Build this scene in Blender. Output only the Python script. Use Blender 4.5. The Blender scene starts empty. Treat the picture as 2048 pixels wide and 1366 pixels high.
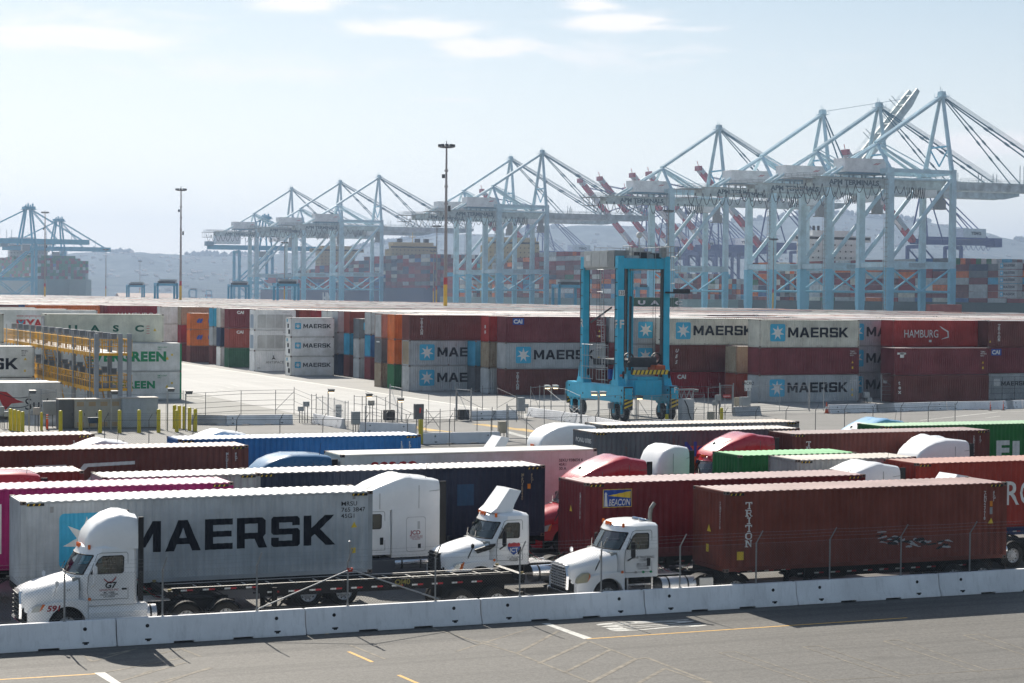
import bpy, bmesh, math, random
from mathutils import Vector, Matrix
random.seed(7)
sc = bpy.context.scene
COL = sc.collection
R = math.radians
# ---------------------------------------------------------------- camera (x = along the lanes, y = across them)
FP, PITCH, ROLL, CH, TH = 3952.0, .0231, .0091, 10.956, .3991
cd = bpy.data.cameras.new('camera'); cam = bpy.data.objects.new('camera', cd); COL.objects.link(cam)
cd.sensor_width = 36; cd.lens = 36 * FP / 2048; cd.clip_start = .5; cd.clip_end = 30000
cam.matrix_world = (Matrix.Translation((0, 0, CH)) @ Matrix.Rotation(-TH, 4, 'Z') @ Matrix.Rotation(math.pi/2 - PITCH, 4, 'X')
                    @ Matrix.Rotation(ROLL, 4, 'Z'))
sc.camera = cam
# ---------------------------------------------------------------- sky and sun
SUN_EL, SUN_AZ = R(38), R(1.5)
w = bpy.data.worlds.new('World'); sc.world = w; w.use_nodes = True
wn, wl = w.node_tree.nodes, w.node_tree.links; wn.clear()
def N(nt, typ, **kw):
    n = nt.nodes.new(typ)
    for k, v in kw.items():
        if k in n.inputs: n.inputs[k].default_value = v
        else: setattr(n, k, v)
    return n
def math_n(nt, op, a, b=None, c=None, clamp=False):
    n = nt.nodes.new('ShaderNodeMath'); n.operation = op; n.use_clamp = clamp
    for i, q in enumerate((a, b, c)):
        if q is None: continue
        if isinstance(q, (int, float)): n.inputs[i].default_value = q
        else: nt.links.new(q, n.inputs[i])
    return n.outputs[0]
nt = w.node_tree
sky = N(nt, 'ShaderNodeTexSky', sky_type='NISHITA', sun_disc=False, sun_elevation=SUN_EL, sun_rotation=SUN_AZ,
        altitude=0.0, air_density=1.0, dust_density=.8, ozone_density=1.0)
bg = N(nt, 'ShaderNodeBackground', Strength=.10)
wo = N(nt, 'ShaderNodeOutputWorld')
tc = N(nt, 'ShaderNodeTexCoord'); sx = N(nt, 'ShaderNodeSeparateXYZ'); wl.new(tc.outputs['Generated'], sx.inputs[0])
az = math_n(nt, 'ARCTAN2', sx.outputs[0], sx.outputs[1]); el = math_n(nt, 'ARCSINE', sx.outputs[2])
cx = N(nt, 'ShaderNodeCombineXYZ')
wl.new(math_n(nt, 'MULTIPLY', az, 26.0), cx.inputs[0]); wl.new(math_n(nt, 'MULTIPLY', el, 115.0), cx.inputs[1])
nz = N(nt, 'ShaderNodeTexNoise', Scale=1.0, Detail=7.0, Roughness=.62, Distortion=.5); wl.new(cx.outputs[0], nz.inputs['Vector'])
def pxdir(px, py): return TH + math.atan((px-1024)/FP), math.atan((591.5-py)/FP)
total = None
for (px, py, sx_, sy_, wgt) in [(120, 98, 240, 26, .95), (30, 70, 60, 24, .5), (600, 16, 110, 20, .75), (820, 62, 160, 22, .85), (980, 98, 130, 24, .9),
        (1180, 12, 60, 14, .8), (1235, 46, 130, 18, .95), (905, 203, 90, 7, .4), (430, 156, 50, 8, .4), (1960, 290, 260, 34, .7), (1750, 330, 300, 30, .5), (1200, 110, 420, 36, .35), (520, 150, 420, 40, .35), (200, 60, 300, 40, .35), (740, 20, 60, 8, .5), (1390, 58, 60, 8, .4)]:
    a0, e0 = pxdir(px, py)
    dx = math_n(nt, 'MULTIPLY', math_n(nt, 'SUBTRACT', az, a0), FP/sx_); dy = math_n(nt, 'MULTIPLY', math_n(nt, 'SUBTRACT', el, e0), FP/sy_)
    d = math_n(nt, 'ADD', math_n(nt, 'MULTIPLY', dx, dx), math_n(nt, 'MULTIPLY', dy, dy))
    g = math_n(nt, 'MULTIPLY', math_n(nt, 'EXPONENT', math_n(nt, 'MULTIPLY', d, -1.0)), wgt)
    total = g if total is None else math_n(nt, 'MAXIMUM', total, g)
msk = math_n(nt, 'MULTIPLY', math_n(nt, 'SUBTRACT', math_n(nt, 'ADD', nz.outputs['Fac'], math_n(nt, 'MULTIPLY', total, .5)), .56), 4.2, clamp=True)
msk = math_n(nt, 'MULTIPLY', msk, math_n(nt, 'MULTIPLY', total, 1.7, clamp=True), clamp=True)
# thin high veil: pales the whole sky a little, as the humid coastal air does
rp = N(nt, 'ShaderNodeMapRange'); rp.inputs[1].default_value = .0; rp.inputs[2].default_value = .16; wl.new(el, rp.inputs[0])
hc_ = N(nt, 'ShaderNodeMix', data_type='RGBA'); hc_.inputs[6].default_value = (8.9, 8.75, 8.6, 1); hc_.inputs[7].default_value = (2.45, 3.25, 4.25, 1); wl.new(rp.outputs[0], hc_.inputs[0])
vf = math_n(nt, 'MULTIPLY', math_n(nt, 'EXPONENT', math_n(nt, 'MULTIPLY', math_n(nt, 'MAXIMUM', el, 0.), -2.2)), .85, clamp=True)
azf = math_n(nt, 'MULTIPLY_ADD', math_n(nt, 'COSINE', math_n(nt, 'SUBTRACT', az, SUN_AZ)), .36, .64)      # brighter towards the sun
hcs = N(nt, 'ShaderNodeVectorMath', operation='SCALE'); wl.new(hc_.outputs[2], hcs.inputs[0]); wl.new(azf, hcs.inputs['Scale'])
veil = N(nt, 'ShaderNodeMix', data_type='RGBA'); wl.new(vf, veil.inputs[0]); wl.new(hcs.outputs[0], veil.inputs[7]); wb = N(nt, 'ShaderNodeVectorMath', operation='MULTIPLY'); wb.inputs[1].default_value = (1.02, .96, .84); wl.new(sky.outputs[0], wb.inputs[0]); wl.new(wb.outputs[0], veil.inputs[6])
cl = N(nt, 'ShaderNodeMix', data_type='RGBA'); wl.new(msk, cl.inputs[0]); wl.new(veil.outputs[2], cl.inputs[6]); cl.inputs[7].default_value = (7.2, 6.95, 6.8, 1)
wl.new(cl.outputs[2], bg.inputs[0]); wl.new(bg.outputs[0], wo.inputs[0])
sd = bpy.data.lights.new('sun', 'SUN'); sun = bpy.data.objects.new('sun', sd); COL.objects.link(sun)
sd.energy = 4.8; sd.angle = R(.5); sd.color = (1, .93, .82)
sdir = Vector((math.sin(SUN_AZ)*math.cos(SUN_EL), math.cos(SUN_AZ)*math.cos(SUN_EL), math.sin(SUN_EL)))
sun.rotation_mode = 'QUATERNION'; sun.rotation_quaternion = sdir.to_track_quat('Z', 'Y')
sc.view_settings.view_transform = 'Standard'; sc.view_settings.look = 'None'; sc.view_settings.gamma = 1; sc.view_settings.exposure = .70
sc.render.engine = 'CYCLES'
cy = sc.cycles; cy.max_bounces = 6; cy.diffuse_bounces = 2; cy.glossy_bounces = 2; cy.transmission_bounces = 3; cy.transparent_max_bounces = 10
cy.volume_bounces = 0; cy.caustics_reflective = False; cy.caustics_refractive = False; cy.use_denoising = True
sc.render.film_transparent = False
# ---------------------------------------------------------------- pixel to place (photograph 2048 x 1366)
def ray(px, py):
    X, Y = px-1024, py-683; c, s = math.cos(ROLL), math.sin(ROLL); a, b = c*X+s*Y, -s*X+c*Y
    cp, sp = math.cos(PITCH), math.sin(PITCH); dx, dy, dz = a, FP*cp-b*sp, -FP*sp-b*cp
    return Vector((dx*math.cos(TH)+dy*math.sin(TH), -dx*math.sin(TH)+dy*math.cos(TH), dz))
def G(px, py, z=0.):
    d = ray(px, py); t = (z-CH)/d.z; return d.x*t, d.y*t
def PV(px, py, v):
    d = ray(px, py); t = v/d.y; return d.x*t, CH+d.z*t
def PU(px, py, u):
    d = ray(px, py); t = u/d.x; return d.y*t, CH+d.z*t
# ---------------------------------------------------------------- materials
MC = {}
def mat(name, col, rough=.6, metal=0., var=.12, scale=1.2, spec=.3, bump=0., emit=None, coat=0., coord='Object'):
    key = name
    if key in MC: return MC[key]
    m = bpy.data.materials.new(name); m.use_nodes = True; MC[key] = m
    n = m.node_tree; b = n.nodes['Principled BSDF']
    c4 = (*col, 1)
    b.inputs['Roughness'].default_value = rough; b.inputs['Metallic'].default_value = metal; b.inputs['Specular IOR Level'].default_value = spec
    if coat: b.inputs['Coat Weight'].default_value = coat; b.inputs['Coat Roughness'].default_value = .08
    if var > 0:
        t = N(n, 'ShaderNodeTexCoord'); no = N(n, 'ShaderNodeTexNoise', Scale=scale, Detail=6.0, Roughness=.65)
        n.links.new(t.outputs[coord], no.inputs['Vector'])
        mp = N(n, 'ShaderNodeMapRange'); mp.inputs[1].default_value = .3; mp.inputs[2].default_value = .7
        mp.inputs[3].default_value = 1-var; mp.inputs[4].default_value = 1+var; n.links.new(no.outputs['Fac'], mp.inputs[0])
        mx = N(n, 'ShaderNodeVectorMath', operation='SCALE'); mx.inputs[0].default_value = col; n.links.new(mp.outputs[0], mx.inputs['Scale'])
        n.links.new(mx.outputs[0], b.inputs['Base Color'])
        r2 = N(n, 'ShaderNodeMapRange'); r2.inputs[3].default_value = max(0, rough-.1); r2.inputs[4].default_value = min(1, rough+.12)
        n.links.new(no.outputs['Fac'], r2.inputs[0]); n.links.new(r2.outputs[0], b.inputs['Roughness'])
        if bump:
            bp = N(n, 'ShaderNodeBump', Strength=bump, Distance=.02); n.links.new(no.outputs['Fac'], bp.inputs['Height']); n.links.new(bp.outputs[0], b.inputs['Normal'])
    else: b.inputs['Base Color'].default_value = c4
    if emit:
        b.inputs['Emission Color'].default_value = c4; b.inputs['Emission Strength'].default_value = emit
    return m
def paint(name, col, rust=.2, rough=.6, fade=.15, rustcol=(.16, .07, .035), dirt=.16):
    """steel container paint: mottled fading, vertical rust and dirt streaks, worn spots"""
    key = name+str(rust)
    if key in MC: return MC[key]
    m = bpy.data.materials.new(name.replace(' ', '_')); m.use_nodes = True; MC[key] = m
    n = m.node_tree; L = n.links; b = n.nodes['Principled BSDF']; b.inputs['Roughness'].default_value = rough; b.inputs['Specular IOR Level'].default_value = .22
    t = N(n, 'ShaderNodeTexCoord'); oi = N(n, 'ShaderNodeObjectInfo')
    sh = N(n, 'ShaderNodeVectorMath', operation='ADD'); ml = N(n, 'ShaderNodeVectorMath', operation='SCALE'); ml.inputs[0].default_value = (37, 91, 53)
    L.new(oi.outputs['Random'], ml.inputs['Scale']); L.new(t.outputs['Object'], sh.inputs[0]); L.new(ml.outputs[0], sh.inputs[1])
    n1 = N(n, 'ShaderNodeTexNoise', Scale=.55, Detail=5.0, Roughness=.6); L.new(sh.outputs[0], n1.inputs['Vector'])
    st = N(n, 'ShaderNodeMapping'); st.inputs['Scale'].default_value = (3.2, 3.2, .28); L.new(sh.outputs[0], st.inputs[0])
    n2 = N(n, 'ShaderNodeTexNoise', Scale=1.6, Detail=6.0, Roughness=.7); L.new(st.outputs[0], n2.inputs['Vector'])
    n3 = N(n, 'ShaderNodeTexNoise', Scale=7.0, Detail=6.0, Roughness=.75); L.new(sh.outputs[0], n3.inputs['Vector'])
    f1 = N(n, 'ShaderNodeMix', data_type='RGBA', blend_type='MIX'); f1.inputs[6].default_value = (*[c*(1-fade) for c in col], 1)
    lum = sum(col)/3; f1.inputs[7].default_value = (*[min(.9, c*(1+fade)+lum*fade*.4+.01) for c in col], 1)
    mr = N(n, 'ShaderNodeMapRange'); mr.inputs[1].default_value = .35; mr.inputs[2].default_value = .65; L.new(n1.outputs['Fac'], mr.inputs[0]); L.new(mr.outputs[0], f1.inputs[0])
    dm = N(n, 'ShaderNodeMapRange'); dm.inputs[1].default_value = .5; dm.inputs[2].default_value = .75; dm.inputs[4].default_value = dirt; L.new(n2.outputs['Fac'], dm.inputs[0])
    d1 = N(n, 'ShaderNodeMix', data_type='RGBA'); d1.inputs[7].default_value = (.11, .095, .08, 1); L.new(dm.outputs[0], d1.inputs[0]); L.new(f1.outputs[2], d1.inputs[6])
    rm = N(n, 'ShaderNodeMapRange'); rm.inputs[1].default_value = .74-.22*rust; rm.inputs[2].default_value = .80-.18*rust
    s2 = math_n(n, 'MULTIPLY_ADD', n3.outputs['Fac'], .45, math_n(n, 'MULTIPLY', n2.outputs['Fac'], .62))
    L.new(s2, rm.inputs[0]); rm.inputs[4].default_value = .85
    r1 = N(n, 'ShaderNodeMix', data_type='RGBA'); r1.inputs[7].default_value = (*rustcol, 1); L.new(rm.outputs[0], r1.inputs[0]); L.new(d1.outputs[2], r1.inputs[6])
    L.new(r1.outputs[2], b.inputs['Base Color'])
    return m
def glass_mat(name, tint=(.35, .42, .42), mix=.5):
    if name in MC: return MC[name]
    m = bpy.data.materials.new(name); m.use_nodes = True; MC[name] = m; n = m.node_tree; L = n.links; n.nodes.remove(n.nodes['Principled BSDF'])
    o = n.nodes['Material Output']; tr = N(n, 'ShaderNodeBsdfTransparent'); tr.inputs[0].default_value = (*tint, 1)
    gl = N(n, 'ShaderNodeBsdfGlossy', Roughness=.03); gl.inputs[0].default_value = (.9, .95, .95, 1)
    fr = N(n, 'ShaderNodeFresnel', IOR=1.5); mm = N(n, 'ShaderNodeMixShader'); fa = math_n(n, 'MULTIPLY_ADD', fr.outputs[0], 1.0, .06, clamp=True)
    L.new(fa, mm.inputs[0]); L.new(tr.outputs[0], mm.inputs[1]); L.new(gl.outputs[0], mm.inputs[2]); L.new(mm.outputs[0], o.inputs[0]); return m
# ---------------------------------------------------------------- mesh builder
class MB:
    def __init__(s): s.v = []; s.f = []; s.m = []
    def add(s, vs, fs, m=0):
        o = len(s.v); s.v += [tuple(p) for p in vs]
        for f in fs: s.f.append(tuple(o+i for i in f)); s.m.append(m)
    def poly(s, pts, m=0): s.add(pts, [range(len(pts))], m)
    def box(s, x0, x1, y0, y1, z0, z1, m=0):
        s.add([(x0,y0,z0),(x1,y0,z0),(x1,y1,z0),(x0,y1,z0),(x0,y0,z1),(x1,y0,z1),(x1,y1,z1),(x0,y1,z1)],
              [(0,3,2,1),(4,5,6,7),(0,1,5,4),(1,2,6,5),(2,3,7,6),(3,0,4,7)], m)
    def beam(s, p, q, w, h=None, m=0, up=(0,0,1)):
        h = h or w; p, q = Vector(p), Vector(q); d = (q-p).normalized(); up = Vector(up)
        if abs(d.dot(up)) > .98: up = Vector((1,0,0))
        a = d.cross(up).normalized()*w/2; b = a.cross(d).normalized()*h/2
        s.add([p-a-b,p+a-b,p+a+b,p-a+b,q-a-b,q+a-b,q+a+b,q-a+b], [(0,3,2,1),(4,5,6,7),(0,1,5,4),(1,2,6,5),(2,3,7,6),(3,0,4,7)], m)
    def tube(s, p, q, r, n=8, m=0, r2=None, cap=True):
        p, q = Vector(p), Vector(q); d = (q-p).normalized(); up = Vector((0,0,1)) if abs(d.z) < .98 else Vector((1,0,0))
        a = d.cross(up).normalized(); b = a.cross(d).normalized(); r2 = r if r2 is None else r2; vs = []
        for i in range(n):
            t = 2*math.pi*i/n; e = a*math.cos(t)+b*math.sin(t); vs.append(p+e*r); vs.append(q+e*r2)
        fs = [(2*i, 2*((i+1)%n), 2*((i+1)%n)+1, 2*i+1) for i in range(n)]
        if cap: fs += [tuple(2*i for i in range(n))[::-1], tuple(2*i+1 for i in range(n))]
        s.add(vs, fs, m)
    def path(s, pts, r, n=6, m=0):
        for a, b in zip(pts[:-1], pts[1:]): s.tube(a, b, r, n, m)
    def prism(s, pts, y0, y1, m=0, plane='xz'):
        k = len(pts); g = (lambda a, b, t: (a, t, b)) if plane == 'xz' else ((lambda a, b, t: (a, b, t)) if plane == 'xy' else (lambda a, b, t: (t, a, b)))
        vs = [g(a, b, y0) for a, b in pts]+[g(a, b, y1) for a, b in pts]
        s.add(vs, [tuple(range(k)), tuple(range(2*k-1, k-1, -1))]+[(i, i+k, (i+1) % k+k, (i+1) % k) for i in range(k)], m)
    def loft(s, rings, m=0, caps=True, skip=()):
        k = len(rings[0]); vs = [p for r in rings for p in r]; fs = []
        for j in range(len(rings)-1):
            for i in range(k):
                if (j, i) in skip: continue
                fs.append((j*k+i, j*k+(i+1) % k, (j+1)*k+(i+1) % k, (j+1)*k+i))
        if caps: fs += [tuple(range(k))[::-1], tuple(range((len(rings)-1)*k, len(rings)*k))]
        s.add(vs, fs, m)
    def lathe(s, prof, c, axis='y', n=20, m=0):
        """prof: (radius, offset along axis)"""
        vs = []; c = Vector(c)
        for i in range(n):
            t = 2*math.pi*i/n
            for r, o in prof:
                a, b = r*math.cos(t), r*math.sin(t)
                vs.append(c+(Vector((a, o, b)) if axis == 'y' else Vector((a, b, o)) if axis == 'z' else Vector((o, a, b))))
        k = len(prof); fs = [(i*k+j, i*k+j+1, ((i+1) % n)*k+j+1, ((i+1) % n)*k+j) for i in range(n) for j in range(k-1)]
        s.add(vs, fs, m)
    def mesh(s, name, mats, smooth=None, bevel=0):
        me = bpy.data.meshes.new(name); me.from_pydata(s.v, [], s.f)
        for m in mats: me.materials.append(m)
        me.polygons.foreach_set('material_index', s.m); me.update()
        bm = bmesh.new(); bm.from_mesh(me)
        if bevel:
            bmesh.ops.remove_doubles(bm, verts=bm.verts, dist=1e-5)
            es = [e for e in bm.edges if len(e.link_faces) == 2 and e.calc_face_angle(0) > .5]
            bmesh.ops.bevel(bm, geom=es, offset=bevel, segments=2, affect='EDGES', clamp_overlap=True)
        bmesh.ops.recalc_face_normals(bm, faces=bm.faces); bm.to_mesh(me); bm.free()
        if smooth is not None:
            me.polygons.foreach_set('use_smooth', [True]*len(me.polygons)); me.set_sharp_from_angle(angle=R(smooth))
        return me
    def build(s, name, mats, parent=None, loc=(0,0,0), smooth=None, bevel=0):
        if not isinstance(mats, (list, tuple)): mats = [mats]
        return link(name, s.mesh(name, mats, smooth, bevel), parent, loc)
def link(name, me, parent=None, loc=(0,0,0)):
    o = bpy.data.objects.new(name, me); COL.objects.link(o); o.location = loc
    if parent: o.parent = parent
    return o
def empty(name, loc, label=None, cat=None, group=None, rz=0):
    o = bpy.data.objects.new(name, None); COL.objects.link(o); o.location = loc; o.rotation_euler.z = rz; o.empty_display_size = .2
    if label: tag(o, label, cat, group)
    return o
def tag(o, label=None, cat=None, group=None, kind=None):
    if label: o['label'] = label
    if cat: o['category'] = cat
    if group: o['group'] = group
    if kind: o['kind'] = kind
    return o
def setmats(o, mats):
    for i, m in enumerate(mats):
        if m is None or i >= len(o.material_slots): continue
        o.material_slots[i].link = 'OBJECT'; o.material_slots[i].material = m
def copy_tree(o, parent=None):
    c = o.copy(); COL.objects.link(c); c.parent = parent
    for ch in list(o.children): copy_tree(ch, c)
    return c
# ---------------------------------------------------------------- lettering (real outlines, filled)
TXC = {}
def curve_polys(cu):
    o = bpy.data.objects.new('t', cu); COL.objects.link(o)
    dg = bpy.context.evaluated_depsgraph_get(); me = bpy.data.meshes.new_from_object(o.evaluated_get(dg))
    vs = [(v.co.x, v.co.y) for v in me.vertices]; fs = [tuple(p.vertices) for p in me.polygons]
    bpy.data.objects.remove(o); bpy.data.curves.remove(cu); bpy.data.meshes.remove(me); return vs, fs
def text2d(s, h=1., bold=.0, xs=1., sp=1., shear=0., align='LEFT', ls=1.):
    k = (s, bold, xs, sp, shear, align, ls)
    if k not in TXC:
        cu = bpy.data.curves.new('t', 'FONT'); cu.body = s; cu.size = 1; cu.offset = bold; cu.space_character = sp; cu.shear = shear; cu.align_x = align
        cu.resolution_u = 3; cu.fill_mode = 'FRONT'; cu.space_line = ls
        TXC[k] = curve_polys(cu)
    vs, fs = TXC[k]; q = h/.7
    return [(x*q*xs, y*q) for x, y in vs], fs
def fit(polys, w_, h=None):
    vs, fs = polys; x0 = min(p[0] for p in vs); x1 = max(p[0] for p in vs); y0 = min(p[1] for p in vs); y1 = max(p[1] for p in vs)
    ky = h/(y1-y0) if h else 1; return [((x-x0)*w_/(x1-x0), (y-y0)*ky) for x, y in vs], fs
GLY = {
 'M': (1.15, [[(0,0),(0,1),(.27,1),(.575,.42),(.88,1),(1.15,1),(1.15,0),(.9,0),(.9,.6),(.66,.16),(.49,.16),(.25,.6),(.25,0)]]),
 'A': (1.14, [[(0,0),(.42,1),(.72,1),(1.14,0),(.86,0),(.77,.22),(.37,.22),(.28,0)], [(.45,.42),(.57,.76),(.69,.42)]]),
 'E': (.9, [[(0,0),(0,1),(.9,1),(.9,.8),(.26,.8),(.26,.6),(.86,.6),(.86,.41),(.26,.41),(.26,.2),(.9,.2),(.9,0)]]),
 'R': (1., [[(0,0),(0,1),(.83,1),(.95,.9),(.95,.45),(.86,.35),(1.,0),(.72,0),(.58,.3),(.26,.3),(.26,0)], [(.26,.5),(.26,.8),(.69,.8),(.69,.5)]]),
 'S': (.95, [[(.07,0),(.88,0),(.95,.08),(.95,.52),(.88,.6),(.26,.6),(.26,.8),(.69,.8),(.69,.7),(.94,.7),(.94,.92),(.87,1),(.07,1),(0,.92),(0,.48),(.07,.4),(.69,.4),(.69,.2),(.25,.2),(.25,.31),(0,.31),(0,.08)]]),
 'K': (1.07, [[(0,0),(0,1),(.26,1),(.26,.58),(.7,1),(1.03,1),(.55,.54),(1.07,0),(.74,0),(.36,.38),(.26,.28),(.26,0)]]),
 # slab letters
 't': (.9, [[(.25,0),(.25,.13),(.36,.13),(.36,.85),(.14,.85),(.14,.68),(0,.68),(0,1),(.9,1),(.9,.68),(.76,.68),(.76,.85),(.54,.85),(.54,.13),(.65,.13),(.65,0)]]),
 'r': (.95, [[(0,0),(0,.14),(.12,.14),(.12,.86),(0,.86),(0,1),(.65,1),(.82,.86),(.82,.6),(.65,.46),(.8,.14),(.95,.14),(.95,0),(.68,0),(.47,.42),(.3,.42),(.3,.14),(.42,.14),(.42,0)], [(.3,.57),(.3,.85),(.6,.85),(.64,.8),(.64,.62),(.6,.57)]]),
 'i': (.5, [[(0,0),(0,.14),(.16,.14),(.16,.86),(0,.86),(0,1),(.5,1),(.5,.86),(.34,.86),(.34,.14),(.5,.14),(.5,0)]]),
 'o': (.9, [[(.25,0),(.65,0),(.9,.25),(.9,.75),(.65,1),(.25,1),(0,.75),(0,.25)], [(.32,.16),(.2,.3),(.2,.7),(.32,.84),(.58,.84),(.7,.7),(.7,.3),(.58,.16)]]),
 'n': (.95, [[(0,0),(0,.13),(.1,.13),(.1,.87),(0,.87),(0,1),(.3,1),(.68,.36),(.68,.87),(.56,.87),(.56,1),(.95,1),(.95,.87),(.85,.87),(.85,0),(.68,0),(.27,.68),(.27,.13),(.38,.13),(.38,0)]]),
}
def glyph(ch):
    k = 'g'+ch
    if k not in TXC:
        cu = bpy.data.curves.new('t', 'CURVE'); cu.dimensions = '2D'; cu.fill_mode = 'FRONT'
        for loop in GLY[ch][1]:
            sp = cu.splines.new('POLY'); sp.points.add(len(loop)-1); sp.use_cyclic_u = True
            for i, (x, y) in enumerate(loop): sp.points[i].co = (x, y, 0, 1)
        TXC[k] = curve_polys(cu)
    return TXC[k]
def word2d(s, h=1., gap=.12, xs=1.):
    vs, fs, x = [], [], 0
    for ch in s:
        if ch == ' ': x += .5; continue
        a, b = glyph(ch); o = len(vs); vs += [((p+x)*h*xs, q*h) for p, q in a]; fs += [tuple(o+i for i in f) for f in b]; x += GLY[ch][0]+gap
    return vs, fs
def column2d(s, h=1., gap=.18, w=1.):
    vs, fs = [], []
    for i, ch in enumerate(s):
        a, b = glyph(ch); o = len(vs); ww = GLY[ch][0]; vs += [((p-ww/2)*h*w, (q-(i+1)*(1+gap))*h) for p, q in a]; fs += [tuple(o+k for k in f) for f in b]
    return vs, fs
def rrect(w, h, r, n=4):
    pts = []
    for cx_, cy_, a0 in ((w-r, h-r, 0), (r, h-r, 90), (r, r, 180), (w-r, r, 270)):
        for i in range(n+1):
            t = R(a0+90*i/n); pts.append((cx_+r*math.cos(t), cy_+r*math.sin(t)))
    return pts
def star(r, cx_=0, cy_=0, n=7, ri=.42, rot=0):
    return [(cx_+(r if i % 2 == 0 else r*ri)*math.sin(rot+math.pi*i/n), cy_+(r if i % 2 == 0 else r*ri)*math.cos(rot+math.pi*i/n)) for i in range(2*n)]
def flat(polys, origin, ux=(1,0,0), uy=(0,0,1), name='lettering', m=None, parent=None, cuts=None, off=None):
    """polys: (verts, faces); placed on a plane; cuts/off fold it over a corrugated wall"""
    vs, fs = polys; ux, uy, o = Vector(ux), Vector(uy), Vector(origin)
    mb = MB(); mb.add([o+ux*a+uy*b for a, b in vs], fs)
    me = bpy.data.meshes.new(name); me.from_pydata(mb.v, [], mb.f); me.materials.append(m)
    if cuts:
        bm = bmesh.new(); bm.from_mesh(me); xs = [v.co.x for v in bm.verts]; lo, hi = min(xs), max(xs)
        for c in cuts:
            if lo < c < hi: bmesh.ops.bisect_plane(bm, geom=bm.verts[:]+bm.edges[:]+bm.faces[:], plane_co=(c, 0, 0), plane_no=(1, 0, 0), dist=1e-5)
        for v in bm.verts: v.co.y += off(v.co.x)
        bm.to_mesh(me); bm.free()
    me.update(); return link(name, me, parent)
# ---------------------------------------------------------------- containers
KIND = {'40': (12.192, 2.591), '40h': (12.192, 2.896), '45h': (13.716, 2.896), '20': (6.058, 2.591), '20h': (6.058, 2.896), 'r40': (12.192, 2.896), 'r20': (6.058, 2.591)}
CW = 2.438
def corr_pts(a, b, period, depth, base=.012):
    """(x, inward offset) break points of a trapezoid corrugation between a and b"""
    n = max(1, round((b-a)/period)); p = (b-a)/n; out = [(a, base)]
    for i in range(n):
        x = a+i*p; out += [(x+p*.13, base), (x+p*.37, base+depth), (x+p*.63, base+depth), (x+p*.87, base)]
    return out+[(b, base)]
def offs(pts):
    def f(x):
        if x <= pts[0][0]: return pts[0][1]
        for (a, p), (b, q) in zip(pts[:-1], pts[1:]):
            if x <= b: return p+(q-p)*(x-a)/max(1e-6, b-a)
        return pts[-1][1]
    return f
def side_profile(kind):
    L = KIND[kind][0]
    return corr_pts(.16, L-.16, .278, .036) if kind[0] != 'r' else [(.16, .012), (L-.16, .012)]
def g_walls(mb, kind, m=0, door=False, m2=None):
    L, H = KIND[kind]; pr = side_profile(kind); z0, z1 = .16, H-.07; m2 = m if m2 is None else m2
    for (a, p), (b, q) in zip(pr[:-1], pr[1:]):
        mb.poly([(a, p, z0), (b, q, z0), (b, q, z1), (a, p, z1)], m); mb.poly([(b, CW-q, z0), (a, CW-p, z0), (a, CW-p, z1), (b, CW-q, z1)], m)
    if kind[0] == 'r':
        for i in range(1, int(L/.61)):
            for y in (.012, CW-.012): mb.box(i*.61-.008, i*.61+.008, y-.004, y+.004, z0, z1, m)
    if not door:
        for e in (0, 1):
            ep = corr_pts(.16, CW-.16, .25, .045) if kind[0] != 'r' else [(.16, .02), (CW-.16, .02)]
            for (a, p), (b, q) in zip(ep[:-1], ep[1:]):
                x1, x2 = (p, q) if e == 0 else (L-p, L-q)
                mb.poly([(x1, a, z0), (x2, b, z0), (x2, b, z1), (x1, a, z1)], m2)
def g_frame(mb, kind, m=0):
    L, H = KIND[kind]
    for x in (0, L-.16):
        for y in (0, CW-.16): mb.box(x, x+.16, y, y+.16, .12, H-.12, m)
    for y in (0, CW-.06): mb.box(.16, L-.16, y, y+.06, H-.085, H-.03, m); mb.box(.16, L-.16, y, y+.06, .02, .165, m)
    for x in (0, L-.06): mb.box(x, x+.06, .16, CW-.16, H-.12, H-.02, m); mb.box(x, x+.06, .16, CW-.16, .02, .165, m)
def g_cast(mb, kind, m=0, only=None):
    L, H = KIND[kind]
    for x in (-.004, L-.174):
        for y in (-.004, CW-.158):
            for z in (0, H-.118): mb.box(x, x+.178, y, y+.162, z, z+.118, m)
def g_roof(mb, kind, m=0):
    L, H = KIND[kind]; pr = corr_pts(.06, L-.06, .278, .022, 0) if kind[0] != 'r' else [(.06, 0), (L-.06, 0)]
    for (a, p), (b, q) in zip(pr[:-1], pr[1:]):
        mb.poly([(a, .05, H-.004-p), (b, .05, H-.004-q), (b, CW-.05, H-.004-q), (a, CW-.05, H-.004-p)], m)
        mb.poly([(a, .05, H-.05), (b, .05, H-.05), (b, .05, H-.004-q), (a, .05, H-.004-p)], m)
def g_door(mb, kind, x=0., m=0, mbar=1):
    H = KIND[kind][1]; s = -1 if x == 0 else 1; xo = x+.03 if x == 0 else x-.03
    for k in (0, 1):
        y0 = .16+k*(CW/2-.16)+.01; y1 = y0+CW/2-.18
        mb.box(min(xo, xo-s*.04), max(xo, xo-s*.04), y0, y1, .17, H-.13, m)
        for j in range(1, 5): zz = .17+(H-.3)*j/5; mb.box(min(xo, xo+s*.008), max(xo, xo+s*.008), y0+.05, y1-.05, zz-.09, zz+.09, m)
        for yb in (y0+.28, y1-.28):
            mb.tube((xo+s*.045, yb, .1), (xo+s*.045, yb, H-.08), .019, 6, mbar)
            for zz in (.25, .9, 1.3, H-.35): mb.box(min(xo, xo+s*.06), max(xo, xo+s*.06), yb-.05, yb+.05, zz, zz+.06, mbar)
        mb.box(min(xo, xo+s*.06), max(xo, xo+s*.06), y0+.28, y1-.28, 1.02, 1.06, mbar)
GEO = {}
GALV = mat('galvanised_steel', (.36, .37, .38), .45, .6, .15, 4)
CASTM = paint('corner steel', (.16, .12, .1), .6, .7)
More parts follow.
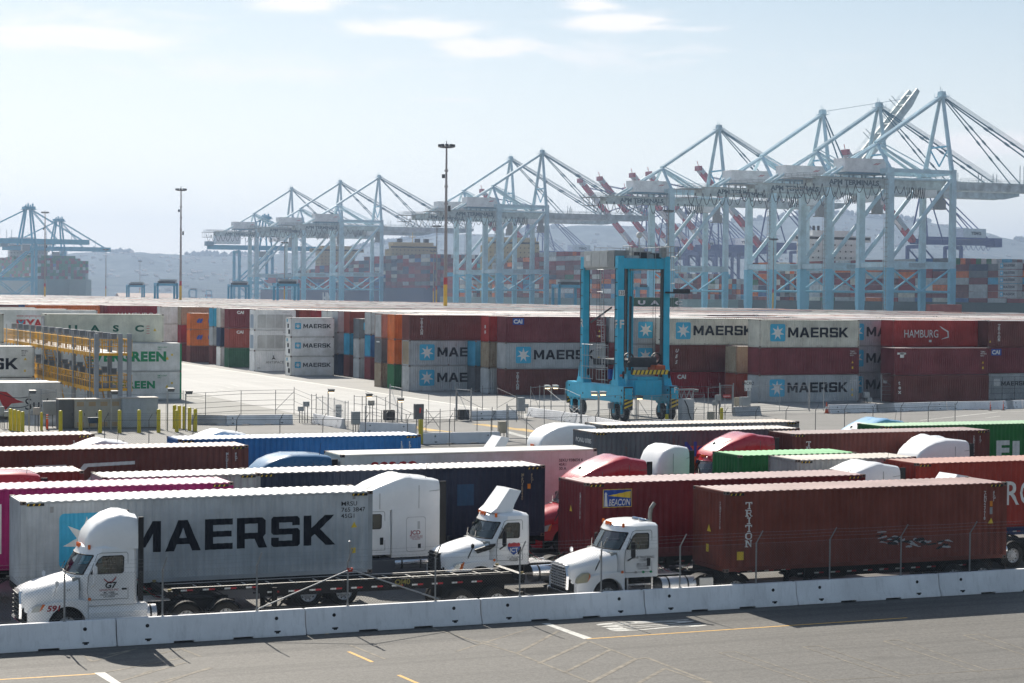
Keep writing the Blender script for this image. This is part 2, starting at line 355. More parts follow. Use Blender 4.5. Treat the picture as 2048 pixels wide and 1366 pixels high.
def near_geo(kind, door):
    k = (kind, door)
    if k in GEO: return GEO[k]
    d = {}
    mb = MB(); g_walls(mb, kind, 0, door); d['side_wall'] = mb.mesh('side_wall', [None])
    mb = MB(); g_frame(mb, kind); d['frame'] = mb.mesh('frame', [None])
    mb = MB(); g_roof(mb, kind); d['roof'] = mb.mesh('roof', [None])
    mb = MB(); mb.box(0, .178, 0, .162, 0, .118, 0)
    for a in (0,): mb.box(.05, .13, -.003, .02, .03, .09, 1); mb.box(-.003, .02, .045, .115, .03, .09, 1)
    d['corner_casting'] = mb.mesh('corner_casting', [CASTM, mat('casting_hole', (.01,.01,.01), .9, 0, 0)])
    if door: mb = MB(); g_door(mb, kind); d['door'] = mb.mesh('door', [None, GALV])
    mb = MB()                                                          # yellow and black height warning marks
    for i in range(6): a = .2+i*.09; mb.add([(a, -.004, -.15), (a+.045, -.004, -.15), (a+.085, -.004, -.08), (a+.04, -.004, -.08)], [(0,1,2,3)], 1 if i % 2 else 0)
    mb.box(.19, .76, -.0005, .003, -.16, -.07, 1)
    d['warning_mark'] = mb.mesh('warning_mark', [mat('warning_yellow', (.75, .5, .03), .5, 0, .1), mat('warning_black', (.015,.015,.015), .5, 0, 0)])
    GEO[k] = d; return d
def roof_fade_glare(c, k=.45):  # pales the roof colour: weathered fading plus sun glare painted in
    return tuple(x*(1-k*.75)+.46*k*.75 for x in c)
def container(u, v, z, kind, name, col, label, group=None, near=False, rust=.2, roof=None, rk=.45, door=False, frame=None, endcol=None, hazard=True):
    """shipping container; (u, v, z) is its near left bottom corner. returns its root"""
    L, H = KIND[kind]; pm = paint(name, col, rust); fm = paint(name+' frame', frame or tuple(c*.85 for c in col), min(1, rust+.25))
    rm = paint(name+' roof', roof or roof_fade_glare(col, rk), min(1, rust*.9), .5, dirt=.2)  # separate paler roof paint, its colour holding fading and painted sun glare
    if near:
        g = near_geo(kind, door); r = empty('shipping_container', (u, v, z), label, 'shipping container', group)
        for nm in ('side_wall', 'frame', 'roof'):
            o = link(nm, g[nm], r); setmats(o, [{'side_wall': pm, 'frame': fm, 'roof': rm}[nm]])
        for x in (-.004, L-.174):
            for y in (-.004, CW-.158):
                for zz in (0, H-.117): link('corner_casting', g['corner_casting'], r, (x, y, zz))
        if door: setmats(link('door', g['door'], r), [pm, None])
        if hazard and H > 2.8 and kind[0] != 'r':
            o = link('warning_mark', g['warning_mark'], r, (0, -.001, H)); o = link('warning_mark', g['warning_mark'], r, (L-.95, -.001, H))
        return r
    k = ('far', kind, door)
    if k not in GEO:
        mb = MB(); g_walls(mb, kind, 0, door, 3); g_frame(mb, kind, 1); g_roof(mb, kind, 2); g_cast(mb, kind, 4); GEO[k] = mb.mesh('shipping_container', [None, None, None, None, CASTM])
        if door: mb = MB(); g_door(mb, kind, 0., 0, 1); GEO[('fdoor', kind)] = mb.mesh('door', [None, GALV])
    o = link('shipping_container', GEO[k], None, (u, v, z)); setmats(o, [pm, fm, rm, paint(name+' end', endcol, rust) if endcol else pm, None])
    tag(o, label, 'shipping container', group)
    if door: setmats(link('door', GEO[('fdoor', kind)], o), [paint(name+' end', endcol, rust) if endcol else pm, paint(name+' bars', tuple(min(.6, c*1.2+.03) for c in col), .6)])
    return o
INK = {'navy': mat('ink_navy', (.004,.007,.014), .75, 0, .2, 3), 'white': mat('ink_white', (.72,.72,.7), .55, 0, .12, 3), 'star': mat('logo_light_blue', (.05,.4,.62), .5, 0, .1, 3),
       'red': mat('ink_red', (.55,.03,.03), .5, 0, .1, 3), 'green': mat('ink_green', (.005,.27,.1), .5, 0, .1, 3), 'dgreen': mat('ink_dark_green', (.01,.12,.07), .5, 0, .1, 3), 'blue': mat('ink_blue', (.02,.07,.35), .5, 0, .1, 3),
       'orange': mat('ink_orange', (.75,.25,.02), .5, 0, .1, 3), 'yellow': mat('ink_yellow', (.78,.55,.05), .5, 0, .1, 3), 'grey': mat('ink_grey', (.3,.3,.3), .5, 0, .1, 3), 'lblue': mat('ink_pale_blue', (.08,.35,.5), .5, 0, .1, 3), 'dark': mat('ink_dark', (.03,.03,.035), .6, 0, .1, 3)}
def wall_text(o, kind, polys, x, z, ink, name='lettering', fold=False, lift=.004):
    """on the long side facing the road; fold = follows the corrugation"""
    pr = side_profile(kind) if fold else None
    if fold:
        cuts = [p[0] for p in pr]; f = offs(pr); return flat(polys, (x, -lift, z), m=INK[ink] if isinstance(ink, str) else ink, parent=o, name=name, cuts=cuts, off=f)
    return flat(polys, (x, -lift+.006, z), m=INK[ink] if isinstance(ink, str) else ink, parent=o, name=name)
def end_text(o, polys, y, z, ink, name='lettering'):
    return flat(polys, (-.006, y, z), (0,-1,0), (0,0,1), name, INK[ink], o)
def p2(pts): return pts, [tuple(range(len(pts)))]
def star_logo(o, kind, x, z, s, fold=False, sq='star', st='white'):
    wall_text(o, kind, p2(rrect(s, s, s*.1)), x, z, sq, 'logo_square', fold, .004)
    pts = star(s*.44); c = (x+s/2, z+s/2)
    vs = [(0, 0)]+pts; fs = [(0, i+1, (i+1) % 14+1) for i in range(14)]
    return wall_text(o, kind, (vs, fs), c[0], c[1], st, 'logo_star', fold, .007)
def maersk(o, kind, fold=False, s=1., x0=None, ink='navy', logo=True, x1=None, z=None):
    L, H = KIND[kind]
    if kind[0] == 'r' and L < 7:
        star_logo(o, kind, .6, 1.05, .82, fold); wall_text(o, kind, word2d('MAERSK', .56, .14, 1.0), 1.75, 1.18, ink, 'lettering', fold)
    else:
        zz = (H/2-.92+.1) if z is None else z
        if logo: star_logo(o, kind, 1.25 if x0 is None else x0, zz, 1.83, fold)
        wall_text(o, kind, word2d('MAERSK', 1.05, .13, 1.03), 3.42 if x1 is None else x1, zz+.42, ink, 'lettering', fold)
def codes(o, kind, ink='white', fold=False, num='765 3847', pre='MRSU', vertical=False, x=None):
    L, H = KIND[kind]
    if vertical:
        s = '\n'.join((pre+' '+num).replace(' ', ''))
        wall_text(o, kind, text2d('\n'.join(pre+num.replace(' ', '')), .11, .01, 1.0, ls=.62), L-1.05 if x is None else x, H-.42, ink, 'container_number', fold)
        wall_text(o, kind, text2d('4\n5\nG\n1', .11, .01, 1.0, ls=.62), L-.62 if x is None else x+.42, H-.42, ink, 'container_number', fold)
    else:
        wall_text(o, kind, text2d(pre+'\n'+num+'\n45G1', .15, .01, 1.1), L-1.15 if x is None else x, H-.5, ink, 'container_number', fold)
def triangle(o, kind, x, z, s=.28, fold=False): return wall_text(o, kind, p2([(0,0),(s,0),(s/2,s*.87)]), x, z, 'yellow', 'warning_triangle', fold)
def sticker(o, kind, x, z, w_, h_, ink='yellow', fold=False, name='placard'): return wall_text(o, kind, p2([(0,0),(w_,0),(w_,h_),(0,h_)]), x, z, ink, name, fold)
# ---------------------------------------------------------------- the ground, the road and its marks
def ground_mat(name, col, grit=.2, blotch=.15, rough=.85, bump=.3, gs=60, tracks=None, cracks=False):
    m = bpy.data.materials.new(name); m.use_nodes = True; n = m.node_tree; L = n.links; b = n.nodes['Principled BSDF']; b.inputs['Roughness'].default_value = rough
    t = N(n, 'ShaderNodeTexCoord'); a = N(n, 'ShaderNodeTexNoise', Scale=float(gs), Detail=3.0, Roughness=.7); L.new(t.outputs['Object'], a.inputs[0])
    c = N(n, 'ShaderNodeTexNoise', Scale=.22, Detail=7.0, Roughness=.6); L.new(t.outputs['Object'], c.inputs[0])
    st = N(n, 'ShaderNodeMapping'); st.inputs['Scale'].default_value = (.03, .9, 1) if tracks != 'v' else (.5, .02, 1); L.new(t.outputs['Object'], st.inputs[0])
    d = N(n, 'ShaderNodeTexNoise', Scale=1.0, Detail=4.0); L.new(st.outputs[0], d.inputs[0])
    f = math_n(n, 'ADD', math_n(n, 'MULTIPLY', math_n(n, 'SUBTRACT', a.outputs[0], .5), grit*4), math_n(n, 'MULTIPLY', math_n(n, 'SUBTRACT', c.outputs[0], .5), blotch*4))
    f = math_n(n, 'ADD', f, math_n(n, 'MULTIPLY', math_n(n, 'SUBTRACT', d.outputs[0], .5), .45)); f = math_n(n, 'ADD', f, 1.0)
    if cracks:
        g2 = N(n, 'ShaderNodeTexNoise', Scale=6.0, Detail=3.0, Roughness=.8); L.new(t.outputs['Object'], g2.inputs[0]); f = math_n(n, 'ADD', f, math_n(n, 'MULTIPLY', math_n(n, 'SUBTRACT', g2.outputs[0], .5), 1.5))
        oi_ = N(n, 'ShaderNodeTexNoise', Scale=.75, Detail=4.0, Roughness=.6); L.new(t.outputs['Object'], oi_.inputs[0]); om = N(n, 'ShaderNodeMapRange'); om.inputs[1].default_value = .62; om.inputs[2].default_value = .72; om.inputs[3].default_value = 1.0; om.inputs[4].default_value = .72; L.new(oi_.outputs[0], om.inputs[0]); f = math_n(n, 'MULTIPLY', f, om.outputs[0])
        tm = N(n, 'ShaderNodeMapping'); tm.inputs['Scale'].default_value = (.015, 1.6, 1); tm.inputs['Rotation'].default_value = (0, 0, .03); L.new(t.outputs['Object'], tm.inputs[0]); tn = N(n, 'ShaderNodeTexNoise', Scale=1.0, Detail=3.0); L.new(tm.outputs[0], tn.inputs[0]); tr_ = N(n, 'ShaderNodeMapRange'); tr_.inputs[1].default_value = .52; tr_.inputs[2].default_value = .62; tr_.inputs[3].default_value = 1.0; tr_.inputs[4].default_value = .80; L.new(tn.outputs[0], tr_.inputs[0]); f = math_n(n, 'MULTIPLY', f, tr_.outputs[0])
        vo = N(n, 'ShaderNodeTexVoronoi', Scale=.11, feature='DISTANCE_TO_EDGE'); wv = N(n, 'ShaderNodeTexNoise', Scale=.8, Detail=4.0); L.new(t.outputs['Object'], wv.inputs[0])
        ad = N(n, 'ShaderNodeMix', data_type='VECTOR', Factor=.06); L.new(t.outputs['Object'], ad.inputs[4]); L.new(wv.outputs['Color'], ad.inputs[5]); 
        ad2 = N(n, 'ShaderNodeVectorMath', operation='MULTIPLY_ADD'); L.new(wv.outputs['Color'], ad2.inputs[0]); ad2.inputs[1].default_value = (2.2,2.2,2.2); L.new(t.outputs['Object'], ad2.inputs[2])
        L.new(ad2.outputs[0], vo.inputs['Vector']); k = math_n(n, 'MULTIPLY_ADD', vo.outputs['Distance'], 160.0, .86, clamp=True); f = math_n(n, 'MULTIPLY', f, k)
    v = N(n, 'ShaderNodeVectorMath', operation='SCALE'); v.inputs[0].default_value = col; L.new(f, v.inputs['Scale']); L.new(v.outputs[0], b.inputs['Base Color'])
    bp = N(n, 'ShaderNodeBump', Strength=bump, Distance=.01); L.new(a.outputs[0], bp.inputs['Height']); L.new(bp.outputs[0], b.inputs['Normal']); MC[name] = m; return m
def sheet(name, pts, z, m, kind='structure'):
    mb = MB(); mb.poly([(x, y, z) for x, y in pts]); return tag(mb.build(name, m), kind=kind)
ASPH = ground_mat('asphalt', (.100, .095, .086), .40, .12, .8, .5, 15, cracks=True)
LOT = ground_mat('truck_lot_surface', (.125, .121, .115), .2, .14, .85, .3, 12)
PALE = ground_mat('pale_concrete', (.38, .375, .36), .04, .10, .85, .2, 9, 'v')
PALE2 = ground_mat('yard_concrete', (.27, .265, .25), .04, .12, .85, .2, 9)
sheet('ground', [(-9000, -400), (480, -400), (480, 9000), (-9000, 9000)], -.02, ground_mat('earth', (.2, .19, .17), .05, .1))
tag(MB().build('x', ASPH), kind='structure') if False else None
sheet('road', [(-60, -10), (200, -10), (200, 60.9), (-60, 60.9)], -.012, ASPH)
sheet('truck_lot', [(-60, 60.9), (200, 60.9), (200, 136), (-60, 136)], -.008, LOT)
sheet('service_road', [(-60, 136), (230, 136), (230, 163.2), (-60, 163.2)], -.004, ground_mat('service_road_surface', (.19, .185, .175), .05, .12, .85, .3, 14))
sheet('yard_lane', [(52, 163.2), (71.6, 163.2), (71.6, 1300), (52, 1300)], 0, PALE)
sheet('yard_pavement', [(71.6, 163.2), (230, 163.2), (230, 1320), (71.6, 1320)], -.002, PALE2)
sheet('reefer_yard_pavement', [(-60, 163.2), (52, 163.2), (52, 340), (-60, 340)], -.002, ground_mat('reefer_yard_surface', (.22,.217,.2), .05, .15, .85, .2, 9))
PAINTW = mat('road_paint_white', (.55, .54, .5), .7, 0, .3, 6); PAINTY = mat('road_paint_yellow', (.62, .36, .09), .7, 0, .25, 6)
SCAR = mat('ground_off_marking', (.19, .168, .135), .8, 0, .6, 3); SCARY = mat('faded_yellow_line', (.42, .3, .15), .8, 0, .3, 4)
def strip(mb, p, q, w_, m=0, z=0):
    p, q = Vector((*p, z)), Vector((*q, z)); d = (q-p).normalized(); n_ = Vector((-d.y, d.x, 0))*w_/2; mb.add([p-n_, q-n_, q+n_, p+n_], [(0,1,2,3)], m)
SZ = [0]
def pxstrip(mb, a, b, w_, z): SZ[0] = (SZ[0]+1) % 12; strip(mb, G(*a, z), G(*b, z), w_, 0, z+SZ[0]*.00025)
mb = MB(); strip(mb, (26.8, 57.15), (39., 57.2), .11, z=-.008); strip(mb, (3, 56.95), (11.3, 56.7), .11, z=-.008)
for a, b in (((697,1303),(745,1324)), ((797,1350),(850,1373)), ((636,1260),(655,1268))): pxstrip(mb, a, b, .12, -.008)
tag(mb.build('yellow_line_markings', PAINTY), kind='structure')
mb = MB(); mb.poly([(*G(1083,1246.5,-.007), -.007), (*G(1168,1278,-.007), -.007), (*G(1184,1276,-.007), -.007), (*G(1099,1246.5,-.007), -.007)])
mb.poly([(*G(188,1345.5,-.007), -.007), (*G(225,1368,-.007), -.007), (*G(245,1368,-.007), -.007), (*G(210,1344.5,-.007), -.007)])
strip(mb, (71.9, 163), (71.9, 1000), .55, z=.004)
tag(mb.build('white_line_markings', PAINTW), kind='structure')
# the word painted on the road, read by a driver coming from the right
for (px0, py0) in ((1140, 1243),):
    vs, fs = text2d('STOP', .62, .018, .78)
    o = flat((vs, fs), (31.6, 58.05, -.007), (0, 1, 0), (-5.4, 0, 0), 'road_lettering', PAINTW); tag(o, kind='structure')
o = flat(text2d('STOP', .6, .018, .78), (11.0, 53.6, -.007), (0, 1, 0), (-5.4, 0, 0), 'road_lettering', PAINTW); tag(o, kind='structure')
# ground-off old hatching
mb = MB()
S6 = 1048/2048
def q6(x, y): return (1000+x*S6, 1190+y*S6)
for a, b, w_ in [((-330,110),(65,228),.1), ((65,228),(380,350),.1), ((65,228),(230,140),.13), ((150,268),(345,180),.14), ((250,303),(435,212),.13), ((355,342),(530,250),.16), ((345,180),(530,250),.1), ((530,250),(575,245),.12), ((575,245),(830,344),.12), ((530,350),(645,287),.14), ((-170,220),(120,130),.1), ((-70,180),(-10,195),.1), ((645,287),(860,360),.1)]:
    pxstrip(mb, q6(*a), q6(*b), w_, -.009)
for x0, y0 in ((857,226), (1184,203), (1500,180), (1812,157)):
    dx = 1 if x0 < 1800 else 1.1
    for (a, b, w_) in [((x0,y0),(x0+62,y0-5),.07), ((x0,y0),(x0+380,y0+124),.06), ((x0+62,y0-5),(x0+420,y0+118),.05)]: pxstrip(mb, q6(*a), q6(*b), w_, -.009)
pxstrip(mb, q6(1250,335), q6(2100,282), .06, -.009)
for a, b in [((945,630),(1330,520)), ((870,575),(945,630)), ((1080,740),(1880,590)), ((1230,830),(1900,640)), ((1690,850),(2048,720)), ((1650,545),(1880,495)), ((1860,500),(2060,580)), ((1100,560),(1400,500))]:
    pxstrip(mb, (a[0]/5.12, 1200+a[1]/5.12), (b[0]/5.12, 1200+b[1]/5.12), .11, -.009)
for a, b in [((75,1356),(170,1350)), ((270,1352),(305,1340)), ((420,1335),(370,1352)), ((700,1290),(770,1318)), ((310,1366),(425,1336))]: pxstrip(mb, a, b, .1, -.009)
tag(mb.build('faded_markings', SCAR), kind='structure')
mb = MB()                                                            # marks in the service road and the yard
for a, b, w_ in [((955,848),(1105,868),1.1), ((1040,857),(1125,873),.6), ((800,848),(870,862),.9), ((850,857),(900,864),.5)]: pxstrip(mb, a, b, w_, .002)
tag(mb.build('yellow_hatch_markings', mat('worn_yellow_paint', (.6,.4,.14), .8, 0, .3, 1)), kind='structure')
mb = MB()
for a, b, w_ in [((1840,841),(1995,824),.25), ((1970,836),(2000,832),.15), ((1995,824),(2060,822),.2), ((1550,812),(1610,818),.35), ((1000,860),(1060,876),.7), ((1530,810),(1560,812),.3)]: pxstrip(mb, a, b, w_, .003)
for i in range(7): pxstrip(mb, (385+i*13, 796-i*4.5), (412+i*11, 800-i*4.5), .25, .006)
tag(mb.build('worn_white_markings', mat('worn_white_paint', (.5,.5,.47), .8, 0, .3, 1)), kind='structure')
# ---------------------------------------------------------------- concrete barriers
CONC = paint('barrier concrete', (.80, .80, .81), .12, .8, .07, (.3,.28,.26), .22)
HOLE = mat('dark_recess', (.03, .03, .03), .9, 0, 0); CHIP = mat('chipped_concrete', (.24, .23, .22), .9, 0, .35, 14)
def barrier_mesh(L=6.06):
    mb = MB()
    def prof(z0): return [(-.305, z0), (-.305, .08), (-.175, .33), (-.11, .78), (-.09, .81), (.09, .81), (.11, .78), (.175, .33), (.305, .08), (.305, z0)]
    xs = [(0, .06, 0), (.06, 1.75, 0), (1.75, 2.4, .055), (2.4, L-2.4, 0), (L-2.4, L-1.75, .055), (L-1.75, L-.06, 0), (L-.06, L, 0)]
    ins = .03
    for a, b, z in xs:
        p = prof(z); r0 = [(a, y, q) for y, q in p]; r1 = [(b, y, q) for y, q in p]
        if a == 0: r0 = [(a, y*.9, q-.015*(q > .5)) for y, q in p]
        if b == L: r1 = [(b, y*.9, q-.015*(q > .5)) for y, q in p]
        mb.loft([r0, r1], 0, caps=True)
    return mb.mesh('concrete_barrier', [CONC], 30)
BARM = barrier_mesh()
mb = MB(); mb.lathe([(0, 0), (.055, 0), (.06, .012)], (0, -.153, .56), 'y', 12, 0)
mb.add([(-.09,-.243,.18),(.1,-.243,.18),(.085,-.182,.305),(-.075,-.182,.305)], [(0,1,2,3)], 1); mb.box(-.1, .1, -.275, -.24, .13, .18, 0)
mb.add([(-.06,-.30,.10),(.05,-.30,.10),(.07,-.262,.17),(-.05,-.262,.17)], [(0,1,2,3)], 0)
POCK = mb.mesh('anchor_pocket', [HOLE, mat('pocket_shade', (.33,.33,.35), .8, 0, .2, 8)])
def barrier(u, v, label, group, rz=0, L=6.06, detail=True):
    me = BARM if abs(L-6.06) < .01 else barrier_mesh(L)
    o = link('concrete_barrier', me, None, (u, v, 0)); o.rotation_euler.z = rz; tag(o, label, 'concrete barrier', group)
    if group.startswith('front'):
        rb = random.Random(int(u*7)); o.location.y += rb.uniform(-.02, .02); o.rotation_euler.z += rb.uniform(-.003, .003)
        for k in range(7):
            x, z, a = rb.uniform(.2, L-.2), rb.choice((rb.uniform(.36,.76), rb.uniform(.70,.79))), rb.uniform(.03, .13); y_ = -(.178-(z-.33)*.144)-.003; pts = [(x+a*math.cos(t)*rb.uniform(.6,1), z+a*.4*math.sin(t)*rb.uniform(.5,1)) for t in [i*.9 for i in range(7)]]
            flat(p2(pts), (0, y_, 0), (1,0,0), (0,.144,1), 'chip', CHIP, o)
    if detail and L > 3:
        for x in (.95, L-.95): link('anchor_pocket', POCK, o, (x, -.002, 0))
    return o
BL = ['white concrete barrier at the far left, below the hood of the front left truck', 'white concrete barrier below the rear wheels of the tractor pulling the empty chassis',
      'white concrete barrier whose foot meets the left end of the diagonal fence brace', 'white barrier with a broken notch in its foot, below the red clamp of the fence',
      'white concrete barrier directly above the painted word STOP', 'white concrete barrier below the gap between the TRITON truck cab and its container',
      'white concrete barrier below the white TRITON lettering', 'white concrete barrier below the scratched patch of the brown TRITON container', 'white concrete barrier at the right edge, below the rear end of the TRITON container']
for i in range(-2, 8):
    barrier(12.52+6.096*i, 61.17, ('white concrete barrier segment out at the left edge, in front of the first truck bumper' if i < -1 else BL[min(8, i+1)]), 'front row of white concrete barriers')
# ---------------------------------------------------------------- the chain link fence on the barriers
FS = mat('fence_galvanised', (.33, .34, .35), .5, .55, .15, 5); FSD = mat('fence_dark_steel', (.12, .125, .13), .6, .4, .15, 5)
def fence_root(label, loc=(0,0,0)): return empty('chain_link_fence', loc, label, 'fence')
fr = fence_root('grey chain link fence with barbed wire standing on the front row of white barriers', (12.5, 61.17, 0))
mb = MB(); mb.tube((0,0,.8), (0,0,2.27), .03, 8); mb.tube((0,0,2.25), (.06,-.34,2.72), .022, 6); mb.box(-.05,.05,-.05,.05,.805,.83)
pm_ = mb.mesh('post', [FS], 40)
for i in range(-6, 15): link('post', pm_, fr, (10.93+3.046*i-12.5, 0, 0))
mb = MB(); x0, x1, z0, z1 = -20., 41., .86, 2.24; sp = .098; hgt = z1-z0
def wire_line(mb, p, q, r=.0026):
    p, q = Vector(p), Vector(q); d = (q-p).normalized(); a = Vector((0,1,0)); b = d.cross(a)
    k = [a*r, (-a*.5+b*.87)*r, (-a*.5-b*.87)*r]; mb.add([p+e for e in k]+[q+e for e in k], [(0,1,4,3),(1,2,5,4),(2,0,3,5)])
nL = int((x1-x0+hgt)/sp)
for i in range(nL):
    a = x0-hgt+i*sp; p0, p1 = (a, z0), (a+hgt, z1)
    if p0[0] < x0: p0 = (x0, z0+x0-p0[0])
    if p1[0] > x1: p1 = (x1, z1-(p1[0]-x1))
    if p1[0] > p0[0]:
        wire_line(mb, (p0[0], -.035, p0[1]), (p1[0], -.035, p1[1])); wire_line(mb, (p0[0], -.031, z0+z1-p0[1]), (p1[0], -.031, z0+z1-p1[1]))
for i in range(int((x1-x0)/sp)): wire_line(mb, (x0+i*sp, -.033, z1), (x0+i*sp+.01, -.033, z1+.045))
mb.build('mesh', mat('wire_grey', (.2,.2,.2), .55, .4, .15, 5), fr)
mb = MB()
for z, y in ((z1, 0), (z0+.02, 0), (2.42, -.12), (2.55, -.22), (2.68, -.32)):
    for i in range(-7, 15):
        a = 10.93+3.046*i-12.5; b = a+3.046; sag = .02 if y else .008
        o_ = .02*abs(y)/.1 if y else 0
        for k in range(4):
            t0, t1 = k/4, (k+1)/4; wire_line(mb, (a+(b-a)*t0+o_, y, z-sag*4*t0*(1-t0)), (a+(b-a)*t1+o_, y, z-sag*4*t1*(1-t1)), .003)
    if y:
        for k in range(int((x1-x0)/.13)): xx = x0+k*.13; wire_line(mb, (xx, y-.01, z-.02), (xx+.012, y+.01, z+.02), .002)
mb.build('barbed_wire', FS, fr)
bx = 20.13-12.5
for s in (-1, 1):
    mb = MB(); mb.tube((bx, -.05, 2.0), (bx+s*3.1, -.05, .87), .024, 8); mb.build('brace', FS, fr, smooth=40)
mb = MB(); mb.box(bx-.07, bx+.07, -.09, .05, 1.93, 1.99); mb.box(bx-.09, bx-.03, -.1, .04, 1.99, 2.05); mb.box(bx+.03, bx+.09, -.1, .04, 1.99, 2.05); mb.build('clamp', mat('clamp_red', (.45,.05,.03), .6, 0, .2, 8), fr)
mb = MB(); mb.tube((bx, 0, 2.27), (bx, 0, 2.9), .025, 8); mb.lathe([(0,.0),(.05,.01),(.05,.06),(0,.09)], (bx,0,2.86), 'z', 8); mb.build('post_cap', FS, fr, smooth=40)
# ---------------------------------------------------------------- tractors (front bumper at x = 0, cab runs towards +x, middle at y = 0)
WH = mat('truck_white', (.86, .86, .86), .35, 0, .05, 1.5, coat=.4)
BLK = mat('black_plastic', (.02, .02, .022), .5, 0, .2, 6); CHAS = mat('chassis_black', (.014, .014, .015), .7, 0, .4, 3, spec=.15)
CHR = mat('chrome', (.75, .76, .78), .16, 1., .1, 5); ALU = mat('brushed_aluminium', (.55, .55, .56), .35, .9, .2, 5)
TYR = mat('tyre_rubber', (.03, .028, .026), .9, 0, .4, 6, spec=.12); RIMM = mat('white_rim', (.62, .62, .62), .45, .2, .15, 6)
AMB = mat('amber_lens', (.75, .16, .02), .3, 0, 0); REDL = mat('red_lens', (.5, .02, .02), .3, 0, 0); LENS = mat('headlight_lens', (.55, .57, .55), .15, .2, .1, 9, coat=1)
LENSO = mat('aged_headlight_lens', (.36, .34, .24), .35, 0, .2, 9); GLS = glass_mat('tinted_glass', (.40, .46, .45)); GLW = glass_mat('windshield_glass', (.66, .76, .74))
DASH = mat('cab_interior', (.3, .31, .3), .7, 0, .2, 3); SEAT = mat('seat_fabric', (.09, .09, .10), .9, 0, .2, 5); REFW = mat('reflective_white', (.7, .7, .68), .4, 0, .1, 9); REFR = mat('reflective_red', (.45, .02, .03), .4, 0, .1, 9)
CABIN_L = mat('cab_headliner', (.10, .10, .10), .8, 0, .1)
def wheel_meshes():
    if 'tyre' in GEO: return
    mb = MB(); mb.lathe([(.29,-.12),(.33,-.135),(.47,-.13),(.505,-.10),(.512,-.06),(.512,.06),(.505,.10),(.47,.13),(.33,.135),(.29,.12)], (0,0,0), 'y', 32)
    GEO['tyre'] = mb.mesh('tyre', [TYR], 40)
    mb = MB(); mb.lathe([(.30,-.13),(.285,-.10),(.27,-.04),(.2,-.02),(.17,-.06),(.11,-.075),(.1,-.11),(0,-.12)], (0,0,0), 'y', 28)
    for i in range(10):
        t = i*math.pi/5
        mb.tube((.235*math.cos(t), -.032, .235*math.sin(t)), (.235*math.cos(t), -.045, .235*math.sin(t)), .026, 8, 1)
        mb.tube((.14*math.cos(t+.3), -.06, .14*math.sin(t+.3)), (.14*math.cos(t+.3), -.095, .14*math.sin(t+.3)), .012, 6, 2)
    GEO['rim'] = mb.mesh('rim', [RIMM, HOLE, CHR], 40)
def wheel(parent, x, y, side, z=.51, name='wheel'):
    wheel_meshes(); e = empty(name, (x, y, z)); e.parent = parent; link('tyre', GEO['tyre'], e)
    r = link('rim', GEO['rim'], e)
    if side > 0: r.rotation_euler.z = math.pi
    return e
def axle_wheels(parent, x, track=1.0, dual=True):
    for s in (-1, 1):
        wheel(parent, x, s*track, s)
        if dual: wheel(parent, x, s*(track-.33), s)
def sym(half):
    """half section [(y>=0, z)] bottom to top centre -> closed ring, near side (y<0) first"""
    return [(-y, z) for y, z in half]+[(y, z) for y, z in half[::-1] if y > 1e-6]
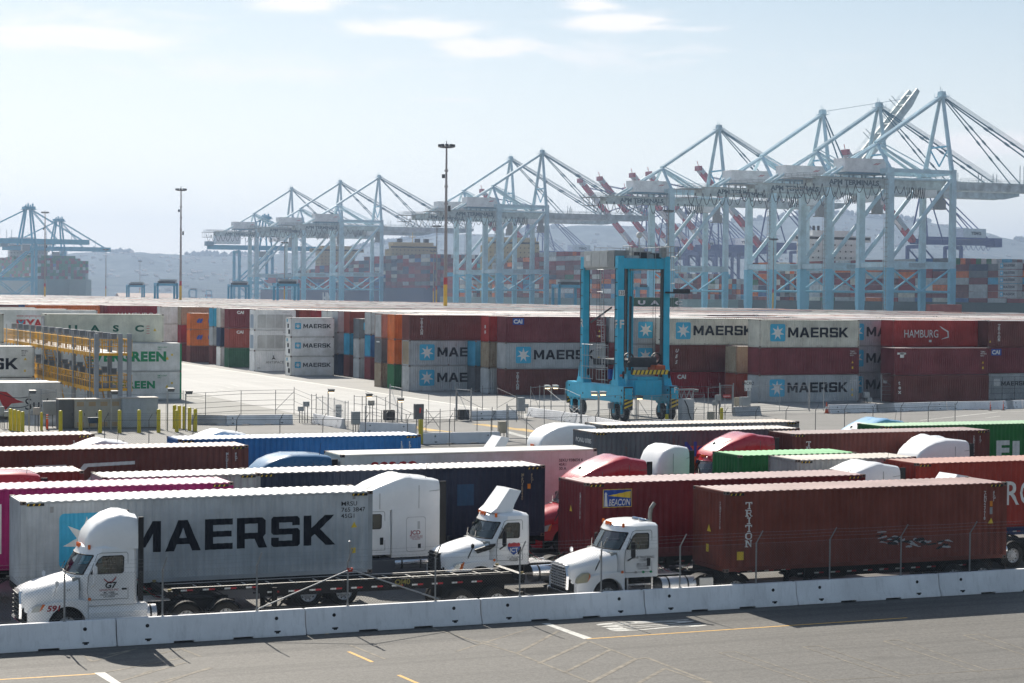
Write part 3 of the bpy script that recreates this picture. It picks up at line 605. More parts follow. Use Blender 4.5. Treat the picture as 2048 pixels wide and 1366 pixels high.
def person(parent, name_label=None, loc=(0,0,0), shirt=(.5,.5,.5), vest=None, pose='wheel'):
    sk = (.32,.2,.14); J = {'pel':(0,0,.12),'sp':(.03,0,.34),'ch':(.05,0,.52),'nk':(.03,0,.68),'hd':(0,0,.80),'ht':(0,0,.93)}
    bm_v = []; bm_e = []; rad = []
    def add(p, r): bm_v.append(p); rad.append(r); return len(bm_v)-1
    def ln(a, b): bm_e.append((a, b))
    pe = add((0,0,.12), .16); sp_ = add((.03,0,.34), .15); ch = add((.05,0,.52), .16); nk = add((.03,0,.66), .06); hd = add((0,0,.79), .095); ht = add((0,0,.88), .075)
    for a, b in ((pe,sp_),(sp_,ch),(ch,nk),(nk,hd),(hd,ht)): ln(a, b)
    for s in (-1, 1):
        sh = add((.05, s*.19, .56), .065); ln(ch, sh)
        if pose == 'chin' and s < 0: el, wr = add((-.08, s*.3, .38), .045), add((-.17, s*.22, .60), .032)
        else: el, wr = add((-.16, s*.26, .33), .045), add((-.38, s*.17, .42), .032)
        ln(sh, el); ln(el, wr)
        w_ = Vector(bm_v[wr]); d = (w_-Vector(bm_v[el])).normalized(); pal = add(tuple(w_+d*.06), .03); ln(wr, pal)
        for k in range(4): fg = add(tuple(w_+d*(.1+.01*(1.5-abs(k-1.5)))+Vector((0,(k-1.5)*.02,-.01))), .009); ln(pal, fg); f2 = add(tuple(w_+d*(.12)+Vector((0,(k-1.5)*.018,-.04))), .008); ln(fg, f2)
        th_ = add(tuple(w_+d*.05+Vector((-.01,-s*.035,.02))), .01); ln(wr, th_)
        kn = add((-.45, s*.13, .18), .075); an = add((-.5, s*.13, -.22), .045); ft = add((-.66, s*.13, -.27), .04); ln(pe, kn); ln(kn, an); ln(an, ft)
    me = bpy.data.meshes.new('person'); me.from_pydata(bm_v, bm_e, []); o = bpy.data.objects.new('p', me); COL.objects.link(o)
    md = o.modifiers.new('s', 'SKIN')
    for i, r in enumerate(rad): me.skin_vertices[0].data[i].radius = (r, r)
    me.skin_vertices[0].data[0].use_root = True
    o.modifiers.new('u', 'SUBSURF').levels = 1
    dg = bpy.context.evaluated_depsgraph_get(); m2 = bpy.data.meshes.new_from_object(o.evaluated_get(dg)); bpy.data.objects.remove(o)
    m2.materials.clear()
    for m in (mat('skin', sk, .6, 0, .05), mat('shirt'+str(shirt), shirt, .8, 0, .1, 9), mat('trousers', (.04,.05,.09), .9, 0, .1)): m2.materials.append(m)
    for p in m2.polygons:
        c = p.center; p.material_index = 0 if c.z > .64 or (c.x < -.2 and c.z > .3) or (pose == 'chin' and c.y < -.2 and c.x < -.05 and c.z > .36) else (2 if (c.z < .2 and c.x < -.1) or c.z < .05 else 1); p.use_smooth = True
    q = link('person', m2, None, loc)
    mb = MB(); mb.loft([[(-.02+.098*math.cos(t)*k, .092*math.sin(t)*k, z) for t in [i*math.pi/5 for i in range(10)]] for z, k in ((.80,.9),(.86,1.08),(.91,.95),(.945,.5))], 0); mb.build('hair', mat('hair', (.02,.015,.012), .8, 0, .2, 20), q, (.03,0,0), smooth=60)
    mb = MB()                                                          # face: eyes, nose, mouth, ears
    for s in (-1, 1): mb.tube((-.088, s*.032, .80), (-.10, s*.032, .80), .012, 6, 1); mb.box(-.01, .02, s*.092-.008, s*.092+.008, .765, .82, 0)
    mb.poly([(-.092,-.014,.765),(-.092,.014,.765),(-.118,0,.768)], 0); mb.poly([(-.092,-.014,.765),(-.118,0,.768),(-.095,0,.81)], 0); mb.poly([(-.092,.014,.765),(-.118,0,.768),(-.095,0,.81)], 0); mb.box(-.097,-.09,-.025,.025,.735,.742, 2)
    mb.build('face', [mat('skin', sk), HOLE, mat('lips', (.25,.09,.07), .6, 0, 0)], q)
    if vest:
        mb = MB(); rings = []
        for z, a, b in ((.2,.2,.2),(.4,.19,.21),(.52,.2,.24),(.6,.15,.2),(.64,.1,.11)): rings.append([(.04+a*math.cos(t), b*math.sin(t), z) for t in [i*math.pi/8 for i in range(16)]])
        mb.loft(rings, 0, caps=False)
        for z in (.3,): mb.loft([[(.04+.215*math.cos(t), .222*math.sin(t), zz) for t in [i*math.pi/8 for i in range(16)]] for zz in (z, z+.05)], 1, caps=False)
        for s in (-1, 1): mb.beam((-.16, s*.12, .3), (.0, s*.13, .63), .06, .02, 1); mb.beam((.25, s*.12, .3), (.12, s*.13, .63), .06, .02, 1)
        mb.build('safety_vest', [mat('vest_cloth', vest, .8, 0, .1), mat('vest_stripe', (.75,.22,.03), .6, 0, 0)], q, smooth=50)
    return q
def plan(xf, xr, w_, k=1.):
    """plan outline of the cab at one height, near side y<0 first"""
    h = [(xf, 0), (xf+.05, .45*k), (xf+.20, .84*k), (xf+.40, 1.03*k), (xf+.56, w_)]
    tail = [(xr-.75*0-.38, w_+.01), (xr-.10, w_+.01), (xr, w_-.1)]
    side = h+tail
    return [(x, -y) for x, y in side]+[(x, y) for x, y in side[::-1] if y > 0]
def tractor(name, label, u, v, body=WH, style='old', sleeper=None, fairing=None, group='truck tractors', xr=3.35, lettering=True, stack=False, full=True, visor=True, loft_only=False):
    t = empty(name, (u, v, 0), label, 'truck', group)
    W = 1.16; cab = MB()
    zt = 3.02
    lv = [(1.12, 1.48, W), (1.5, 1.44, W), (2.03, 1.42, W), (2.10, 1.46, W), (2.68, 1.80, W-.03), (2.80, 1.87, W-.04), (2.90, 1.90, W-.06), (2.98, 2.02, W-.16), (3.02, 2.2, W-.4)]
    rings = []
    for z, xf, w_ in lv:
        inset = 0 if z < 2.95 else (.05 if z < 3 else .2)
        rings.append([(x, y, z) for x, y in plan(xf, xr-inset, w_, w_/W)])
    # 8 side points: 0..7 (near), index 0 is the front middle; far side mirrored
    K = len(rings[0]); nearwin = {(3, 4)}; ws = {(3, i) for i in (0, 1, 2)} | {(3, K-1), (3, K-2), (3, K-3)}
    far_i = K-1-4; farwin = {(3, far_i)}
    if not full: ws = set(); nearwin = set(); farwin = set()
    cab.loft(rings, 0, True, ws | nearwin | farwin)
    # side panels round the window (window is smaller than the panel)
    if full:
        for idx in (4, far_i):
            a, b = rings[3][idx], rings[3][(idx+1) % K]; c, d = rings[4][(idx+1) % K], rings[4][idx]
            A, B, C_, D = Vector(a), Vector(b), Vector(c), Vector(d)
            q = lambda s_, r_: (A.lerp(B, s_)).lerp(D.lerp(C_, s_), r_)
            i_ = [q(.05, .03), q(.9, .03), q(.94, .12), q(.94, .88), q(.88, .96), q(.16, .96), q(.06, .8)] if idx == 4 else [q(.1, .03), q(.95, .03), q(.94, .8), q(.84, .96), q(.12, .96), q(.06, .88), q(.06, .12)]
            o_ = [q(0, 0), q(1, 0), q(1, .12), q(1, 1), q(.88, 1), q(0, 1), q(0, .8)] if idx == 4 else [q(0, 0), q(1, 0), q(1, .8), q(1, 1), q(0, 1), q(0, .88), q(0, .12)]
            for j in range(7): cab.poly([o_[j], o_[(j+1) % 7], i_[(j+1) % 7], i_[j]], 0)
            gm = MB(); gm.poly(i_, 0); gm.build('side_window', GLS, t)
            fm = MB()
            for j in range(7): fm.beam(i_[j], i_[(j+1) % 7], .03, .03, 0)
            fm.build('window_seal', BLK, t)
        gm = MB()
        for i in (0, 1, 2, K-1, K-2, K-3):
            a, b, c, d = rings[3][i], rings[3][(i+1) % K], rings[4][(i+1) % K], rings[4][i]; gm.poly([a, b, c, d], 0)
        gm.build('windshield', GLW, t, smooth=60)
        fm = MB(); seq = [K-3, K-2, K-1, 0, 1, 2, 3]
        for r_ in (3, 4):
            for a, b in zip(seq[:-1], seq[1:]): fm.beam(rings[r_][a], rings[r_][b], .035, .035)
        for i in (3, K-3): fm.beam(rings[3][i], rings[4][i], .04, .04)
        if style == 'old': fm.beam(rings[3][0], rings[4][0], .025, .025)
        fm.build('windshield_seal', BLK, t)
        for s in (-.4, .4): mb = MB(); mb.tube((1.44, s, 2.10), (1.62, s+.33, 2.32), .012, 5); mb.build('wiper', BLK, t)
        mb = MB(); mb.box(1.55, 1.95, -1.0, 1.0, 1.6, 2.0, 0); mb.box(1.9, 3.2, -1.05, 1.05, 1.2, 1.24, 0); mb.box(xr-.06, xr-.03, -1.05, 1.05, 1.24, 2.85, 1); mb.build('dashboard', [DASH, CABIN_L], t)
        mb = MB(); mb.lathe([(.19,-.015),(.22,0),(.19,.015)], (0,0,0), 'z', 16); o = mb.build('steering_wheel', BLK, t, (2.1, -.5, 1.95)); o.rotation_euler.y = -.9
        for s in (-.5, .5):
            mb = MB(); mb.box(2.45, 2.95, s-.26, s+.26, 1.5, 1.66); mb.box(2.85, 3.0, s-.25, s+.25, 1.66, 2.35); mb.box(2.87, 2.97, s-.13, s+.13, 2.35, 2.55); mb.build('seat', SEAT, t, bevel=.03)
    cab.build('cab', body, t, smooth=32)
    if full:
        # door outline, handle, hinge line
        for s in (-1, 1):
            mb = MB(); y = s*(W+.012)
            pts = [(2.02, 1.3), (1.98, 1.6), (2.02, 2.05), (2.3, 2.72), (2.42, 2.76), (xr-.34, 2.76), (xr-.3, 2.7), (xr-.3, 1.3)]
            pts3 = [(x, s*(W+.012-(max(0, z-2.1)/.6)*.03), z) for x, z in pts]
            for a, b in zip(pts3, pts3[1:]+pts3[:1]): mb.beam(a, b, .012, .012, 0)
            d = mb.build('door', mat('panel_gap', (.12,.12,.12), .8, 0, 0), t)
            mb = MB(); hx = xr-.5; mb.box(hx, hx+.14, y-.012, y+.012, 1.5, 1.78) if style != 'lt' else mb.box(hx, hx+.16, y-.02, y+.02, 1.58, 1.64); mb.build('handle', BLK, d, bevel=.01)
    # hood
    hw = 1.12; sec = []
    for x, w_, zb, zs, ztop in ((.04, .72, 1.05, 1.42, 1.60), (.14, .86, .95, 1.48, 1.68), (.4, .99, 1.0, 1.55, 1.78), (.8, 1.07, 1.18, 1.66, 1.90), (1.2, 1.10, 1.22, 1.76, 2.0), (1.5, 1.12, 1.22, 1.82, 2.06), (1.72, 1.13, 1.22, 1.9, 2.06)):
        sec.append([(x, y, z) for y, z in sym([(w_, zb), (w_+.01, zs-.12), (w_-.05, zs), (w_-.22, zs+(ztop-zs)*.55), (.45, ztop-.03), (.18, ztop), (0, ztop-(.012 if style == 'old' else 0))])])
    mb = MB(); mb.loft(sec, 0, True); mb.build('hood', body, t, smooth=40)
    # front fenders with the wheel arch, near and far
    for s in (-1, 1):
        arch = [(1.36+.60*math.cos(R(a)), .52+.62*math.sin(R(a))) for a in range(10, 171, 16)]
        out = [(2.0, 1.28), (1.7, 1.34), (1.0, 1.30), (.5, 1.18), (.28, 1.12), (.16, .98), (.16, .62)]
        ring = out+[(.70, .62)]+arch[::-1]+[(2.0, .62)]
        mb = MB(); mb.prism(ring, s*1.20, s*.92); mb.build('fender', body, t, bevel=.018)
    mb = MB(); mb.box(.05, 1.9, -.8, .8, .55, 1.1); mb.build('engine_bay', CHAS, t)
    # bumper, grille, lamps
    mb = MB(); mb.loft([[(x+.0, y, z) for y, z in [(-w_, .32), (-w_, .66), (w_, .66), (w_, .32)]] for x, w_ in ((-.06, .8), (.02, 1.05), (.3, 1.2))], 0); mb.build('bumper', CHR if style == 'old' else (body if style != 'lt' else CHR), t, bevel=.02)
    gz0, gz1, gw = .72, 1.58, (.70 if style == 'old' else .58)
    mb = MB(); mb.loft([[(x, y, z) for y, z in [(-w_*.92, gz0), (-w_, 1.2), (-w_*.8, gz1), (w_*.8, gz1), (w_, 1.2), (w_*.92, gz0)]] for x, w_ in ((-.02, gw), (.2, gw+.14))], 0); 
    mb.build('grille_surround', CHR if style == 'old' else (CHR if style == 'lt' else BLK), t, bevel=.015)
    mb = MB(); mb.poly([(-.026, y, z) for y, z in [(-gw*.84, gz0+.04), (-gw*.9, 1.2), (-gw*.7, gz1-.05), (gw*.7, gz1-.05), (gw*.9, 1.2), (gw*.84, gz0+.04)]], 1)
    nb = 8 if style == 'old' else 6
    for i in range(nb):
        z = gz0+.1+i*(gz1-gz0-.18)/(nb-1); ww = gw*(.86 if z < 1.25 else .86-.25*(z-1.25)); mb.box(-.07, -.026, -ww, ww, z-.022, z+.022, 0)
    for yy in ((-.36,-.18,0,.18,.36) if style == 'old' else ()): mb.box(-.045, -.027, yy-.006, yy+.006, gz0+.06, gz1-.12, 0)
    mb.build('grille', [mat('grille_silver', (.6,.6,.61), .35, .4, .1) if style == 'old' else mat('grille_dark', (.06,.065,.07), .4, .3, .1), HOLE], t)
    for s in (-1, 1):
        y = s*1.205
        pts = {'old': [(.16,1.0),(.2,1.18),(.42,1.34),(.62,1.36),(.66,1.22),(.55,1.02)], 'new': [(.2,.98),(.42,1.24),(.72,1.30),(.62,1.02)], 'lt': [(.22,1.0),(.3,1.14),(.44,1.21),(.58,1.22),(.62,1.08),(.48,1.0)]}[style]
        mb = MB(); mb.prism(pts, y, y-s*.22); h = mb.build('headlight', LENSO if style == 'old' else LENS, t, bevel=.012)
        q_ = {'old': [(.56,1.06),(.64,1.34),(.665,1.22)], 'new': [(.52,1.02),(.6,1.25),(.73,1.31),(.64,1.03)], 'lt': [(.5,1.02),(.58,1.1),(.68,1.23),(.6,1.23),(.54,1.14)]}[style]
        mb = MB(); mb.prism(q_, y+s*.006, y-s*.1); mb.build('turn_signal', AMB, h)
        if style == 'new':
            mb = MB(); mb.prism([(1.15,1.74),(1.25,1.60),(1.75,1.72),(1.95,1.86),(1.95,1.93),(1.6,1.86)], s*1.165, s*1.0); mb.build('side_vent', BLK, t)
        mb = MB(); mb.tube((1.9 if style != 'lt' else 2.05, s*1.165, 1.33), (1.9 if style != 'lt' else 2.05, s*1.19, 1.33), .05, 10); o = mb.build('side_marker', AMB, t); 
        # door mirror with its arm, hood mirror
        mm = WH if style == 'lt' else BLK
        mb = MB(); mb.box(2.1, 2.22, s*1.5-.1, s*1.5+.1, 1.86, 2.42); r = mb.build('mirror', mm, t, bevel=.035)
        mb = MB(); mb.tube((2.16, s*1.5, 1.88), (2.12, s*1.17, 1.72), .025, 6); mb.tube((2.16, s*1.5, 2.36), (2.2, s*1.14, 2.5), .015, 6); mb.build('mirror_arm', mm, r)
        mb = MB(); mb.box(.98, 1.08, s*1.22-.07, s*1.22+.07, 1.78, 1.97); r = mb.build('hood_mirror', CHR if style == 'old' else mm, t, bevel=.03)
        mb = MB(); mb.tube((1.03, s*1.2, 1.8), (.9, s*1.06, 1.4), .022, 6); mb.build('mirror_arm', mm, r)
        wheel(t, 1.36, s*1.0, s)
    if full:
        for y in (-.82, -.17, 0, .17, .82):
            xx = 1.93+(.18 if abs(y) > .5 else 0); mb = MB(); mb.box(xx-.05, xx+.03, y-.035, y+.035, 2.85, 2.99); mb.build('marker_light', AMB, t, bevel=.01)
    # chassis behind
    tail = 6.9 if not sleeper else 8.6
    mb = MB()
    for s in (-1, 1): mb.box(1.9, tail, s*.43-.05, s*.43+.05, .72, 1.0)
    for x in (2.4, 3.4, 4.2, tail-1.9, tail-.2): mb.box(x, x+.12, -.38, .38, .76, .96)
    mb.build('chassis_frame', CHAS, t)
    xw = (tail-1.75, tail-.45)
    for x in xw: axle_wheels(t, x, 1.0); mb = MB(); mb.tube((x, -.9, .51), (x, .9, .51), .09, 8); mb.tube((x, 0, .51), (x+.4, 0, .55), .14, 8); mb.build('axle', CHAS, t)
    mb = MB(); xm = (xw[0]+xw[1])/2
    mb.add([(xm-.45,-.45,1.1),(xm+.2,-.45,1.1),(xm+.5,-.3,1.02),(xm+.5,.3,1.02),(xm+.2,.45,1.1),(xm-.45,.45,1.1),(xm-.45,-.45,1.03),(xm+.2,-.45,1.03),(xm+.5,-.3,.97),(xm+.5,.3,.97),(xm+.2,.45,1.03),(xm-.45,.45,1.03)], [(0,1,2,3,4,5),(0,6,7,1),(1,7,8,2),(2,8,9,3),(3,9,10,4),(4,10,11,5),(5,11,6,0)])
    mb.build('fifth_wheel', CHAS, t)
    for s in (-1, 1):
        for x in xw:
            mb = MB(); a_ = [(x+.58*math.cos(R(a)), .51+.58*math.sin(R(a))) for a in range(25, 156, 13)]
            mb.loft([[(p, s*.72, q), (p, s*1.2, q), (p, s*1.2, q+.02), (p, s*.72, q+.02)] for p, q in a_], 0); mb.build('mudguard', CHAS, t, smooth=50)
    xd0 = xr+.05 if not sleeper else sleeper+.05
    mb = MB(); mb.box(xd0, xd0+1.15, -.55, .55, 1.06, 1.09); mb.build('deck_plate', ALU, t)
    for s in (-1, 1):
        if style == 'lt':
            mb = MB(); mb.loft([[(x, s*y, z) for y, z in [(1.18, .42), (1.2, .9), (1.1, 1.12), (.8, 1.12), (.8, .42)]] for x in (2.0, xr+.35)], 0); mb.build('side_fairing', body, t, bevel=.03)
            mb = MB(); mb.tube((xr+.3, s*.92, .75), (xr+.62, s*.92, .75), .3, 20); mb.build('air_tank', ALU, t, smooth=40); mb = MB(); mb.tube((xr+.4, s*.92, .75), (xr+.46, s*.92, .75), .308, 20); mb.build('tank_strap', BLK, t, smooth=40)
        else:
            mb = MB(); mb.box(2.15, 3.1, s*.85-.25, s*.85+.25, .42, .48); mb.box(2.15, 3.1, s*.85-.22, s*.85+.25, .82, .88); mb.box(2.12, 2.18, s*.85-.25, s*.85+.25, .42, 1.1); mb.box(3.08, 3.14, s*.85-.25, s*.85+.25, .42, 1.1)
            mb.build('cab_step', ALU if style == 'old' else BLK, t)
            mb = MB(); mb.tube((xr+.1, s*.92, .74), (xr+1.45, s*.92, .74), .31, 24); f_ = mb.build('fuel_tank', ALU if style != 'new' or s > 0 else CHR, t, smooth=40)
            for xx in (xr+.35, xr+1.1): mb = MB(); mb.tube((xx, s*.92, .74), (xx+.06, s*.92, .74), .318, 24); mb.build('tank_strap', BLK, f_, smooth=40)
            if style == 'old': mb = MB(); mb.box(xr+1.6, xr+2.15, s*.95-.25, s*.95+.2, .62, .98); mb.build('toolbox', mat('dull_white_box', (.5,.5,.48), .5, 0, .2), t, bevel=.01)
    # air lines
    mb = MB(); rnd = random.Random(3)
    for k, c_ in ((0, 0), (1, 1), (2, 2)):
        pts = []; x0 = xd0+.05; n_ = 34
        for i in range(n_+1):
            f_ = i/n_; pts.append((x0+f_*1.7+.03*math.cos(i*1.9), -.25+.2*k+.03*math.sin(i*1.9+k), 1.95-.05*k-2.1*f_*(1-f_)-.55*f_))
        mb = MB(); mb.path(pts, .014, 4); mb.build('air_hose', (BLK, mat('hose_red', (.3,.02,.02), .5, 0, 0), mat('hose_green', (.02,.13,.05), .5, 0, 0))[c_], t)
    pass
    if stack:
        mb = MB(); mb.tube((xr+.02, -.35, 1.1), (xr+.02, -.35, 3.25), .075, 12); mb.tube((xr+.02, -.35, 3.22), (xr+.06, -.35, 3.45), .075, 12); mb.tube((xr+.05, -.35, 3.42), (xr+.2, -.35, 3.62), .075, 12, r2=.07, cap=False); mb.build('exhaust_stack', mat('steel_pipe', (.32,.31,.28), .4, .8, .3, 4), t, smooth=60)
        mb = MB()
        for yy in (-.6, -.1): mb.tube((xr-.15, yy, 3.04), (xr-.55, yy, 3.09), .03, 8, r2=.055)
        mb.box(xr-.3, xr-.1, -.72, 0, 3.0, 3.06); mb.build('air_horn', CHR, t)
    if fairing == 'tall':      # day cab roof fairing reaching the full height
        sec = []
        for x, z, w_ in ((2.02, 2.93, .55), (2.02, 3.12, .66), (2.12, 3.38, .8), (2.35, 3.66, .95), (2.7, 3.88, 1.06), (3.05, 3.99, 1.12), (3.3, 3.98, 1.15), (xr+.02, 3.90, 1.16)):
            zb = 2.86 if x > 2.1 else 2.8; k = (z-zb)
            sec.append([(x, y, q) for y, q in sym([(w_, zb), (w_, zb+k*.35), (w_*.97, zb+k*.68), (w_*.86, zb+k*.9), (w_*.55, z), (0, z-.03-.04*(x > 3))])])
        mb = MB(); mb.loft(sec, 0, True); mb.build('roof_fairing', body, t, smooth=45)
        mb = MB(); mb.box(xr+.03, xr+.19, -1.17, -1.10, 1.2, 3.86); mb.box(xr+.03, xr+.19, 1.10, 1.17, 1.2, 3.86); mb.build('side_extender', BLK, t)
    if fairing == 'wing':
        mb = MB(); A = lambda x, w_, z: [(x, -w_, z), (x, w_, z)]
        vs = [(1.98,-.62,3.0),(1.98,.62,3.0),(2.15,-.74,3.0),(2.15,.74,3.0),(2.75,-.8,3.0),(2.75,.8,3.0),(2.72,-.62,3.86),(2.72,.62,3.86),(3.08,-.86,3.80),(3.08,.86,3.80),(2.2,-.66,3.16),(2.2,.66,3.16),(2.82,-.84,3.30),(2.82,.84,3.30)]
        mb.add(vs, [(0,1,11,10),(10,11,7,6),(0,10,2),(1,3,11),(2,10,12,4),(3,5,13,11),(10,6,8,12),(11,13,9,7),(6,7,9,8),(4,12,13,5),(12,8,9,13),(0,2,4,5,3,1)]); mb.build('roof_fairing', body, t, smooth=25)
    if fairing == 'tall_high' or sleeper:
        xs = sleeper or xr; zt_ = 4.08
        sec = []
        if visor: prof = [(1.95, 2.98, .8), (2.05, 3.14, .92), (2.5, 3.42, 1.05), (3.1, 3.73, 1.13), (3.75, 3.97, 1.17), (4.15, zt_, 1.18), (4.35, zt_, 1.18), (4.45, zt_-.05, 1.19), (xs-.1, zt_-.15, 1.19), (xs, zt_-.18, 1.18)]
        else: prof = [(1.95, 2.98, .8), (2.0, 3.2, .92), (2.2, 3.5, 1.02), (2.55, 3.78, 1.1), (3.0, 3.96, 1.15), (3.6, zt_, 1.18), (xs-.7, zt_-.02, 1.19), (xs-.1, zt_-.08, 1.19), (xs, zt_-.14, 1.18)]
        if xs < 4.6: prof = [(1.95+(x-1.95)*(xs-1.95)/3.35, z, w_) for x, z, w_ in [(1.95, 2.98, .8), (2.0, 3.2, .92), (2.2, 3.5, 1.02), (2.55, 3.78, 1.1), (3.0, 3.96, 1.15), (3.8, zt_, 1.18), (4.6, zt_-.02, 1.19), (5.2, zt_-.08, 1.19), (5.3, zt_-.14, 1.18)]]
        for x, z, w_ in prof:
            zb = 2.8; k = z-zb; sec.append([(x, y, q) for y, q in sym([(w_, zb), (w_+.01, zb+k*.5), (w_-.02, zb+k*.82), (w_-.09, zb+k*.94), (w_-.2, z-.012), (w_*.45, z), (0, z-.03 if x > 2.6 else z)])])
        mb = MB(); mb.loft(sec, 0, True); mb.build('high_roof', body, t, smooth=28)
        ln_ = mat('panel_gap', (.12,.12,.12), .8, 0, 0); mb = MB()
        for s in (-1, 1):
            mb.beam((3.1, s*1.145, 2.85), (3.1, s*1.14, 3.45), .012, .012); mb.beam((xs-.85, s*1.2, 2.85), (xs-.85, s*1.195, 3.72), .012, .012); mb.beam((2.3, s*1.05, 3.22), (xs-.02, s*1.205, 3.52), .014, .014)
        for a, b in ((-1.05,-.5),(-.5,0),(0,.5),(.5,1.05)): mb.beam((xs-.85, a, zt_-.09-.08*(abs(a) > 1)), (xs-.85, b, zt_-.09-.08*(abs(b) > 1)), .014, .014)
        mb.build('roof_seam', ln_, t)
        mb = MB(); mb.tube((xs-.5, -.9, 3.9), (xs-.42, -.92, 4.55), .01, 4); mb.tube((2.6, .2, 3.5), (2.7, .2, 3.56), .06, 8); mb.build('antenna', BLK, t)
        if visor: mb = MB(); mb.add([(2.52,-.5,3.45),(2.52,.5,3.45),(3.2,.6,3.795),(3.2,-.6,3.795)], [(0,1,2,3)]); mb.build('skylight', mat('skylight_pale', (.55,.57,.55), .25, 0, .1), t)
        if sleeper:
            mb = MB(); mb.loft([[(x, y, z) for y, z in sym([(1.17, 1.0), (1.19, 1.4), (1.19, 2.82), (.5, 2.82)])] for x in (xr-.02, xs-.08, xs)], 0); mb.build('sleeper', body, t, smooth=40)
            mb = MB()
            for s in (-1, 1): mb.box(xs+.01, xs+.26, s*1.15-.03, s*1.15+.03, 1.0, 3.85)
            mb.build('side_extender', BLK, t)
            for s in (-1, 1): mb = MB(); mb.loft([[(x, s*y, z) for y, z in [(1.17, .3), (1.19, .95), (1.0, 1.0), (.9, .3)]] for x in (2.1, xs+.9)], 0); mb.build('chassis_skirt', mat('skirt_dark', (.09,.1,.12), .4, 0, .1), t)
            mb = MB(); mb.box(xs+1.0, xs+1.2, -.5, .5, 1, 1.05); mb.build('step_plate', ALU, t)
    return t
def side_flat(t, polys, x, z, m, name='lettering', y=-1.185): return flat(polys, (x, y, z), m=m, parent=t, name=name)
# ---------------------------------------------------------------- skeletal container chassis (top of rails z = 1.13)
def chassis(name, label, u, v, L=12.2, goose=True, group='container chassis', col=CHAS, wheels=True, mark=None, zt=1.13, tape=True):
    t = empty(name, (u, v, 0), label, 'trailer chassis', group)
    mb = MB(); g = 3.0 if goose else 0
    for s in (-1, 1):
        y = s*.48
        if goose: mb.box(.15, g, y-.05, y+.05, zt-.14, zt-.005); mb.add([(g,y-.05,zt-.14),(g,y+.05,zt-.14),(g+.45,y+.05,zt-.42),(g+.45,y-.05,zt-.42),(g,y-.05,zt-.005),(g,y+.05,zt-.005),(g+.45,y+.05,zt-.005),(g+.45,y-.05,zt-.005)], [(0,1,2,3),(4,5,6,7),(0,1,5,4),(3,2,6,7),(0,3,7,4),(1,2,6,5)])
        mb.box(g+(.45 if goose else .1), L-.1, y-.05, y+.05, zt-.42, zt-.06)
    mb.build('main_beam', col, t)
    mb = MB()
    mb.box(0, .08, -.44, .44, -.16, -.08); cmm = mb.mesh('cross_member', [col])
    for i in range(12): link('cross_member', cmm, t, (.7+i*(L-1.2)/11, 0, zt))
    for x in (0, L-.2): mb = MB(); mb.box(x, x+.2, -1.2, 1.2, zt-.2, zt-.005); mb.build('bolster', col, t); [link('twist_lock', GEO['lock'], t, (x+.1, s*1.1, zt-.02)) for s in (-1, 1)]
    if tape:
        mb = MB(); n = 15
        for i in range(n):
            x = .6+i*(L-1.6)/n; y = -.535; z = zt-.11 if goose and x < g else zt-.3; mb.box(x, x+.2, y-.003, y, z, z+.055, 0); mb.box(x+.2, x+.4, y-.003, y, z, z+.055, 1)
        if goose: mb.box(.5, g, -.5325, -.5305, zt-.11, zt-.055, 2); mb.box(g, L-.9, -.5325, -.5305, zt-.3, zt-.245, 2)
        mb.build('reflective_tape', [REFW, REFR, col], t)
    mb = MB()
    for s in (-1, 1): mb.box(3.6, 3.75, s*.7-.07, s*.7+.07, .15, zt-.1); mb.box(3.5, 3.85, s*.7-.13, s*.7+.13, .12, .15); mb.beam((3.65, s*.7, .5), (4.3, s*.48, zt-.3), .05)
    mb.beam((3.67,-.7,.8),(3.67,.7,.8), .06); mb.build('landing_gear', CHAS, t)
    if wheels:
        for x in (L-2.3, L-1.0):
            axle_wheels(t, x, 1.0); mb = MB(); mb.tube((x,-.9,.51),(x,.9,.51), .07, 8); mb.build('axle', CHAS, t)
        mb = MB(); mb.box(L-2.8, L-.5, -.55, -.45, .55, zt-.4); mb.box(L-2.8, L-.5, .45, .55, .55, zt-.4); mb.build('suspension', CHAS, t)
    mb = MB(); mb.box(L+.0, L+.03, -1.15, -1.02, .55, .95); mb.box(L, L+.03, 1.02, 1.15, .55, .95); mb.build('mud_flap', BLK, t)
    for s in (-1, 1): mb = MB(); mb.box(L, L+.03, s*1.0-.06, s*1.0+.06, zt-.17, zt-.07); mb.build('tail_light', REDL, t)
    return t
mb = MB(); mb.tube((0,0,0),(0,0,.06), .05, 8); mb.box(-.06,.06,-.03,.03,.05,.09); GEO['lock'] = mb.mesh('twist_lock', [mat('twist_lock_brass', (.35,.27,.1), .5, .5, .2)])
# ---------------------------------------------------------------- the queue of trucks behind the fence
GR = 'containers on trailers in the truck queue'
BR = (.20, .045, .027); BRD = (.10, .028, .026)
def px_text(*a, **k): return text2d(*a, **k)
def on_chassis(u, v, kind='40h', **k): return chassis('trailer_chassis', k.get('label'), u, v+CW/2, KIND[kind][0], group='chassis under containers', **({} if 'col' not in k else {'col': k['col']}))
ZC = 1.14
# front left: grey container
c = container(10.36, 66.0, ZC, '40h', 'maersk grey', (.44, .47, .495), 'light grey trailer container with pale blue star square and black MAERSK lettering', GR, near=True, rust=.0, rk=.8)
maersk(c, '40h', True); codes(c, '40h', 'dark', True); triangle(c, '40h', 11.4, 1.62, .24, True); sticker(c, '40h', 11.42, .72, .17, .19, 'yellow', True)
sticker(c, '40h', 11.45, 2.62, .12, .2, 'grey', True, 'vent_cover'); sticker(c, '40h', .95, 2.5, .12, .2, 'grey', True, 'vent_cover')
on_chassis(10.36, 66.0, label='black trailer chassis with red and white tape under the grey MAERSK container')
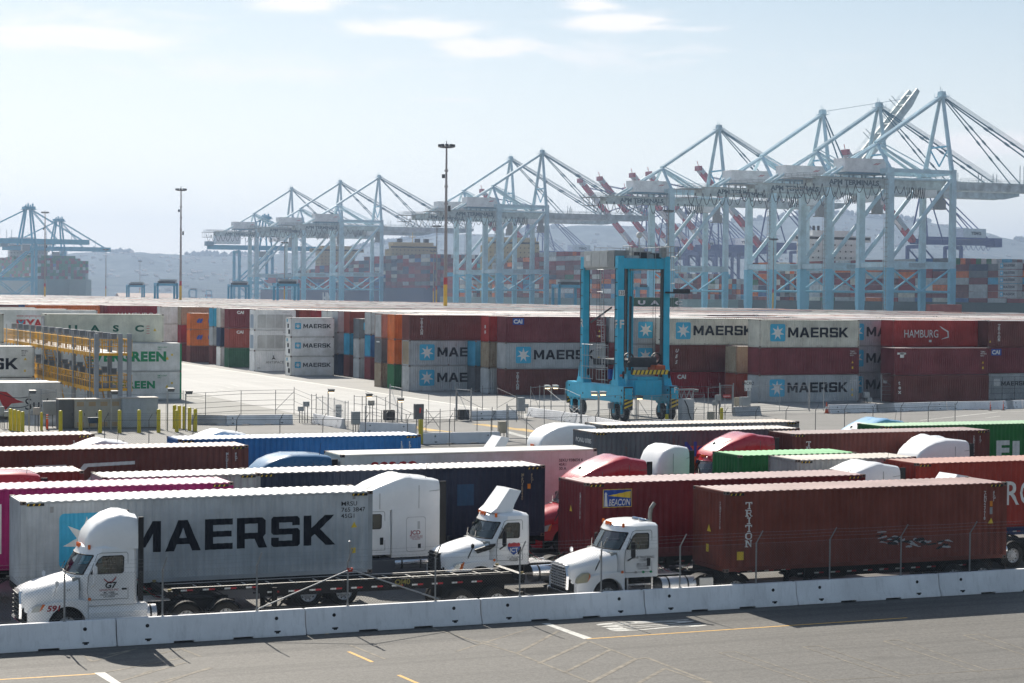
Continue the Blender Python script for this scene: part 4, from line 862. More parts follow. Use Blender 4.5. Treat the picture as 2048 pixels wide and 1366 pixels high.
# front right: brown container with slab letters
c = container(34.41, 61.85, ZC, '40h', 'oxide brown', BR, 'brown container with white TRITON letters running down and scraped paint, at the front right', GR, near=True, rust=.32)
wall_text(c, '40h', column2d('triton', .25, .1, 1.25), .98, 2.52, 'white', 'lettering', True); codes(c, '40h', 'white', True, '2231718', 'TCNU', True)
sticker(c, '40h', .5, .42, .28, .3, 'yellow', True); sticker(c, '40h', 11.42, 2.0, .13, .2, 'orange', True); sticker(c, '40h', 11.42, 1.7, .13, .26, 'grey', True); triangle(c, '40h', 11.36, 1.35, .24, True)
end_text(c, text2d('\n'.join('TCNU2231718'), .1, .01, 1., ls=.62), .42, 2.4, 'white', 'container_number'); end_text(c, p2([(0,0),(.3,0),(.15,.26)]), 1.35, 1.35, 'yellow', 'warning_triangle'); end_text(c, p2([(0,0),(.2,0),(.2,.28),(0,.28)]), 1.4, .6, 'yellow', 'placard')
rs = random.Random(11)
scr = MC['scr'] = mat('bare_scraped_metal', (.5,.5,.52), .55, .2, .4, 9); scd = mat('scuffed_dark', (.03,.028,.03), .7, 0, .4, 9)
for k in range(40):
    x = 6.2+rs.random()*3.2; z = .98-(x-6.3)*.13+rs.gauss(0, .10); a = rs.uniform(.12, .5); h = rs.uniform(.02, .09); tl = rs.uniform(-.12, .1)
    wall_text(c, '40h', p2([(0,0),(a*.6,tl*.4-h*.3),(a,tl),(a*.9,tl+h),(a*.4,h*1.1),(a*.1,h*.7)]), x, z, scr if rs.random() < .45 else scd, 'scrape', True, .003+.0004*k)
on_chassis(34.41, 61.85, label='black trailer chassis under the brown TRITON container at the front')
# BEACON
c = container(31.0, 66.35, ZC, '40h', 'maroon', (.17, .018, .022), 'maroon container with the blue and yellow BEACON plate, behind the brown TRITON container', GR, near=True, rust=.05)
wall_text(c, '40h', p2([(0,0),(1.22,0),(1.22,.68),(0,.68)]), .72, 1.95, 'yellow', 'nameplate', True, .003); wall_text(c, '40h', p2([(.025,.025),(1.195,.025),(1.195,.655),(.025,.655)]), .72, 1.95, 'blue', 'nameplate_field', True, .006)
wall_text(c, '40h', p2([(.2,.44),(1.15,.33),(1.17,.6)]), .72, 1.95, 'yellow', 'light_beam', True, .009); wall_text(c, '40h', p2([(.06,.04),(.2,.04),(.17,.48),(.19,.5),(.13,.58),(.07,.5),(.09,.48)]), .72, 1.95, 'white', 'lighthouse', True, .011)
wall_text(c, '40h', fit(text2d('BEACON', .24, .02, .78, shear=.2), .9, .25), .96, 2.01, 'white', 'lettering', True, .012)
end_text(c, p2([(0,0),(.22,0),(.11,.24)]), 1.4, 1.72, 'yellow', 'warning_triangle'); end_text(c, text2d('\n'.join('BMOU4571928'), .1, .01, 1., ls=.62), .5, 2.4, 'white', 'container_number')
on_chassis(31.0, 66.35, label='black trailer chassis under the maroon BEACON container')
# navy
c = container(20.5, 73.9, ZC, '40h', 'dark navy', (.024, .034, .062), 'dark navy container with a faded blue square patch, behind the white sleeper truck', GR, near=True, rust=.25, roof=(.34,.33,.34))
wall_text(c, '40h', p2([(0,0),(.72,0),(.72,.86),(0,.86)]), 8.35, 1.35, mat('faded_patch', (.04,.10,.18), .6, 0, .2), 'patch', True); codes(c, '40h', mat('code_ochre', (.4,.33,.2), .6, 0, .2), True, '4683440', 'MSKU', True)
sticker(c, '40h', 11.42, 1.95, .14, .2, 'orange', True); on_chassis(20.5, 73.9, label='dark trailer chassis under the navy container')
# magenta
c = container(6.55, 70.6, ZC, '40h', 'magenta', (.36, .008, .13), 'magenta pink container behind the grey MAERSK container', GR, near=True, rust=.05, roof=(.42,.2,.3))
wall_text(c, '40h', p2([(0,0),(.42,0),(.42,1.75),(0,1.75)]), 3.45, .6, 'white', 'lettering', True); on_chassis(6.55, 70.6, label='trailer chassis under the magenta container')
c = container(14.6, 73.8, ZC, '20h', 'rusty off white', (.42, .42, .40), 'short white container with rusty corners, behind the magenta container', GR, near=True, rust=.6, roof=(.5,.49,.47), endcol=(.14,.14,.17))
on_chassis(14.6, 73.8, '20h', label='trailer chassis under the short white container')
c = container(11.75, 87.6, ZC, '40h', 'chocolate', (.15, .036, .024), 'long brown container with a white zigzag emblem low on its side, at the left', GR, near=True, rust=.08)
wall_text(c, '40h', p2([(0,.95),(1.35,.95),(1.75,.55),(2.15,.98),(4.4,1.05),(4.4,.9),(2.3,.83),(1.75,.26),(1.3,.8),(0,.8)]), 2.6, 1.25, 'white', 'emblem', True)
wall_text(c, '40h', p2([(0,0),(1.3,0),(1.3,.62),(.75,.1),(.6,.1),(.1,.62),(0,.62)]), 3.75, 1.05, 'white', 'emblem', True); codes(c, '40h', 'white', True, '7735182', 'MSCU', True)
on_chassis(11.75, 87.6, label='trailer chassis under the brown container with the zigzag emblem')
c = container(6.5, 96.6, ZC, '40h', 'dark oxide', (.11, .022, .017), 'dark brown container farthest back at the left edge of the truck queue', GR, near=True, rust=.1); codes(c, '40h', 'white', True, '5519033', 'TGHU', True)
on_chassis(6.5, 96.6, label='trailer chassis under the farthest dark brown container at left')
c = container(2.9, 80.2, ZC, '40', 'brick oxide', (.19, .014, .010), 'brick red container at the left edge behind the red truck roof', GR, near=True, rust=.12, roof=(.5,.43,.4)); on_chassis(2.9, 80.2, '40', label='trailer chassis under the brick red container at left')
c = container(21.75, 92.0, ZC, '40h', 'bright blue', (.008, .14, .42), 'bright blue container in the back row of the truck queue', GR, near=True, rust=.05, roof=(.3,.37,.5))
codes(c, '40h', 'white', True, '8821904', 'SEGU', True); on_chassis(21.75, 92.0, label='trailer chassis under the bright blue container')
c = container(26.3, 81.2, ZC, 'r40', 'reefer cream', (.82, .80, .70), 'cream refrigerated container with red seaco lettering', GR, near=True, rust=.05, roof=(.6,.59,.55), endcol=None)
wall_text(c, 'r40', text2d('seaco', .62, .03, 1.1, .98), 1.35, 2.12, 'red'); wall_text(c, 'r40', text2d('SEKU 938654 6\n45R1\n30 A', .13, .01, 1.0), 10.3, 2.35, 'dark', 'container_number')
mb = MB()                                                            # refrigeration unit in the end wall
mb.box(-.02, .02, .25, 2.2, .25, 2.6, 0); mb.box(-.04, -.02, .35, 1.15, 1.75, 2.45, 1); mb.box(-.04, -.02, 1.3, 2.1, 1.75, 2.45, 1); mb.box(-.04, -.02, .6, 1.0, .8, 1.3, 2); mb.build('cooling_unit', [mat('unit_white', (.6,.6,.57), .5, 0, .1), mat('unit_grille', (.12,.12,.12), .7, 0, .2), INK['yellow']], c)
on_chassis(26.3, 81.2, 'r40', label='trailer chassis under the cream seaco refrigerated container')
c = container(43.0, 91.2, ZC, '40h', 'weathered slate', (.11, .125, .145), 'rust streaked slate grey container with an orange band and blue letters', GR, near=True, rust=.62, roof=(.48,.45,.41), endcol=(.13,.15,.17))
wall_text(c, '40h', p2([(0,0),(6.2,0),(6.2,.95),(0,.95)]), 3.7, 1.12, mat('faded_orange', (.45,.12,.045), .7, 0, .2, 2), 'orange_band', True, .003)
wall_text(c, '40h', fit(text2d('Nedlloyd', .72, .035, .95), 3.6), 5.3, 1.28, 'blue', 'lettering', True, .006); wall_text(c, '40h', text2d('www.ponl.com', .32, .01, 1.), 5.6, .68, 'white', 'lettering', True, .006)
end_text(c, text2d('PONU 0785', .22, .02, 1.2), 2.1, 2.3, 'white'); on_chassis(43.0, 91.2, label='trailer chassis under the slate grey container with the orange band')
c = container(46.0, 96.2, ZC, '40h', 'weathered grey white', (.33, .34, .33), 'heavily rusted pale container farthest back, below the blue straddle carrier', GR, near=True, rust=.85, roof=(.46,.4,.34)); on_chassis(46.0, 96.2, label='trailer chassis under the heavily rusted pale container')
c = container(52.4, 87.3, ZC, '40h', 'oxide brown two', (.15, .036, .026), 'brown container with white TR letters, between the red truck roof and two white cab roofs', GR, near=True, rust=.1)
wall_text(c, '40h', column2d('triton', .25, .1, 1.25), 1.0, 2.52, 'white', 'lettering', True); codes(c, '40h', 'white', True, '6038817', 'TRHU', True); on_chassis(52.4, 87.3, label='trailer chassis under the brown container with TR letters')
c = container(60.5, 91.4, ZC, '40h', 'vivid green', (.006, .16, .025), 'long vivid green container at the right edge, with white blocks of lettering', GR, near=True, rust=.08, roof=(.28,.45,.28))
for i, ww in enumerate((.5, 1.5, .5, 1.2, .5)): wall_text(c, '40h', p2([(0,0),(ww,0),(ww,1.0),(0,1.0)]) if i in (0, 2) else text2d('E' if i == 1 else 'N', 1.0, .05, 1.3), 6.4+i*1.15, .9, 'white', 'lettering', True)
on_chassis(60.5, 91.4, label='trailer chassis under the vivid green container')
c = container(43.0, 76.1, ZC, '20', 'leaf green', (.012, .17, .04), 'short bright green container between two white truck cabs and the maroon roof', GR, near=True, rust=.12, roof=(.14,.42,.17)); c.location.z = ZC+.3
end_text(c, text2d('EMCU358', .26, .02, 1.05), 1.95, 1.3, 'white'); on_chassis(43.0, 76.1, '20', label='trailer chassis under the short green container')
c = container(44.2, 73.2, ZC, '20h', 'rusty grey', (.30, .31, .31), 'short pale grey container with rusty corner posts, in front of the green one', GR, near=True, rust=.6, roof=(.46,.42,.37)); on_chassis(44.2, 73.2, '20h', label='trailer chassis under the short pale grey container')
c = container(48.2, 70.2, ZC, '40h', 'hamburg red', (.34, .03, .014), 'red container with white HAMBURG lettering cut by the right edge of the view', GR, near=True, rust=.12, roof=(.38,.2,.16))
wall_text(c, '40h', fit(text2d('HAMBURG SUD', .95, .01, .92), 8.6, 1.05), .35, .95, 'white', 'lettering', True); on_chassis(48.2, 70.2, label='blue trailer chassis under the red HAMBURG container', col=mat('chassis_blue', (.02,.04,.16), .5, 0, .2))
# ---- tractors
GT = 'truck tractors in the queue'
T1 = tractor('truck', 'white day cab truck with a tall rounded roof fairing and number 591, front left', 9.8, 63.15, WH, 'lt', fairing='tall', group=GT, xr=3.56)
redm = mat('door_logo_red', (.35,.02,.03), .5, 0, 0)
side_flat(T1, text2d('591', .17, .035, 1.2, shear=.2), .72, 1.02, redm, y=-1.206)
side_flat(T1, text2d('G7', .18, .03, 1.1, shear=.15), 2.52, 1.66, INK['dark']); side_flat(T1, p2([(.0,.12),(.14,.0),(.26,.0),(.42,.17),(.38,.07),(.26,-.04),(.14,-.04),(.03,.05)]), 2.48, 1.86, redm, 'wings_emblem'); side_flat(T1, text2d('LOGISTICS INC.', .062, .006, 1.), 2.36, 1.57, redm)
side_flat(T1, text2d('MC 16908\nUSDOT 2309900\nCA 508090', .055, .004, 1., align='CENTER', ls=.8), 2.66, 1.49, INK['dark']); side_flat(T1, text2d('LT', .06, .006, 1.3), 1.35, 1.62, INK['dark'], y=-1.128)
T2 = tractor('truck', 'white day cab truck with a wing shaped roof deflector and a JCT shield', 25.45, 67.5, WH, 'new', fairing='wing', group=GT, xr=3.32)
sh = [(.0,.36),(.06,.42),(.13,.39),(.25,.43),(.37,.39),(.44,.42),(.5,.36),(.48,.2),(.4,.08),(.25,-.04),(.1,.08),(.02,.2)]
side_flat(T2, p2(sh), 2.42, 1.52, mat('shield_blue', (.03,.09,.35), .5, 0, 0), 'shield'); side_flat(T2, p2([(.02,.27),(.0,.36),(.06,.42),(.13,.39),(.25,.43),(.37,.39),(.44,.42),(.5,.36),(.48,.27)]), 2.42, 1.52, mat('shield_red', (.45,.04,.05), .5, 0, 0), 'shield_band', y=-1.188)
side_flat(T2, text2d('JCT', .15, .02, 1.), 2.5, 1.60, INK['white'], y=-1.191); side_flat(T2, text2d('JCT TRUCKING\nMC 976005\nCA 433869', .052, .004, 1., align='CENTER', ls=.8), 2.67, 1.38, INK['dark'])
T3 = tractor('truck', 'white day cab truck with a chrome grille and a curved exhaust stack', 28.5, 63.15, WH, 'old', stack=True, group=GT, xr=3.36)
side_flat(T3, text2d('ONE TRUCKING\nCORP', .085, .008, .95, align='CENTER', ls=.85), 2.72, 1.78, INK['dark']); side_flat(T3, text2d('MC# 1521103\nDOT# 4056213\nCA# 626785', .06, .005, 1., align='CENTER', ls=.95), 2.72, 1.56, INK['dark'])
for i, c_ in enumerate(('grey', 'green', 'green')): side_flat(T3, p2([(.06*math.cos(a*.8)+.3*i, .045*math.sin(a*.8)) for a in range(8)]), 2.42, 1.3, INK[c_], 'seal')
mb = MB(); mb.box(-.062, -.05, -.09, .09, 1.16, 1.34); mb.build('badge', ALU, T3)
T4 = tractor('truck', 'white high roof sleeper truck with JCD on its locker, driver at the open window', 21.3, 71.7, WH, 'new', sleeper=5.5, group=GT, xr=3.6)
side_flat(T4, [(a, b) for a, b in rrect(.78, 1.32, .1)] and (rrect(.78, 1.32, .1), [tuple(range(20))]), 4.15, 1.2, mat('locker_line', (.42,.42,.42), .6, 0, 0), 'locker_door', y=-1.194); side_flat(T4, (rrect(.75, 1.29, .1), [tuple(range(20))]), 4.165, 1.215, WH, 'locker_panel', y=-1.197)
side_flat(T4, text2d('JCD', .15, .02, 1.1), 4.32, 1.85, redm, y=-1.2); side_flat(T4, text2d('TRANSPORT INC\nUSDOT 1985723\nCA 462109', .05, .004, 1., align='CENTER', ls=.8), 4.55, 1.76, redm, y=-1.2); side_flat(T4, p2([(0,0),(.12,0),(.12,.17),(0,.17)]), 4.62, 1.32, INK['dark'], 'latch', y=-1.2); side_flat(T4, p2([(0,0),(.1,0),(.1,.3),(0,.3)]), 4.6, 2.05, mat('pale_grey', (.55,.55,.55), .4, 0, 0), 'keyhole_plate', y=-1.2)
REDT = mat('truck_red', (.48, .008, .022), .28, 0, .05, 2, coat=.8); BLUT = mat('truck_blue', (.02, .13, .28), .28, 0, .05, 2, coat=.8); SKYT = mat('truck_sky_blue', (.22, .45, .68), .28, 0, .05, 2, coat=.8)
T5 = tractor('truck', 'red sleeper truck with a sloped high roof, behind the navy and maroon containers', 33.3, 77.35, REDT, 'new', sleeper=5.2, group=GT, xr=3.5)
for lab, u, v, m, s, kw in [
    ('red sleeper truck whose rounded roof shows behind the magenta container', 7.4, 77.4, REDT, 5.3, {}),
    ('white sleeper truck seen as a low white roof behind the brown emblem container', 14.0, 93.2, WH, 5.4, {}),
    ('white sleeper truck seen as a low white roof behind the blue container', 20.9, 97.8, WH, 5.4, {}),
    ('blue sleeper truck with a rounded roof and chrome pipes behind the navy container', 20.6, 82.4, BLUT, 5.3, {}),
    ('white sleeper truck with a rounded high roof left of the slate grey container', 40.4, 97.4, WH, 5.2, {}),
    ('white sleeper truck with amber roof lights, between red truck roofs in the middle', 39.75, 82.4, WH, 3.5, {}),
    ('crimson sleeper truck roof in front of the brown container with TR letters', 46.0, 88.5, REDT, 5.4, {}),
    ('white sleeper truck roof between the maroon and the red HAMBURG containers', 42.3, 71.5, WH, 5.2, {}),
    ('white sleeper truck with a smooth rounded roof above the red HAMBURG container', 54.0, 82.4, WH, 4.9, {}),
    ('pale blue sleeper truck roof left of the vivid green container', 60.0, 97.6, SKYT, 5.4, {})]:
    o = tractor('truck', lab, u, v, m, 'new', sleeper=s, group=GT, xr=min(3.5, s-.5), visor='round' not in lab and 'amber' not in lab, **kw)
tractor('truck', 'white truck with a tall pointed roof fairing in front of the vivid green container', 56.4, 85.6, WH, 'lt', fairing='tall', group=GT, xr=3.56)
tractor('truck', 'white day cab truck showing only its wing shaped deflector left of the rounded white roof', 35.5, 92.5, WH, 'new', fairing='wing', group=GT, xr=3.35)
tractor('truck', 'white day cab truck showing only its square deflector above the brown TRITON container', 45.2, 67.5, WH, 'new', fairing='wing', group=GT, xr=3.35)
# empty chassis behind the front left truck
EC = chassis('trailer_chassis', 'empty black container chassis with red and white tape behind the front left truck', 14.3, 63.15, 12.4, group='empty chassis', zt=1.44)
flat(text2d('QJ40', .17, .02, 1.1), (7.9, -.541, 1.2), m=mat('chassis_lettering', (.22,.19,.04), .6, 0, .1), parent=EC)
mb = MB()
for i in range(14): x = 1.2+i*.82; mb.box(x, x+.05, -.43, .43, 1.385, 1.40)
for s in (-1, 1): mb.box(.3, 12.1, s*.48-.055, s*.48+.055, 1.437, 1.443)
mb.box(12.2, 12.4, -1.2, 1.2, 1.437, 1.443); mb.build('worn_top_edge', mat('worn_steel_edge', (.42,.40,.37), .6, .2, .3, 5), EC)
# people in cabs
p = person(None, None, (27.95+.25, 67.0, 1.62), (.5,.5,.45), (.55,.6,.5)); tag(p, 'driver in a pale safety vest with orange stripes at the wheel of the JCT truck', 'person')
p = person(None, None, (31.15, 62.65, 1.62), (.03,.03,.03), (.05,.05,.05)); tag(p, 'driver in a dark orange striped vest inside the truck with the exhaust stack', 'person')
p = person(None, None, (12.45, 62.65, 1.62), (.1,.14,.1)); tag(p, 'driver in a dark shirt at the wheel of the truck numbered 591', 'person')
p = person(None, None, (24.1, 71.05, 1.66), (.6,.6,.62), pose='chin'); tag(p, 'driver in a white shirt, hand at his face, at the JCD truck window', 'person')
# ---------------------------------------------------------------- stacked containers in the yard
YG = 'stacked containers in the yard'
C = dict(grey=(.38,.405,.425), pgrey=(.45,.47,.48), cream=(.58,.565,.49), brown=(.15,.038,.030), maroon=(.17,.026,.032), crimson=(.27,.010,.018), brick=(.27,.048,.028), red=(.40,.026,.018), orange=(.70,.15,.012),
         green=(.02,.15,.055), dgreen=(.02,.10,.05), lblue=(.03,.30,.48), navy=(.02,.045,.10), tan=(.33,.27,.19), pink=(.34,.22,.19), white=(.78,.77,.72), dgrey=(.14,.155,.17), blue=(.03,.12,.3))
EH = 2.896; HB = []
def HIDE(s): return any(q in s for q in ('hidden', 'just beyond', 'behind the white one', 'ground level below the HAMBURG', 'in the middle below the HAMBURG', 'reddish container', 'at the far left of the yard', 'grey container behind the red door'))
def stack(u, v, items, kind='40h', group=YG, z0=0.):
    """items bottom to top: (colour, label, logo function or None, options)"""
    z = z0; out = []
    for it in items:
        if HIDE(it[1]): HB.append((u, v, z, KIND[kind][0], KIND[kind][1], it[0])); z += KIND[kind][1]+.006; continue
        col, lab, logo = it[:3]; kw = dict(it[3]) if len(it) > 3 else {}; k = kw.pop('kind', kind); du = kw.pop('du', 0)
        rust = kw.pop('rust', .2)
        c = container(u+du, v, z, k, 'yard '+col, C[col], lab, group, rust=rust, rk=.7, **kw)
        if logo: logo(c, k)
        z += KIND[k][1]+.006; out.append(c)
    return out
MK = lambda c, k: maersk(c, k)
def TRI(c, k): wall_text(c, k, column2d('triton', .29, .1, 1.25), 1.5, 2.55, 'white')
def word(s, x, z, h, ink='white', bold=.02, xs=1., **kw):
    return lambda c, k: wall_text(c, k, text2d(s, h, bold, xs, **kw), x, z, ink)
def CAI(x=1.0, ink='white', plate=False, h=.42, xs=1.1):
    def f(c, k):
        if plate: wall_text(c, k, p2([(0,0),(1.35,0),(1.35,.72),(0,.72)]), x-.1, 1.98, 'blue', 'nameplate')
        flat(text2d('CAI', h, .05, xs), (x, -.003, 2.13), m=INK[ink], parent=c)
    return f
def marks(*fs):
    def f(c, k):
        for g in fs: g(c, k)
    return f
def small(c, k):
    L = KIND[k][0]; codes(c, k, 'white', False, '4471832', 'TEMU'); triangle(c, k, L-.95, 1.2); sticker(c, k, L-.9, .6, .2, .25)
# right hand front
stack(103.97, 180.0, [('grey', 'grey MAERSK container at the bottom of the two tone stack behind the open gate', marks(MK, small)),
   ('maroon', 'plain dark maroon container sandwiched between the grey and the cream MAERSK containers', small), ('cream', 'cream rust stained MAERSK container on top of the plain maroon one', MK, {'rust': .5})])
stack(104.2, 185.3, [('brick', 'short brick red container under the rusty pale one, right of the crimson CAI container', small), ('tan', 'short rusty pale container two high, in the gap left of the maroon one', None, {'rust': .8})], '20h')
stack(98.3, 190.4, [('crimson', 'crimson container with white CAI letters beside the right leg of the straddle carrier', CAI(1.5)), ('brown', 'brown container with slanted white letters running down, above the crimson CAI container', lambda c, k: wall_text(c, k, text2d('U\nE\nS', .36, .03, 1., shear=.3, ls=1.2), 1.2, 2.1, 'white')),
   ('cream', 'weathered cream MAERSK container with rust along its foot, right of the straddle carrier', MK, {'rust': .6})])
HB.append((95.75, 194.4, 0, 12.192, 2.896, 'grey'))
for z_, lab in ((1, 'grey container with a star square between the straddle carrier legs, middle of its stack'), (2, 'grey container with a star square between the straddle carrier legs, top of its stack')):
    c = container(95.75, 194.4, z_*2.9, '40h', 'yard grey', C['grey'], lab, YG, rk=.7); maersk(c, '40h')
stack(83.65, 200.2, [('brown', 'brown container with white TRITON letters at ground level left of the straddle carrier', TRI, {'door': True}), ('grey', 'clean grey MAERSK container in the middle, left of the straddle carrier', marks(MK, small)), ('maroon', 'dark maroon container with the blue CAI plate, top of its stack', marks(CAI(.95, 'white', True), small), {'door': True})])
stack(83.2, 203.9, [('pgrey', 'grey container end at ground level left of the brown TRITON container', None), ('tan', 'rusty cream container end under the red one, left of the grey MAERSK container', None, {'rust': .8}), ('red', 'bright red container end with white door placards, at the top', lambda c, k: [end_text(c, p2([(0,0),(.4,0),(.4,.35),(0,.35)]), 1.3, z, 'white', 'placard') for z in (.9, 1.5)], {'door': True})], '20h')
stack(83.3, 208.2, [('dgrey', 'dark grey container end with door bars under the light blue one', None, {'door': True, 'rust': .4}), ('lblue', 'light blue container standing two high beside the weathered MAERSK pair', None)], '20h')
stack(76.3, 210.9, [('pgrey', 'weathered MAERSK container with rusty doors at the bottom left of the yard front', MK, {'door': True, 'rust': .5}), ('grey', 'tan streaked grey MAERSK container in the middle of the left yard front', MK, {'rust': .6, 'endcol': C['tan']}), ('brown', 'brown container with white TRITON letters on top of the two weathered MAERSK containers', TRI)])
stack(76.25, 215.8, [('green', 'green container end on the ground below two orange ones', None), ('orange', 'orange container with door bars, middle of its stack above the green one', None, {'door': True, 'endcol': C['orange']}), ('orange', 'orange container with door bars at the top, beside the brown TRITON container', None, {'door': True, 'rust': .4})], '20h')
stack(76.35, 220.7, [('tan', 'rusty tan container end on the ground left of the green one', None, {'rust': .8}), ('dgrey', 'slate grey container end with a white stripe, in the middle left of the orange ones', lambda c, k: end_text(c, p2([(0,0),(1.2,0),(1.2,.15),(0,.15)]), 1.8, 2.4, 'white')), ('pink', 'pale grey and pink container end at the top left of the orange ones', None, {'endcol': C['pgrey'], 'rust': .5})], '20h')
stack(81.85, 240.8, [('maroon', 'maroon container end on the ground right of the grey stack', small), ('blue', 'blue container end in the middle with a light blue door', None, {'endcol': C['lblue'], 'rust': .4}), ('pgrey', 'pale grey container at the top of the blue and maroon stack', None, {'rust': .5})], '20h')
stack(81.95, 245.7, [('pgrey', 'low pale container end at the foot of the all grey stack', None), ('pgrey', 'middle container of the all grey lower stack', None, {'rust': .5}), ('dgrey', 'grey container with a small white star, top of the all grey lower stack', lambda c, k: star_logo(c, k, .6, 1.1, 1.0, False))], '20')
stack(81.95, 249.8, [('brown', 'dark brown container end on the ground below the light blue one', small, {'rust': .4}), ('lblue', 'light blue container in the middle under the brick red one', None), ('brick', 'brick red container above the light blue one', None)], '20h')
stack(81.9, 254.8, [('navy', 'navy container at ground level right of the white MAERSK stack', None), ('grey', 'grey brown container in the middle right of the white MAERSK stack', None, {'rust': .5}), ('pgrey', 'greyish container at the top right of the white MAERSK stack', None, {'rust': .4})], '20h')
for i, nm in enumerate(('bottom', 'middle', 'top')):
    c = container(75.2, 254.3, i*2.6, 'r20', 'yard reefer '+nm, (.80-.02*i, .79-.02*i, .73), 'white short MAERSK refrigerated container, '+nm+' of the stack of three', 'white MAERSK refrigerated containers', rust=.35, rk=.7); maersk(c, 'r20')
    mb = MB(); mb.box(-.02, 0, .35, 1.1, .4, 1.0, 0); mb.box(-.02, 0, .9, 1.5, 1.2, 1.75, 0); mb.box(-.015, 0, 1.4, 1.9, 2.0, 2.4, 1); mb.build('cooling_unit', [HOLE, INK['lblue']], c)
# white open sided containers with the swan emblem
SILV = paint('silvery curtain', (.46,.47,.46), .0, .35)
for i in range(3):
    lab = ['white corrugated container with ANTSPACE lettering at the bottom', 'white container with four grey curtain panels above the ANTSPACE one', 'white container with four grey curtain panels at the top, left of the white MAERSK stack'][i]
    c = container(74.64, 270.4, i*2.9, '20h', 'yard bright white', (.84,.86,.86), lab, YG, rust=.0, rk=.7)
    if i == 0:
        wall_text(c, '20h', text2d('ANTSPACE', .33, .02, 1.15), 1.7, 1.1, 'grey'); wall_text(c, '20h', p2([(0,0),(.3,.12),(.62,0),(.42,.25),(.34,.3),(.36,.55),(.2,.62),(.16,.5),(.26,.48),(.22,.3),(.08,.18)]), 2.55, 1.62, 'dark', 'swan_emblem'); wall_text(c, '20h', text2d('CMX', .14, .02, 1.1), .45, .4, 'grey'); wall_text(c, '20h', text2d('CMX', .14, .02, 1.1), 5.1, .4, 'grey')
    else:
        mb = MB(); mb.poly([(x, -.006, z) for x, z in [(.45,.35),(.45,1.9),(.65,2.2),(5.4,2.2),(5.6,1.9),(5.6,.35)]], 0)
        for k in range(4): mb.box(.45+k*1.29-.05, .45+k*1.29+.02, -.02, -.008, .3, 2.25, 1)
        mb.box(.4, 5.7, -.02, -.008, .22, .32, 1); mb.poly([(-.006, y, z) for y, z in [(.4,.3),(.4,1.9),(.6,2.2),(1.9,2.2),(2.1,1.9),(2.1,.3)]], 2)
        mb.build('curtain_panel', [SILV, mat('panel_frame', (.7,.72,.72), .5, 0, .05), mat('curtain_blue_grey', (.28,.36,.44), .4, 0, .1)], c); wall_text(c, '20h', text2d('ANTSPACE', .12, .01, 1.1), 4.2, 2.5, 'grey')
stack(74.75, 284.9, [('dgreen', 'dark green container on the ground with a white L, below two CAI containers', lambda c, k: wall_text(c, k, word2d('E', .0001) and p2([(0,0),(.6,0),(.6,.18),(.18,.18),(.18,.8),(0,.8)]), 4.6, 1.0, 'white')), ('brick', 'faded brick red CAI container, middle, above the dark green one', CAI(1.2)), ('maroon', 'wine red CAI container at the top, above the dark green one', CAI(1.25), {'rust': .1})])
stack(75.1, 291.0, [('white', 'whitish container end on the ground left of the dark green one', None, {'rust': .5}), ('navy', 'navy blue container end in the middle left of the brick red CAI one', None), ('cream', 'pale container end with rusty door bars at the top left of the wine red one', None, {'door': True, 'rust': .6})], '20h')
stack(75.5, 297.2, [('brown', 'brown container end with door bars at ground level below the grey one', None, {'door': True, 'rust': .5}), ('grey', 'mid grey container end below the light blue one', None), ('lblue', 'light blue container end at the top right of the orange pair', None)], '20h')
def HL(c, k):
    for a in (0, .42): wall_text(c, k, p2([(.0,.1),(.2,.5),(.6,.75),(.5,.55),(.62,.5),(.45,.35),(.6,.3),(.35,.12),(.5,.0),(.2,-.1)]), 1.0+a, 1.1, 'blue', 'emblem')
    wall_text(c, k, text2d('Hapag-Lloyd', .55, .04, 1.), 2.85, 1.1, 'blue')
stack(74.2, 306.3, [('brown', 'dark brown container on the ground below the two orange ones with blue emblems', None), ('orange', 'orange container with blue emblem, lower of the pair at left', HL), ('orange', 'orange container with blue emblem, upper of the pair at left', HL)], '40')
stack(74.4, 313.4, [('maroon', 'dark red container behind the orange pair at ground level', None), ('crimson', 'dark red container end with white door marks left of the orange pair', None, {'door': True}), ('tan', 'rusty door container end at the top left of the orange pair', None, {'door': True, 'rust': .7})], '20h')
stack(73.0, 322.0, [('pgrey', 'grey container behind the red door container at ground level', None), ('white', 'white container end with rounded grey panels at the left edge of the yard block', None), ('white', 'white container end topmost beside the rusty door container', None, {'rust': .4}), ], '20h')
stack(79.5, 313.4, [('pink', 'pale pink container at ground level hidden behind the orange pair', None), ('pink', 'pale pink container in the middle behind the orange pair', None), ('pink', 'pale pink container with a faded blue square just above the orange pair', lambda c, k: star_logo(c, k, 1.2, .9, 1.83))])
# behind the tall cream reefers at left
def HS(x=2.0, s='HAMBURG SUD'): 
    return lambda c, k: [wall_text(c, k, text2d(s, .95, .0, .95), x, .75, 'white'), wall_text(c, k, p2([(0,1.1),(.25,1.0),(1.2,.3),(1.1,.75),(.45,1.15)]), x+5.9, .75, 'white', 'flag_emblem') if False else None]
stack(67.0, 336.5, [('maroon', 'maroon container at ground level below the HAMBURG one at left', None), ('maroon', 'maroon container in the middle below the HAMBURG one at left', None), ('crimson', 'dark red container with white HAMBURG lettering above the UASC reefer', HS(1.9))])
stack(54.0, 338.0, [('brick', 'reddish container at ground level behind the reefers at left', None), ('brick', 'reddish container in the middle behind the reefers at left', None), ('orange', 'long orange container behind the YANG MING reefer', None)])
stack(41.0, 342.0, [('maroon', 'maroon container at ground level at the far left of the yard', None), ('brown', 'dark brown container in the middle at the far left of the yard', None), ('brown', 'very dark brown container at the upper left, left of the long orange one', None)])
